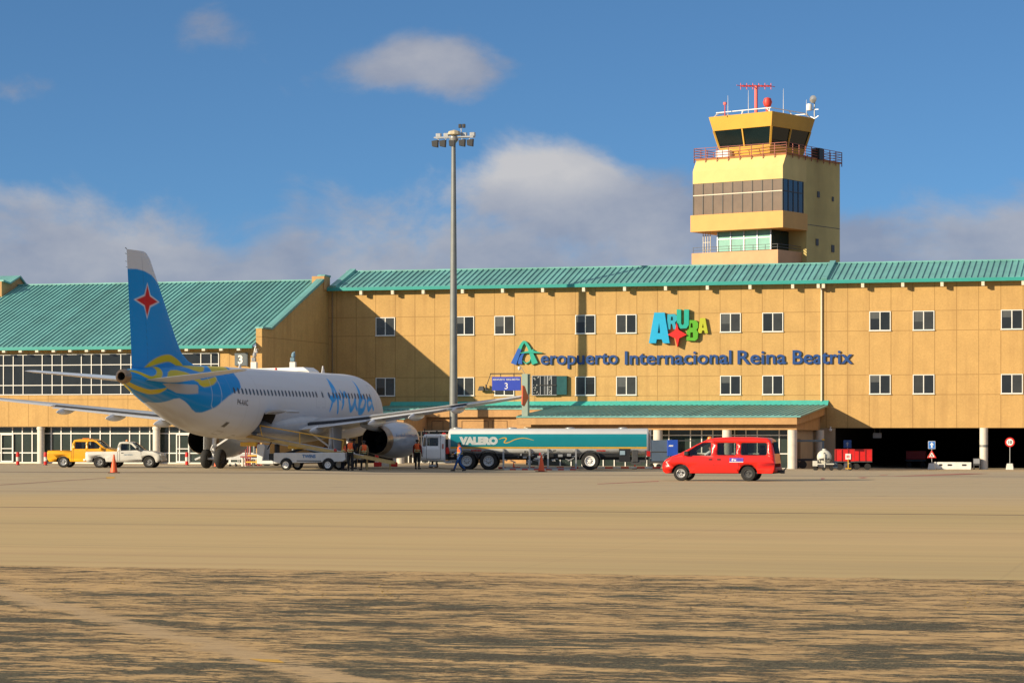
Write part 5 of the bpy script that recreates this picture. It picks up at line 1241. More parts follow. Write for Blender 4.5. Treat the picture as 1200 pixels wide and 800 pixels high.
b = MB(); b.box(.50, 1.12, -.905, -.897, .84, 1.03); st = b.build('door_sticker', mat('sticker_violet', (.10, .06, .42), .4, 0, .3, 3), V)
b = MB(); b.box(.50, 1.12, -.9065, -.898, .835, .865); b.build('sticker_edge', white_p, st)
me = text_mesh('flex', .15, .001, .008, shear=.15); text_obj('lettering', me, white_p, lambda x, y, z: Vector((.60+x*.9, -.909-z, .90+y*.9)), st)
b = MB(); b.lathe([(0, .015), (.03, .01), (.032, 0)], (-1.05, 0, 0), n=8)
# ------------------------------------------------------------------ pickups
def pickup(root, paint, crew, xs=1.0, rim=None, worn=False):
    """front towards +x, near side -y"""
    r = .36; xr, xf = -1.55, 1.55
    # outline, front at +x (counter order)
    if crew: top = [(-2.55, .55), (-2.55, .98), (-2.45, 1.04), (-1.02, 1.06), (-.98, 1.50), (-.88, 1.70), (-.6, 1.745), (.30, 1.74), (.55, 1.66), (1.15, 1.18), (1.9, 1.10), (2.35, .98), (2.52, .80), (2.55, .50)]; kk = (8,)
    else: top = [(-2.40, .50), (-2.40, .92), (-2.32, .98), (-.42, 1.0), (-.38, 1.36), (-.30, 1.56), (-.10, 1.60), (.35, 1.59), (.52, 1.53), (1.08, 1.06), (1.8, 1.0), (2.15, .88), (2.30, .74), (2.33, .48)]; kk = (8,)
    arches = [(2.3 if crew else 2.1, .34)]+[(x, z) for x, z in arc(xf, r, .43, 2, 178, 12)]+[(0, .36)]+[(x, z) for x, z in arc(xr, r, .43, 2, 178, 12)]+[(top[0][0]+.12, .36)]
    side = top+arches; side = [(x, z) for x, z in side]
    if crew: holes = [rr(-.80, -.12, 1.16, 1.60, .05), [(.02, 1.16), (.02, 1.62), (.35, 1.62), (.52, 1.55), (.98, 1.18)]]
    else: holes = [[(-.18, 1.06), (-.18, 1.49), (.32, 1.49), (.46, 1.43), (.86, 1.08)]]
    hw = .88 if crew else .82
    yv = car_shell(root, side, holes, hw, paint, top[3][1], .14, 0, 13, glass_sel=kk, skip=(2,))
    for h in holes: side_glass(root, h, yv)
    x1 = top[3][0]; zb_ = top[3][1]
    b = MB(); b.box(top[0][0]+.04, x1, -hw+.04, hw-.04, .60, .64); b.box(top[0][0]+.02, x1, -hw+.03, -hw+.10, .6, zb_-.005); b.box(top[0][0]+.02, x1, hw-.10, hw-.03, .6, zb_-.005); b.box(x1-.03, x1+.03, -hw+.05, hw-.05, .6, zb_+.02); b.build('load_bed', paint, root)
    b = MB(); b.box(top[0][0]+.1, 2.2, -hw+.05, hw-.05, .34, .40); b.build('chassis', black, root)
    for x in (xf, xr):
        for s in (-1, 1):
            b = MB(); o_ = arc(x, r, .435, 0, 180, 12); b.loft([[Vector((a, s*(hw-.02), c)) for a, c in o_], [Vector((a, s*.5, c)) for a, c in o_]], closed=False, cap=False); b.add([Vector((a, s*.52, c)) for a, c in o_], [tuple(range(len(o_)))]); b.build('wheel_arch', black, root, recalc=False)
            wheel(root, x, s*(hw-.11), r, .23, s, .62, rim, slots=6)
    for s in (-1, 1):
        b = MB(); b.box(-.2, .3, s*.42-.24, s*.42+.24, .45, .85); b.box(-.28, -.16, s*.42-.24, s*.42+.24, .85, 1.40); b.build('seat', seat_m, root, bevel=.04)
        b = MB(); b.box(top[0][0]-.02, top[0][0]+.06, s*(hw-.2), s*(hw+.005), .66, .92); b.build('tail_light', lens_r, root, bevel=.01)
        b = MB(); xq = top[-2][0]; b.box(xq-.22, xq+.02, s*(hw-.28), s*(hw+.0), .70, .86); b.build('headlight', lens_c, root, bevel=.02)
        b = MB(); b.box(.78, .92, s*(hw+.03), s*(hw+.20), 1.08, 1.26); b.build('door_mirror', black if not crew else paint, root, bevel=.03)
    b = MB(); b.prism([(.75, .45), (.75, .98), (1.1, .98), (1.2, .45)], lambda x, z, d: (x, d, z), -hw+.08, hw-.08); b.build('dashboard', black, root)
    b = MB(); b.box(top[0][0]-.16, top[0][0]-.02, -hw+.08, hw-.08, .42, .56); b.build('rear_bumper', steel if crew else white_p, root, bevel=.03)
    b = MB(); b.box(top[-1][0]-.04, top[-1][0]+.06, -hw+.04, hw-.04, .40, .58); b.build('front_bumper', dkgrey if crew else paint, root, bevel=.03)
    xd = .0 if crew else -.22; vline([(xd-.04, 1.5), (xd-.04, .42)], .012, black, par=root, yf=yv); vline([(1.06, 1.1), (1.08, .8)], .012, black, par=root, yf=yv)
    if crew: vline([(-.90, 1.5), (-.90, .42)], .012, black, par=root, yf=yv)
    vline([(x1+.02, zb_), (x1+.02, .42)], .012, black, par=root, yf=yv)
    b = MB(); b.box(xd+.05, xd+.2, -hw-.035, -hw-.015, .90, .94); b.build('door_handle', black if not crew else paint, root, bevel=.008)
    return yv
amber_p = mat('amber_pickup_paint', (0.78, 0.36, 0.012), 0.3, 0, 0.05, 2, coat=.25)
Yp = thing('pickup_truck', 'amber yellow double cab pickup parked behind the white one at left', 'pickup', tuple(GW(106.5, 160.5)), math.radians(-4))
pickup(Yp, amber_p, True, rim=rim_m); b = MB(); b.box(-.42, .02, -.5, .5, 1.75, 1.83); b.build('light_bar', lens_o, Yp, bevel=.02)
wh_p = mat('white_pickup_paint', (0.60, 0.59, 0.55), 0.35, 0, 0.1, 2, coat=.15, dirt=.25)
Wp = thing('pickup_truck', 'dusty white single cab pickup parked near the orange cone', 'pickup', tuple(GW(148.5, 158.6)), math.radians(-4))
pickup(Wp, wh_p, False, rim=mat('dull_rim', (.25, .25, .25), .45, .4, .2, 5)); b = MB(); b.lathe([(.09, 0), (.08, .08), (0, .12)], (.02, 0, 1.63), n=12); b.build('roof_beacon', lens_o, Wp, autos=40)
me = text_mesh('operations', .15, .001); text_obj('lettering', me, mat('pale_blue_ink', (.25, .42, .58), .5), lambda x, y, z: Vector((.0+x*.85, -.855, .78+y)), Wp)
# ------------------------------------------------------------------ fuel bowser (front towards -x)
Dt = 158.5; sT = Dt/FOC; xo = (628-600)*sT
K = thing('fuel_tanker', 'long white and teal aircraft fuel tanker truck with small white cab', 'tanker truck', (xo, Dt, -.127), math.radians(-4))
def kx(px): return (px-628)*sT*1.0
def kz(py): return CH+(YH-py)*sT
tank_w = mat('tank_white_paint', (0.62, 0.62, 0.60), 0.22, .05, 0.05, 1, coat=.4, dirt=.12); tank_t = mat('tank_teal_paint', (0.003, 0.19, 0.235), 0.3, 0, .06, 1, coat=.15); tank_o = mat('tank_gold_stripe', (.62, .36, .03), .35)
tx0, tx1 = kx(529), kx(758.5); H0, H1 = kz(531), kz(499.3); zc, hh = (H0+H1)/2, (H1-H0)/2; hwid = 1.22
def tsec(x, k=1.0, n=56):
    out = []
    for j in range(n):
        a = 2*PI*j/n; c, s = math.cos(a), math.sin(a); e = .62
        out.append(Vector((x, -hwid*k*abs(c)**e*(1 if c > 0 else -1), zc+hh*k*abs(s)**e*(1 if s > 0 else -1))))
    return out
b = MB(); b.loft([tsec(tx0-.12, .9), tsec(tx0-.05, .98), tsec(tx0, 1.0), tsec(tx1, 1.0), tsec(tx1+.05, .98), tsec(tx1+.1, .9)]); tk_ = b.build('tank', tank_w, K, autos=40)
def tank_band(z0, z1, x0, x1, m, name, off=.006, par=None):
    b = MB(); n = 10
    for s in (-1, 1):
        P = []
        for i in range(n+1):
            z = z0+(z1-z0)*i/n; q = min(.9999, abs((z-zc)/hh)); sn = q**(1/.62); cs = math.sqrt(1-sn*sn)**1; y = hwid*cs**.62+off; P.append((y*s, z))
        b.loft([[Vector((x0, y, z)) for y, z in P], [Vector((x1, y, z)) for y, z in P]], closed=False, cap=False)
    return b.build(name, m, par or tk_, recalc=False, smooth=True)
tank_band(kz(520.8), kz(505.9), tx0+.03, tx1-.02, tank_t, 'teal_band'); tank_band(kz(522.8), kz(520.9), tx0+.03, tx1-.02, tank_o, 'gold_stripe')
me = text_mesh('VALERO', 1.0, .001, .085); w0 = max(v.co.x for v in me.vertices); h0 = .729
text_obj('lettering', me, mat('bright_white_letter', (.85, .85, .84), .5, 0, 0), lambda x, y, z: Vector((kx(541.5)+x/w0*(kx(585)-kx(541.5)), -hwid-.012, kz(517.5)+y/h0*(kz(509.5)-kz(517.5)))), tk_)
b = MB(); p = smooth([(586, 512.2, .4), (591, 510.4, 1.0), (595, 511.2, 1.3), (592.5, 515.6, 1.2), (597, 515.8, 1.0), (606, 512, .9), (616, 510.6, .8), (627, 513.2, .3)], 8)
strip_mesh(b, [(x, y) for x, y, w in p], [w for *_, w in p], lambda x, y, d: Vector((kx(x), -hwid-.010-d, kz(y))), 0, .004); b.build('swoosh', tank_o, tk_)
for px, py, s_, t_, c in ((554, 524.2, 1.6, 'FLAMMABLE', red_p), (616, 525.6, 1.4, 'JET A', dkgrey), (700, 524.4, 1.4, 'FLAMMABLE', red_p), (649, 524.5, 1.5, '1863', dkgrey), (531.5, 526.6, 3.2, 'E3', dkgrey), (633, 527.5, 3.4, 'F', red_p)):
    me = text_mesh(t_, s_*sT*1.35, .001, .01); text_obj('lettering', me, c, lambda x, y, z: Vector((kx(px)+x, -hwid*.985-.03, kz(py+s_)+y)), tk_)
# frame, guards
b = MB(); b.box(kx(500), kx(760), -.45, .45, .62, .80); b.box(kx(533), kx(735), -.9, .9, .80, H0+.1); b.build('chassis', black, K)
b = MB(); zz = kz(546)
for px in (591.5, 622, 643.5, 676): b.bar((kx(px), -1.2, kz(523)), (kx(px), -1.2, zz), .10)
b.bar((kx(591), -1.2, zz), (kx(676.5), -1.2, zz), .07)
b.build('side_guard', steel, K)
rw_ = mat('white_reflector', (.6, .58, .52), .5)
for i in range(12):
    x0 = kx(592+7*i); b = MB(); b.box(x0, x0+7*sT, -1.235, -1.22, zz-.12, zz-.01); b.build('reflective_strip', red_p if i % 2 else rw_, K)
b = MB(); rgk = random.Random(2)
for i in range(34):
    x = kx(rgk.uniform(594, 674)); z = rgk.uniform(.42, .95); y = -rgk.uniform(.7, 1.1); k = rgk.random()
    if k < .5: b.cyl((x, y, z), (x+rgk.uniform(-.4, .4), y, z+rgk.uniform(-.05, .25)), .035, n=8)
    else: b.box(x, x+rgk.uniform(.08, .3), y-.1, y, z, z+rgk.uniform(.05, .2))
b.build('pipework', steel, K)
b = MB(); b.box(kx(726), kx(739), -1.2, 1.1, .55, H0+.42); b.build('pump_cabinet', black, K); b = MB(); b.box(kx(741), kx(748), -1.24, -.9, .5, H0+.35); b.build('control_box', dkgrey, K, bevel=.02)
b = MB(); b.box(kx(727), kx(733), -1.255, -1.205, H0+.05, H0+.30); b.build('gauge', mat('gauge_glass', (.25, .35, .42), .1), K)
b = MB(); b.bar((kx(722), -1.1, .55), (kx(757), -1.1, .55), .12); b.bar((kx(757), -1.1, .4), (kx(757), -1.1, 1.2), .08); b.bar((kx(740), -1.1, .4), (kx(752), -1.1, .45), .16); b.build('rear_step', dkgrey, K)
b = MB()
for y in (-1.0, -.6): b.bar((tx1+.22, y, .7), (tx1+.22, y, H1-.05), .05)
for i in range(7): b.bar((tx1+.22, -1.0, .8+i*.27), (tx1+.22, -.6, .8+i*.27), .04)
b.build('ladder', steel, K)
b = MB(); b.box(tx1+.1, tx1+.16, -.95, .95, zc-.55, zc+.6); b.build('rear_plate', steel, K, bevel=.03)
b = MB(); b.box(tx1-.02, tx1+.2, -1.22, -1.02, H0-.05, H0+.28); b.build('tail_light', lens_r, K, bevel=.02)
for px in (535, 600, 668, 730): b = MB(); b.lathe([(.3, 0), (.3, .06), (.1, .09), (0, .09)], (kx(px), 0, H1-.02), n=18); b.build('manhole', steel, K, autos=40)
for px in (548.5, 574, 692.2):
    for s in (-1, 1):
        wo = wheel(K, kx(px), s*1.02, .55, .30, s, .57, rim_m if px != 692.2 else white_p, slots=8)
        wheel(K, kx(px), s*.68, .55, .28, s, .57, dkgrey) if px != 548.5 else None
for px in (548.5, 574, 692.2):
    for s in (-1, 1):
        b = MB(); A_ = arc(kx(px), .55, .66, 10, 170, 12); b.loft([[Vector((x, s*1.2, z)) for x, z in A_], [Vector((x, s*.5, z)) for x, z in A_]], closed=False, cap=False); o = b.build('mudguard', dkgrey, K, recalc=False, solid=.03, smooth=True)
# cab
cw_ = mat('cab_white_paint', (.82, .82, .80), .3, 0, .05, 2, coat=.2)
x0c, x1c = kx(495.2), kx(523.2); zb_, zt_c = kz(537), kz(506.3); b = MB()
cabside = [(x0c, zb_), (x0c+.02, zb_+.7), (x0c+.13, kz(508.5)), (x0c+.22, zt_c), (x1c, zt_c), (x1c, zb_)]
hw1 = [(x0c+.10, kz(520.2)), (x0c+.17, kz(509.8)), (x0c+.29, kz(509.8)), (x0c+.29, kz(520.2))]; hw2 = rr(x0c+.37, x0c+1.05, kz(519.9), kz(510.4), .04)
yk = car_shell(K, cabside, [hw1, hw2], 1.16, cw_, 1.5, .03, 0, 5, glass_sel=(2,), crown=.02, name='cab_body')
b = MB(); b.box(x0c+.03, x1c-.03, -1.1, 1.1, zb_-.02, zb_+.04); b.box(x1c-.05, x1c-.01, -1.1, 1.1, zb_, zt_c-.02); b.box(x0c+.03, x0c+.08, -1.12, 1.12, zb_+.02, zb_+.72); b.build('cab_floor', cw_, K)
side_glass(K, hw1, yk); side_glass(K, hw2, yk)
for s in (-1, 1): b = MB(); b.box(x0c+.55, x0c+1.0, s*.6-.25, s*.6+.25, zb_+.1, zb_+.5); b.box(x0c+.95, x0c+1.05, s*.6-.25, s*.6+.25, zb_+.5, zb_+1.15); b.build('seat', seat_m, K, bevel=.04)
b = MB(); b.box(x0c+.15, x1c-.4, -.6, -.2, zt_c+.01, zt_c+.08); b.bar((x0c+.2, -1.0, zt_c), (x0c+.2, -1.0, zt_c+.35), .05); b.bar((x0c+.9, -.4, zt_c), (x0c+.9, -.4, zt_c+.22), .1); b.bar((x0c+.2, -.9, zt_c+.25), (x1c, -.9, zt_c+.25), .03); b.build('roof_rack', black, K)
for x in (x0c+.12, x1c-.2): b = MB(); b.box(x, x+.22, -1.0, -.8, zt_c+.01, zt_c+.09); b.build('marker_light', lens_r, K, bevel=.01)
vline([(x0c+.33, kz(507.5)), (x0c+.33, zb_+.10), (x1c-.28, zb_+.10), (x1c-.28, kz(507.5))], .02, dkgrey, par=K, yf=yk)
b = MB(); b.box(x1c-.18, x1c-.08, -1.20, -1.185, kz(523), kz(517.5)); b.build('warning_sticker', mat('pink_sticker', (.55, .2, .15), .5), K)
b = MB(); b.box(x1c+.02, tx0-.15, -.95, .95, .6, kz(512)); b.build('bulkhead', mat('bulkhead_dark', (.035, .033, .03), .7), K); b = MB(); b.lathe([(.11, 0), (.13, .1), (.13, .35), (.0, .42)], (x1c+.14, -1.02, kz(529)), n=14); b.build('extinguisher', red_p, K, autos=40)
b = MB(); b.box(x1c-.1, tx0+.1, -1.15, -.85, zb_-.12, zb_-.02); b.bar((x0c+.5, -1.0, zb_-.02), (x0c+.5, -1.0, zb_-.3), .04); b.bar((x0c+.9, -1.0, zb_-.02), (x0c+.9, -1.0, zb_-.3), .04); b.bar((x0c+.48, -1.0, zb_-.3), (x0c+.92, -1.0, zb_-.3), .05, .12); b.build('step', steel, K)
# ------------------------------------------------------------------ belt loader: local x = away from the fuselage (starboard), set along the aircraft's right vector
lB = 22.6; p0 = acw(lB, 0)
BL = thing('belt_loader', 'low white baggage belt loader raised to the open rear hold', 'belt loader', (p0.x, p0.y, 0), -TH)
sB = 148.2/FOC
def bx_(px): return ((px-306.0)*sB)/math.cos(TH) + 1.35   # rough bearing -> metres out
bl_w = mat('loader_white', (.60, .60, .58), .4, 0, .08, 3, dirt=.25)
q0 = MB(); zl = lambda py: CH+(YH-py)*sB
q0.prism([(2.55, .38), (2.55, 1.0), (6.95, 1.02), (7.0, .62), (6.8, .5)], lambda x, z, d: (x, d, z), -.85, .85)
def ap(x): return arc(x, .30, .40, 0, 180, 8)
q0.build('loader_body', bl_w, BL, bevel=.04)
for x in (3.35, 5.95):
    for s in (-1, 1): wheel(BL, x, s*.86, .32, .22, s, .6, white_p, slots=5); b = MB(); o_ = arc(x, .32, .40, 0, 180, 10); b.add([Vector((a, s*.852, c)) for a, c in o_], [tuple(range(len(o_)))]); b.build('wheel_arch', black, BL, recalc=False)
b = MB(); b.box(4.0, 5.5, -.856, -.851, .52, .57); b.build('trim_line', black, BL)
me = text_mesh('TWINS', .26, .001, .01); text_obj('lettering', me, mat('loader_blue_ink', (.05, .25, .6), .5), lambda x, y, z: Vector((4.35+x, -.858, .72+y)), BL)
BP0, BP1 = Vector((.55, 0, 2.03)), Vector((7.7, 0, .78)); belt_m = mat('belt_black', (.02, .02, .02), .8, 0, .2, 5); tan_m = mat('worn_yellow_frame', (.50, .34, .12), .5, 0, .2, 3)
bt = MB(); bt.bar(BP0, BP1, .62, .05); bo_ = bt.build('conveyor_belt', belt_m, BL)
for s in (-1, 1): b = MB(); b.bar(BP0+Vector((0, s*.36, -.02)), BP1+Vector((0, s*.36, -.02)), .07, .20); b.build('conveyor_side', tan_m if s < 0 else bl_w, BL, bevel=.01)
b = MB(); b.bar(BP0+Vector((0, 0, -.14)), BP1+Vector((0, 0, -.10)), .5, .14); b.build('conveyor_bed', bl_w, BL)
b = MB(); b.bar((1.65, -.38, 1.95), (1.5, -.38, 2.55), .04); b.bar((1.5, -.38, 2.58), (6.7, -.38, 1.72), .055); b.bar((4.0, -.38, 1.5), (4.0, -.38, 2.15), .035); b.bar((6.6, -.38, 1.05), (6.7, -.38, 1.74), .035); b.build('belt_handrail', yellow_p, BL)
b = MB(); b.bar((2.7, .2, .9), (4.4, .2, 1.35), .14); b.bar((4.9, 0, 1.0), (3.4, 0, 1.5), .10); b.bar((4.9, .3, 1.0), (3.4, .3, 1.5), .10); b.build('lift_arm', black, BL)
b = MB(); b.box(3.2, 4.4, -.3, .3, 1.22, 1.42); b.build('lift_box', yellow_p, BL, bevel=.03)
b = MB(); b.prism([(1.55, .35), (1.55, 1.5), (1.9, 1.5), (2.0, 1.3), (1.85, .55), (2.55, .55), (2.55, .35)], lambda x, z, d: (x, d, z), -.86, -.66); b.box(1.55, 2.6, -.65, .85, .35, .45); b.box(1.5, 1.62, -.84, .84, .36, 1.45); b.build('driver_station', bl_w, BL, bevel=.03)
b = MB(); b.box(.45, 1.45, -.85, -.55, 1.38, 1.62); b.build('bumper_pad', yellow_p, BL, bevel=.04); b = MB(); b.box(.8, 1.5, -.8, .8, .42, .5); b.box(.9, 1.5, -.8, .8, .80, .87); b.build('front_bumper', yellow_p, BL, bevel=.02)
b = MB(); b.box(2.1, 2.5, -.5, 0, .5, .95); b.box(2.45, 2.6, -.5, 0, .95, 1.5); b.build('seat', black, BL, bevel=.04); b = MB(); b.bar((1.95, -.3, 1.2), (2.25, -.3, 1.72), .05); b.lathe([(.16, -.012), (.18, 0), (.16, .012)], (2.28, -.3, 1.74), n=16); b.build('steering_wheel', black, BL)
b = MB(); b.lathe([(0, -.02), (.09, -.02), (.1, .02), (0, .03)], (6.2, -.42, 1.16), 'y', 12); b.build('lamp', lens_r, BL)
b = MB(); b.bar((7.7, 0, .78), (9.6, 0, .42), .58, .10); b.bar((7.7, -.33, .80), (9.6, -.33, .44), .06, .16); b.bar((7.7, .33, .80), (9.6, .33, .44), .06, .16); b.bar((9.4, 0, 0.02), (9.4, 0, .4), .08); b.bar((8.0, 0, .02), (8.0, 0, .7), .08); b.build('belt_extension', tan_m, BL)
# ------------------------------------------------------------------ cones, bollards, barriers
def GP(px, w):
    g = bw(U(px, w), w, 0); g.z = ground_z(g.x, g.y); return g
def make_cone(label, pos, group, h=.72):
    t = thing('traffic_cone', label, 'traffic cone', pos, 0, group); k = h/.72
    b = MB(); b.box(-.20*k, .20*k, -.20*k, .20*k, 0, .035*k); b.build('base', mat('cone_base', (.10, .03, .015), .7, 0, .2, 5), t, bevel=.01)
    b = MB(); b.lathe([(.145*k, .036*k), (.13*k, .10*k), (.03*k, .70*k), (.02*k, .72*k), (0, .72*k)], n=20); b.build('cone_body', orange_p, t, autos=40); return t
CG = 'orange traffic cones on the apron'
cone = make_cone('orange traffic cone standing in front of the white pickup', GY(133.5, 554), CG, 1.0)
def put(px, py, label, k=1.0):
    c = dup(cone, label, GY(px, py), .4, CG); c.scale = (k, k, k); return c
put(634.5, 552.6, 'orange traffic cone in front of the tanker side guard', 1.0)
put(119, 545.6, 'small orange cone under the white pickup between the two parked trucks', .5)
put(253.2, 546.6, 'orange cone seen between the jet left main wheels', .7)
put(602, 549.3, 'orange cone half seen beneath the tanker belly', .45)
put(744, 549.3, 'little orange cone behind the tanker rear step', .45)
rw = [red_p, mat('bollard_white', (.66, .62, .54), .5, 0, .1, 3)]
bol = thing('bollard', 'short red and white post before the glazed hall at far left', 'bollard', GY(20.8, 544.8), 0, 'red and white banded bollards')
b = MB(); b.lathe([(.115, 0), (.115, .28), (.115, .56), (.115, .84), (.11, .88), (0, .89)], n=16, mis=[0, 1, 0, 0, 0]); b.build('post', rw, bol, autos=40)
b = MB(); b.cyl((0, 0, 0), (0, 0, .03), .16); b.build('base', dkgrey, bol)
for px, lab in ((53.3, 'red and white bollard just right of the leftmost round column'), (219, 'red and white bollard beside the jet left engine under the glass doors'), (441.5, 'red and white bollard under the exhaust of the right engine'), (462.6, 'red and white bollard under the right engine cowl')):
    dup(bol, lab, GY(px, 544.9 if px < 300 else 546.6), 0, 'red and white banded bollards')
def barrier(px0, px1, py, label, nseg, h=.15):
    p, q = GY(px0, py), GY(px1, py); t = thing('barrier', label, 'barrier', p, math.atan2(q.y-p.y, q.x-p.x), 'low striped barriers'); L_ = (q-p).length
    for i in range(nseg):
        b = MB(); b.box(i*L_/nseg+.005, (i+1)*L_/nseg-.005, -.12, .12, .03, h); b.build('segment', rw[i % 2], t, bevel=.02)
    return t
barrier(438, 466, 546.9, 'low red and white barrier beam linking two bollards under the right engine', 3, .30)
barrier(690, 774, 549.4, 'low red and white striped barrier behind the tanker rear wheel', 9)
barrier(584, 686, 549.6, 'low red and white striped barrier behind the tanker pipework', 12)
# ------------------------------------------------------------------ right hand side equipment
wpl = mat('white_plastic_barrier', (.66, .64, .58), .6, 0, .1, 3, dirt=.3)
for i, (px, py, w_, lab) in enumerate(((1121.5, 549.6, 2.0, 'front white plastic water barrier beside the round column'), (1112, 548.2, 2.1, 'rear white plastic water barrier half hidden by the front one'))):
    t = thing('water_barrier', lab, 'barrier', GP(px, -1.9 if i == 0 else -1.2), -PSI, 'white plastic water barriers')
    b = MB(); b.prism([(-.25, 0), (-.25, .12), (-.12, .3), (-.09, .52), (.09, .52), (.12, .3), (.25, .12), (.25, 0)], lambda y, z, d: (d, y, z), -w_/2, w_/2); b.build('shell', wpl, t, bevel=.03)
    for x in (-w_/4, w_/4): b = MB(); b.box(x-.14, x+.14, -.17, -.095, .26, .38); b.build('fork_slot', black, t)
t = thing('equipment_box', 'grey box on short legs left of the round column by the dark passage', 'box', GP(1144.8, -0.6), -PSI)
b = MB(); b.box(-.24, .24, -.25, .25, .28, .78); b.build('body', dkgrey, t, bevel=.02)
for x in (-.2, .2): b = MB(); b.box(x-.03, x+.03, -.2, .2, 0, .28); b.build('leg', dkgrey, t)
b = MB(); b.box(-.21, .21, -.26, -.251, .42, .74); b.build('door', steel, t)
def sign_post(px, py, ytop, label, rot=-PSI):
    g = GP(px, -1.6) if px > 1000 else GY(px, py); s = g.y/FOC; t = thing('road_sign', label, 'traffic sign', g, rot); b = MB(); b.cyl((0, 0, .1), (0, 0, (py-ytop)*s), .03, n=10); b.build('pole', steel, t, autos=40)
    b = MB(); w0, w1, h = .27, .20, .43; b.loft([[Vector((x*w, y*w, z)) for x, y in ((-1,-1),(1,-1),(1,1),(-1,1))] for w, z in ((w0, 0), (w1, h))]); b.build('concrete_foot', wpl, t, bevel=.02)
    return t, s
t, s = sign_post(1092, 549.0, 516, 'blue up arrow sign above a red triangle sign on a pale block')
def zq(py, base): return (base-py)*s
b = MB(); hz = .25; zc_ = zq(520.5, 549); b.box(-hz, hz, -.06, -.035, zc_-.27, zc_+.27); bp_ = b.build('arrow_plate', white_p, t, bevel=.01)
b = MB(); b.box(-hz+.02, hz-.02, -.064, -.0605, zc_-.25, zc_+.25); b.build('blue_face', mat('traffic_blue', (.02, .16, .55), .4), bp_)
b = MB(); b.prism([(-.05, -.19), (.05, -.19), (.05, .02), (.15, .0), (0, .20), (-.15, .0), (-.05, .02)], lambda x, z, d: (x, d, zc_+z), -.068, -.0645); b.build('arrow', white_p, bp_)
zc_ = zq(531.5, 549); b = MB(); b.prism([(-.33, -.25), (.33, -.25), (0, .30)], lambda x, z, d: (x, d, zc_+z), -.06, -.035); tp_ = b.build('triangle_plate', red_p, t, bevel=.01)
b = MB(); b.prism([(-.20, -.18), (.20, -.18), (0, .16)], lambda x, z, d: (x, d, zc_+z), -.064, -.0605); b.build('white_face', white_p, tp_)
b = MB(); b.prism([(-.03, -.02), (.04, -.02), (.09, -.16), (.05, -.16), (0, -.08), (-.06, -.16), (-.10, -.16)], lambda x, z, d: (x, d, zc_+z), -.068, -.0645); b.cyl((0, -.068, zc_+.03), (0, -.0645, zc_+.03), .028, n=12); b.build('walking_symbol', black, tp_)
t, s = sign_post(1183.5, 550.2, 514, 'round red rimmed ten speed limit sign on a pale block at far right')
zc_ = (550.2-518)*s; b = MB(); b.cyl((0, -.035, zc_), (0, -.06, zc_), .33, n=36); dp = b.build('disc', red_p, t); b = MB(); b.cyl((0, -.0605, zc_), (0, -.064, zc_), .23, n=36); b.build('white_face', white_p, dp)
me = text_mesh('10', .30, .001, .012, 'CENTER'); text_obj('numeral', me, black, lambda x, y, z: Vector((x, -.0655-z, zc_-.105+y)), dp)
t, s = sign_post(993.2, 549.6, 516, 'dim blue arrow sign standing in shade behind the red carts'); zc_ = (549.6-520)*s
b = MB(); b.box(-.27, .27, -.06, -.035, zc_-.27, zc_+.27); bp_ = b.build('arrow_plate', mat('shade_dimmed_blue', (.01, .06, .22), .5), t); b = MB(); b.prism([(-.04, -.16), (.04, -.16), (.04, .02), (.12, .0), (0, .16), (-.12, .0), (-.04, .02)], lambda x, z, d: (x, d, zc_+z), -.064, -.0605); b.build('arrow', mat('shade_dimmed_white', (.3, .32, .36), .5), bp_)  # duller copies of the sign colours, with the shade painted in
def cart_wheel(t, x, y, r=.2): b = MB(); b.lathe([(0, -.05), (r*.5, -.06), (r, -.05), (r, .05), (r*.5, .06), (0, .05)], (0, 0, 0), 'y', 18); b.build('wheel', rubber, t, autos=40, loc=(x, y, r))
# red covered baggage carts
red_c = mat('red_cart_tarp', (.62, .012, .010), .45, 0, .15, 3)
def bag_cart(px, py, wm, hm, label, door=False, rot=0.0):
    g = GY(px, py); s = g.y/FOC; t = thing('baggage_cart', label, 'baggage cart', g, rot-PSI*.4, 'red baggage carts')
    W_ = wm; b = MB(); b.box(-W_/2, W_/2, -.6, .6, .52, .60); b.bar((-W_/2-.5, 0, .45), (-W_/2, 0, .5), .06); b.build('deck', dkgrey, t)
    for i, y in enumerate((-.6, .55)): b = MB(); b.box(-W_/2, W_/2, y, y+.04, .60, .60+hm); b.build('side_panel', red_c, t, bevel=.03)
    b = MB(); b.box(-W_/2+.01, -W_/2+.05, -.56, .55, .6, .58+hm); b.box(W_/2-.05, W_/2-.01, -.56, .55, .6, .58+hm); b.box(-W_/2+.02, W_/2-.02, -.58, .57, .55+hm, .58+hm); b.build('cover', red_c, t)
    b = MB()
    for k in range(4): x = -W_/2+.02+k*(W_-.04)/3; b.bar((x, -.625, .6), (x, -.625, .6+hm), .035)
    b.bar((-W_/2, -.625, .62+hm), (W_/2, -.625, .62+hm), .03); b.build('frame', mat('dark_red_frame', (.30, .02, .015), .5), t)
    for x in (-W_/2+.3, W_/2-.3):
        for y in (-.45, .45): cart_wheel(t, x, y, .22)
    return t, s
t, s = bag_cart(990, 550.6, 1.3, .78, 'red covered baggage cart with a white number panel next to the white tank cart')
b = MB(); b.box(.02, .38, -.655, -.645, .72, 1.10); pl = b.build('number_panel', white_p, t)
me = text_mesh('E3', .20, .001, .01, 'CENTER'); text_obj('lettering', me, red_p, lambda x, y, z: Vector((.20+x, -.657-z, .84+y)), pl)
b = MB(); b.bar((.2, -.75, .1), (.2, -.68, .75), .05); b.bar((0.0, -.75, .12), (.4, -.75, .12), .05); b.build('tow_bar', yellow_p, t)
bag_cart(1010, 550.2, 1.35, .78, 'second red covered baggage cart at the mouth of the dark passage')
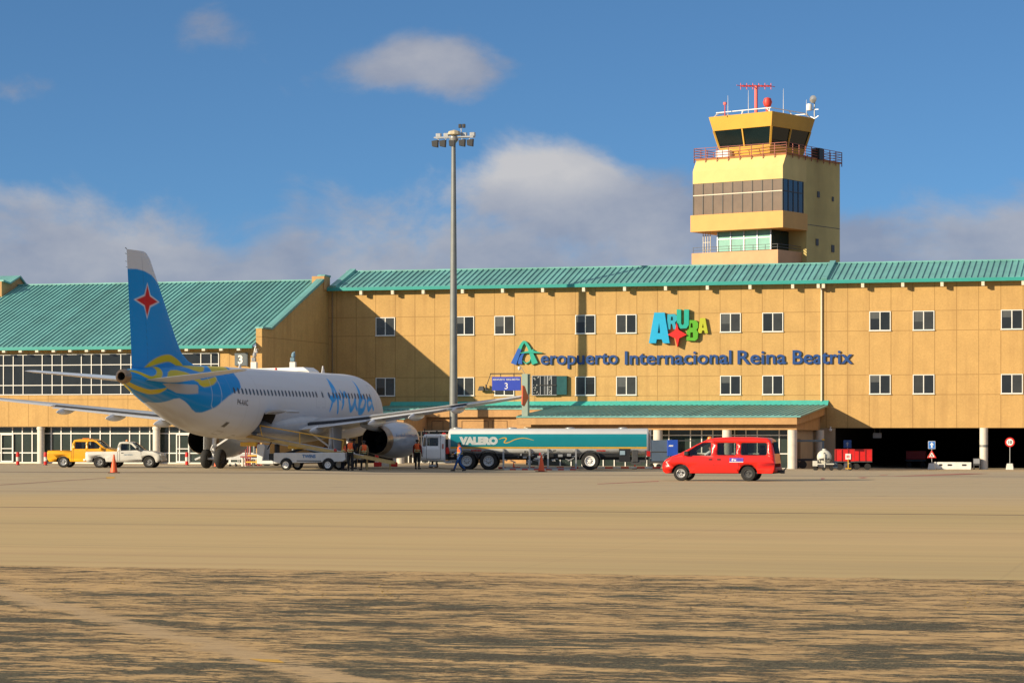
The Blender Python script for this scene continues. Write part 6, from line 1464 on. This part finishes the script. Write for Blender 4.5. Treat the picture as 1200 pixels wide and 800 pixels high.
# dark red container far inside
g = bw(U(1074, 8.0), 8.0, 0); g.z = ground_z(g.x, g.y); t = thing('baggage_cart', 'dim red cart parked deep inside the dark passage', 'baggage cart', g, -PSI, 'red baggage carts')
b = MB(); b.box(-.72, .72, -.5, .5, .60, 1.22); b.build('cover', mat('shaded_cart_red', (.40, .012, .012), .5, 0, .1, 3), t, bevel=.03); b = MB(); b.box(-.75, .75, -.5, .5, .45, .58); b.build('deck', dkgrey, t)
for x in (-.5, .5): cart_wheel(t, x, -.3, .2)
# white tank cart (water service)
g = GY(966, 550.9); t = thing('tank_cart', 'white domed water service cart left of the red baggage carts', 'service cart', g, -.1)
wt = mat('cart_cream_tank', (.60, .58, .50), .45, 0, .1, 3, dirt=.35)
b = MB(); b.lathe([(0, -.55), (.35, -.53), (.46, -.4), (.47, .4), (.35, .53), (0, .55)], (0, 0, .86), 'y', 28); b.build('tank', wt, t, autos=50)
b = MB(); b.cyl((0, -.1, 1.28), (0, -.1, 1.40), .12); b.box(-.62, .62, -.6, .6, .38, .46); b.box(-.75, -.45, -.6, .3, .28, .62); b.bar((.0, -.62, .2), (.0, -.62, 1.1), .06); b.build('frame', wt, t, bevel=.01)
b = MB(); b.tube([(-.45, -.58, .5), (-.35, -.6, .72), (0, -.62, .78), (.35, -.6, .72), (.5, -.58, .5)], .03); b.tube([(-.2, -.6, .7), (.1, -.64, .6), (.3, -.62, .82)], .025); b.build('hose', dkgrey, t, autos=50)
b = MB(); b.box(-.05, .03, -.565, -.555, 1.02, 1.16); b.build('gauge', black, t)
for x, y in ((-.6, -.5), (-.05, -.55), (.45, -.5), (.45, .5), (-.5, .5)): cart_wheel(t, x, y, .13)
b = MB(); b.box(.55, .85, -.3, .3, .15, .60); b.build('battery_box', mat('slate_box', (.06, .09, .12), .5), t, bevel=.02)
# blue grey dolly frame behind the van
g = GY(939, 548.8); s = g.y/FOC; t = thing('aircraft_towbar_rack', 'blue grey pipe gantry trailer with black wheels behind the van rear', 'trailer', g, -.05)
fx = lambda px: (px-939)*s
bg_m = mat('blue_grey_pipe', (.12, .17, .20), .5, 0, .1, 3); b = MB(); zt5 = (548.8-516.3)*s; b.bar((fx(913), 0, zt5), (fx(965), 0, zt5), .13); b.bar((fx(964.5), 0, zt5), (fx(964.5), 0, (548.8-531)*s), .13); b.bar((fx(914.5), 0, zt5), (fx(914.5), 0, .6), .10); b.build('gantry', bg_m, t, bevel=.02)
b = MB(); b.bar((fx(905), 0, .58), (fx(956), 0, .60), .14, .16); b.build('chassis', black, t)
for px in (932.5, 940.5): cart_wheel(t, fx(px), -.25, .27)
b = MB(); b.box(fx(963), fx(966), -.1, .1, zt5+.03, zt5+.14); b.build('corner_cap', yellow_p, t)
b = MB(); b.box(fx(913), fx(919), -.3, -.2, (548.8-536.5)*s, (548.8-527)*s); b.build('red_panel', red_p, t, bevel=.01)
for i, (px, y0, lab) in enumerate(((922, 533.5, 'small red cylinder beside the gantry trailer behind the van'), (932, 525.5, 'tall narrow red post in front of the canopy column'))):
    g = GY(px, 547.5); s = g.y/FOC; h = (547.5-y0)*s; b = MB(); r_c = .12 if i == 0 else .07
    t = thing(('fire_extinguisher', 'marker_post')[i], lab, ('fire extinguisher', 'post')[i], g); b.lathe([(r_c, .02), (r_c, h*.85), (r_c*.4, h*.95), (0, h)], n=14); b.build('body', red_p, t, autos=45); b = MB(); b.cyl((0,0,0), (0,0,.1), r_c*1.5); b.build('foot', dkgrey, t)
# freight container dolly behind van
g = GY(777, 548.9); s = g.y/FOC; t = thing('container_dolly', 'blue freight container on a wheeled dolly between the tanker and the van', 'dolly', g, -.08)
fx = lambda px: (px-777)*s; fz_ = lambda py: (548.9-py)*s
b = MB(); b.box(fx(762.5), fx(784), -.7, .7, fz_(540), fz_(515.5)); b.build('container', mat('container_slate', (.10, .14, .20), .45, .3, .1, 2), t, bevel=.02)
b = MB(); b.box(fx(782), fx(794.5), -.78, .6, fz_(534), fz_(515.2)); cb2 = b.build('blue_door', mat('container_blue', (.015, .07, .42), .4, 0, .1, 2), t, bevel=.02)
me = text_mesh('AKH', .13, .001, .01, 'CENTER'); text_obj('lettering', me, white_p, lambda x, y, z: Vector((fx(786.5)+x, -.785-z, fz_(522.8)+y)), cb2)
b = MB(); b.bar((fx(762), -.72, fz_(529)), (fx(784), -.72, fz_(529)), .05); b.bar((fx(762), -.72, fz_(515.5)), (fx(762), -.72, fz_(541)), .06); b.box(fx(760), fx(796), -.75, .75, fz_(542.5), fz_(540)); b.bar((fx(795), -.7, fz_(516)), (fx(815), -.7, fz_(516)), .07); b.build('frame', dkgrey, t)
for px in (764, 772, 786, 793): cart_wheel(t, fx(px), -.5, .16)
# ------------------------------------------------------------------ red racks and cylinders seen below the fuselage
g = GY(296, 546.4); s = g.y/FOC; t = thing('gas_cylinder_rack', 'dark red open rack holding pale cylinders under the jet belly', 'rack', g, -PSI)
fx = lambda px: (px-296)*s; fz_ = lambda py: (546.4-py)*s; dr = mat('oxide_red_frame', (.26, .015, .02), .5, 0, .2, 4)
b = MB()
for px in (287.5, 290, 293, 302.5, 304): b.bar((fx(px), 0, .05), (fx(px), 0, fz_(517)), .07)
b.bar((fx(281), 0, fz_(535)), (fx(305), 0, fz_(535)), .09); b.bar((fx(286), 0, fz_(518)), (fx(305), 0, fz_(518)), .06); b.bar((fx(281), .4, .1), (fx(305), .4, .1), .07); b.build('frame', dr, t)
for k, px in enumerate((282.5, 286.5, 290.5, 295.5)): b = MB(); b.cyl((fx(px), .18, .02), (fx(px), .18, fz_(536+k*.6)), .085, n=14); b.build('cylinder', wpl, t, autos=40)
b = MB(); b.box(fx(299.5), fx(304.5), -.1, .15, fz_(525), fz_(518)); b.build('red_box', dr, t, bevel=.03)
g = GY(274, 546.2); s = g.y/FOC; t = thing('hand_cart', 'small white framed trolley behind the left main wheels', 'trolley', g, -.1)
b = MB()
for z in (.25, .45, .62): b.bar((-.28, -.2, z), (.32, -.2, z), .035); b.bar((-.28, .3, z), (.32, .3, z), .035); b.bar((-.28, -.2, z), (-.28, .3, z), .035)
for x in (-.28, .32): b.bar((x, -.2, .1), (x, -.2, .68), .035); b.bar((x, .3, .1), (x, .3, .68), .035)
b.build('frame', white_p, t); b = MB(); b.box(-.25, .1, -.22, .3, .12, .22); b.build('tray', white_p, t)
for x in (-.2, .2): cart_wheel(t, x, -.2, .08)
# boarding stairs on the far side: only the canopy shows over the roof line
g = acw(4.9, -6.0); t = thing('boarding_stairs', 'boarding stairs with pale canopy rising behind the jet roof', 'stairs', (g.x, g.y, 0), -TH)
b = MB(); b.box(-1.0, 3.6, -.85, .85, 6.05, 6.15); b.prism([(-1.0, 6.15), (3.6, 6.15), (3.2, 6.42), (-.9, 6.35)], lambda x, z, d: (x, d, z), -.9, .9); b.build('canopy', white_p, t, bevel=.03)
b = MB(); 
for x in (-.9, 1.2, 3.4):
    for y in (-.8, .8): b.bar((x, y, .6 if x < 0 else 3.3), (x, y, 6.05), .07)
b.bar((-4.6, 0, .4), (3.0, 0, 3.35), 1.3, .12); b.box(2.6, 3.8, -.8, .8, 3.3, 3.4); b.bar((-4.6, -.75, 1.4), (2.8, -.75, 4.3), .06); b.bar((-4.6, .75, 1.4), (2.8, .75, 4.3), .06); b.box(-4.0, 1.5, -.8, .8, .4, .8); b.build('stair_frame', steel, t)
for x in (-3.2, .6):
    for y in (-.8, .8): cart_wheel(t, x, y, .35)
# floodlight heads standing beyond the fuselage
for px, ytop, lab, wq in ((298, 405, 'white lamp head on a post above the jet roof beside the grey number sign', -16.2), (343.5, 412, 'blue and white lamp head on a post above the jet roof against the shaded gable', -16.5)):
    D = ray_w(px, wq); g = GW(px, D); s = D/FOC; t = thing('apron_floodlight', lab, 'floodlight', g, -PSI*.5); zz = lambda py: CH+(YH-py)*s-g.z
    b = MB(); b.cyl((0, 0, 0), (0, 0, zz(436)), .09, n=12); b.build('post', galv, t, autos=40)
    b = MB(); b.box(-3.6*s, 3.4*s, -.2, .2, zz(436), zz(424)); b.build('housing', white_p, t, bevel=.04)
    b = MB(); b.box(-2.6*s, 2.2*s, -.24, .1, zz(423.5), zz(419)); b.lathe([(0, 0), (.13, .04), (.15, .2), (.08, .36), (0, .4)], (.3*s, 0, zz(419)), n=12); b.bar((-1*s, 0, zz(418)), (2*s, 0, zz(ytop)), .09); b.build('lamp_head', steel if px < 320 else mat('lamp_blue_grey', (.15, .26, .34), .4), t, bevel=.02)
# ------------------------------------------------------------------ people (skin + subdivision bodies)
skin_m = mat('skin_brown', (.20, .095, .05), .6, 0, .08, 9); hair_m = mat('hair_black', (.012, .01, .008), .7, 0, .2, 20)
def skin_obj(name, nodes, edges, m, parent, sub=1, root=0):
    me = bpy.data.meshes.new(name); me.from_pydata([n[0] for n in nodes], edges, []); me.materials.append(m)
    o = bpy.data.objects.new(name, me); COL.objects.link(o); o.parent = parent
    md = o.modifiers.new('skin', 'SKIN'); md.use_smooth_shade = True
    if not me.skin_vertices: me.skin_vertices.new() if hasattr(me.skin_vertices, 'new') else None
    for i, n in enumerate(nodes):
        r = n[1]; me.skin_vertices[0].data[i].radius = (r if isinstance(r, tuple) else (r, r)); me.skin_vertices[0].data[i].use_root = (i == root)
    s = o.modifiers.new('sub', 'SUBSURF'); s.levels = sub; s.render_levels = sub
    # bake the modifiers into a plain mesh so that copies and masks are exact
    dg = bpy.context.evaluated_depsgraph_get(); dg.update(); ev = bpy.data.meshes.new_from_object(o.evaluated_get(dg))
    o.modifiers.clear(); o.data = ev; ev.name = name
    if not ev.materials: ev.materials.append(m)
    ev.polygons.foreach_set('use_smooth', [True]*len(ev.polygons)); bpy.data.meshes.remove(me)
    return o
def person(pos, face, label, pose, cloth, h=1.75, group=None, seated=False, legs=True):
    """local frame: x = facing direction, y = left. pose: dict of joints in metres"""
    t = thing('person', label, 'person', pos, face, group); k = h/1.75; t.scale = (k, k, k)
    P = dict(pel=(0, 0, .95), chest=(.0, 0, 1.28), neck=(.0, 0, 1.48), head=(.02, 0, 1.60), crown=(.01, 0, 1.72),
             lsh=(0, .19, 1.42), rsh=(0, -.19, 1.42), lel=(.02, .24, 1.13), rel=(.02, -.24, 1.13), lwr=(.10, .25, .88), rwr=(.10, -.25, .88),
             lhip=(0, .09, .92), rhip=(0, -.09, .92), lkn=(.02, .10, .50), rkn=(.02, -.10, .50), lan=(0, .10, .09), ran=(0, -.10, .09), ltoe=(.17, .12, .04), rtoe=(.17, -.12, .04))
    P.update(pose)
    N_ = []; E_ = []; idx = {}
    def nd(n, p, r): idx[n] = len(N_); N_.append((p, r)); return idx[n]
    nd('pel', P['pel'], (.13, .10)); nd('chest', P['chest'], (.15, .11)); nd('neck', P['neck'], .055); nd('head', P['head'], (.085, .098)); nd('crown', P['crown'], (.06, .07))
    hd = Vector(P['head']); nk = Vector(P['neck']); fw = Vector(pose.get('look', (1, 0, 0))).normalized()
    nd('nose', tuple(hd+fw*.105+Vector((0, 0, -.005))), .013)
    for s in 'lr':
        nd(s+'sh', P[s+'sh'], .062); nd(s+'el', P[s+'el'], .043); nd(s+'wr', P[s+'wr'], .028)
        a, b_ = Vector(P[s+'el']), Vector(P[s+'wr']); d = (b_-a).normalized(); hp = b_+d*.07; nd(s+'hand', tuple(hp), (.035, .02))
        sd_ = d.cross(Vector((0, 0, 1))); sd_ = sd_.normalized() if sd_.length > .1 else Vector((0, 1, 0))
        E_ += [(idx['chest'], idx[s+'sh']), (idx[s+'sh'], idx[s+'el']), (idx[s+'el'], idx[s+'wr']), (idx[s+'wr'], idx[s+'hand'])]
        for q, (off, ln) in enumerate(((-.03, .07), (-.01, .085), (.01, .08), (.03, .06))): nd(s+'f%d' % q, tuple(hp+sd_*off*1.1+d*ln+Vector((.01, 0, -.01))), .0095); E_.append((idx[s+'hand'], idx[s+'f%d' % q]))
        nd(s+'th', tuple(b_+d*.06+sd_*(-.06)+Vector((.015, 0, .01))), .011); E_.append((idx[s+'wr'], idx[s+'th']))
        nd(s+'hip', P[s+'hip'], .085); nd(s+'kn', P[s+'kn'], .058); nd(s+'an', P[s+'an'], .04); nd(s+'toe', P[s+'toe'], .036)
        E_ += [(idx['pel'], idx[s+'hip']), (idx[s+'hip'], idx[s+'kn']), (idx[s+'kn'], idx[s+'an']), (idx[s+'an'], idx[s+'toe'])]
    E_ += [(0, 1), (1, 2), (2, 3), (3, 4), (3, idx['nose'])]
    body = skin_obj('body', N_, E_, skin_m, t, 1)
    def garment(name, joints, links, m, sub=1): 
        ix = {n: i for i, (n, r) in enumerate(joints)}; return skin_obj(name, [((P[n] if isinstance(n, str) else n), r) for n, r in joints], [(ix[a], ix[c]) for a, c in links], m, t, sub)
    # trousers, shirt, vest, shoes, hair or cap
    garment('trousers', [('pel', (.15, .12)), ('lhip', .105), ('rhip', .105), ('lkn', .078), ('rkn', .078), ('lan', .062), ('ran', .062)], [('pel', 'lhip'), ('pel', 'rhip'), ('lhip', 'lkn'), ('rhip', 'rkn'), ('lkn', 'lan'), ('rkn', 'ran')], cloth['trousers'])
    garment('shirt', [('pel', (.15, .12)), ('chest', (.165, .125)), ('neck', .07), ('lsh', .078), ('rsh', .078), ('lel', .056), ('rel', .056)] + ([('lwr', .042), ('rwr', .042)] if cloth.get('long', True) else []), [('pel', 'chest'), ('chest', 'neck'), ('chest', 'lsh'), ('chest', 'rsh'), ('lsh', 'lel'), ('rsh', 'rel')] + ([('lel', 'lwr'), ('rel', 'rwr')] if cloth.get('long', True) else []), cloth['shirt'])
    if cloth.get('vest'):
        p, c, n = Vector(P['pel']), Vector(P['chest']), Vector(P['neck']); lo = p.lerp(c, .05)
        v = skin_obj('safety_vest', [(tuple(lo), (.195, .165)), (tuple(c), (.215, .18)), (tuple(c.lerp(n, .75)), (.14, .12)), (tuple(Vector(P['lsh']).lerp(c.lerp(n, .6), .35)), .105), (tuple(Vector(P['rsh']).lerp(c.lerp(n, .6), .35)), .105)], [(0, 1), (1, 2), (2, 3), (2, 4)], cloth['vest'], t, 1)
        d = (c-lo); b = MB()
        for f in (.12, .45):
            q = lo+d*f; b.M = Matrix.Translation(q) @ d.to_track_quat('Z', 'Y').to_matrix().to_4x4(); b.lathe([(.172, -.025), (.180, 0), (.172, .025)], n=20); 
        b.M = None
        for y in (-.09, .09): b.bar(lo+d*.45+Vector((-.150, y, 0)), c.lerp(n, .8)+Vector((-.10, y*.9, 0)), .035, .02)
        b.build('reflective_tape', mat('reflective_tape', (.55, .52, .22), .4, 0, .1, 5), v)
    for s in 'lr':
        a, c = Vector(P[s+'an']), Vector(P[s+'toe']); b = MB(); dr_ = (c-a); dr_.z = 0; dr_ = dr_.normalized(); b.bar(a-dr_*.06+Vector((0, 0, -.045)), c+dr_*.05+Vector((0, 0, .005)), .095, .085); b.build('shoe', black, t, bevel=.025, seg=3)
    c = MB(); up = (Vector(P['crown'])-hd).normalized(); c.M = Matrix.Translation(hd-fw*.012+up*.03) @ up.to_track_quat('Z', 'Y').to_matrix().to_4x4()
    c.lathe([(.098, -.01), (.103, .03), (.095, .07), (.065, .105), (0, .118)], n=18); 
    if cloth.get('cap'): c.M = None; e = hd+fw*.13+up*.045; c.bar(hd+fw*.06+up*.05, e, .13, .015)
    c.build('cap' if cloth.get('cap') else 'hair', cloth.get('cap') or hair_m, t, smooth=True)
    b = MB(); 
    for s in (-1, 1):
        sdv = fw.cross(up)*s; b.cyl(hd+fw*.088+sdv*.033+up*.012, hd+fw*.099+sdv*.031+up*.012, .012, n=8)
    b.build('eyes', black, t)
    return t
navy = mat('navy_cloth', (.012, .014, .026), .9, 0, .2, 8); blue_o = mat('blue_overall', (.02, .09, .28), .85, 0, .15, 8); hiv = mat('hi_vis_orange', (.92, .13, .02), .7, 0, .1, 6); dkc = mat('black_cloth', (.012, .012, .013), .9, 0, .2, 8); wht = mat('white_shirt', (.6, .6, .6), .8, 0, .08, 6); yv_ = mat('hi_vis_yellow_orange', (.85, .26, .02), .7, 0, .1, 6)
stand = {}
# heading: world angle of local +x
bend = dict(chest=(.18, 0, 1.22), neck=(.32, 0, 1.36), head=(.42, 0, 1.44), crown=(.50, 0, 1.53), lsh=(.26, .19, 1.30), rsh=(.26, -.19, 1.30), lel=(.40, .24, 1.04), rel=(.42, -.22, 1.02), lwr=(.60, .18, .90), rwr=(.62, -.16, .88))
reach = dict(lel=(.20, .22, 1.18), rel=(.20, -.22, 1.18), lwr=(.45, .15, 1.12), rwr=(.45, -.15, 1.10), head=(.05, 0, 1.58), crown=(.08, 0, 1.70))
person(GY(401.5, 550.9), .5, 'worker in orange vest bending at the foot of the belt loader', bend, dict(trousers=navy, shirt=mat('coral_shirt', (.62, .10, .06), .8, 0, .1, 7), vest=hiv), 1.76)
person(GY(410.5, 551.2), 1.5, 'worker in orange vest standing between two others at the belt loader', reach, dict(trousers=dkc, shirt=navy, vest=hiv, cap=dkc), 1.86)
person(GY(426.5, 550.6), 1.9, 'worker with broad orange vest standing right of the belt loader group before the engine exhaust', dict(lan=(0, .16, .09), ran=(0, -.16, .09), ltoe=(.14, .2, .04), rtoe=(.14, -.2, .04), lkn=(.02, .14, .5), rkn=(.02, -.14, .5)), dict(trousers=dkc, shirt=mat('khaki_shirt', (.35, .25, .12), .85), vest=hiv), 1.72)
person(GY(415.5, 549.2), 4.2, 'dark clothed worker half hidden behind the standing vest worker under the wing', reach, dict(trousers=dkc, shirt=dkc, cap=dkc), 1.84)
person(GY(376.5, 548.2), -.3, 'worker in glowing orange vest under the wing root behind the conveyor rail', bend, dict(trousers=navy, shirt=navy, vest=yv_), 1.70)
person(GY(434.5, 549.0), 2.6, 'worker in orange vest at the right end of the group close to the engine nozzle', reach, dict(trousers=navy, shirt=dkc, vest=hiv), 1.74) if False else None
person(GY(489, 549.4), 1.3, 'man in orange vest and black trousers standing between engine and tanker cab', dict(lkn=(.04, .1, .5)), dict(trousers=dkc, shirt=mat('maroon_shirt', (.22, .03, .02), .85), vest=hiv), 1.80)
person(GW(509.5, 160.9), PI-.2, 'person standing behind the white tanker cab with only dark legs showing', dict(lkn=(.1, .10, .5), lan=(.16, .1, .09), ltoe=(.32, .1, .04), rkn=(-.04, -.10, .5), ran=(-.16, -.1, .10), rtoe=(.0, -.1, .04)), dict(trousers=dkc, shirt=navy), 1.72)
walk = dict(lkn=(.20, .09, .52), lan=(.36, .09, .10), ltoe=(.52, .10, .05), rkn=(.02, -.10, .50), ran=(-.32, -.10, .13), rtoe=(-.18, -.11, .04), lel=(-.06, .25, 1.14), lwr=(.10, .24, .93), rel=(.10, -.25, 1.14), rwr=(.34, -.18, 1.04), chest=(.02, 0, 1.28), head=(.05, 0, 1.60))
wk = person(GY(539, 551.9), PI+.1, 'worker in blue overalls and orange vest walking left before the tanker wheels', walk, dict(trousers=blue_o, shirt=blue_o, vest=hiv, cap=navy), 1.74)
p0 = V.matrix_world @ Vector((0, 0, 0)); rv = math.radians(-15)
sv = Vector(V.location)+Matrix.Rotation(rv, 3, 'Z') @ Vector((-.42, -.42, 0))
person(sv+Vector((0, 0, -.07)), rv+PI, 'driver in white shirt holding the steering wheel inside the red minibus', dict(pel=(0, 0, .98), chest=(-.02, 0, 1.28), neck=(-.01, 0, 1.46), head=(.02, 0, 1.575), crown=(.01, 0, 1.68), lsh=(0, .19, 1.40), rsh=(0, -.19, 1.40), lel=(.26, .24, 1.22), rel=(.26, -.24, 1.22), lwr=(.52, .14, 1.28), rwr=(.52, -.14, 1.28), lhip=(.05, .1, .96), rhip=(.05, -.1, .96), lkn=(.45, .12, .98), rkn=(.45, -.12, .98), lan=(.62, .12, .60), ran=(.62, -.12, .60), ltoe=(.78, .12, .56), rtoe=(.78, -.12, .56)), dict(trousers=navy, shirt=wht, long=False), 1.72)
sv = Vector(V.location)+Matrix.Rotation(rv, 3, 'Z') @ Vector((.62, .45, -.02))
person(sv, rv+PI, 'passenger in pale blue shirt seated behind the minibus middle window', dict(pel=(0, 0, .98), chest=(-.02, 0, 1.28), neck=(-.01, 0, 1.46), head=(.02, 0, 1.575), crown=(.01, 0, 1.68), lhip=(.05, .1, .96), rhip=(.05, -.1, .96), lkn=(.40, .12, .98), rkn=(.40, -.12, .98), lan=(.45, .12, .60), ran=(.45, -.12, .60), ltoe=(.6, .12, .56), rtoe=(.6, -.12, .56), lwr=(.3, .2, 1.08), rwr=(.3, -.2, 1.08)), dict(trousers=navy, shirt=mat('pale_blue_shirt', (.4, .5, .65), .8)), 1.70)
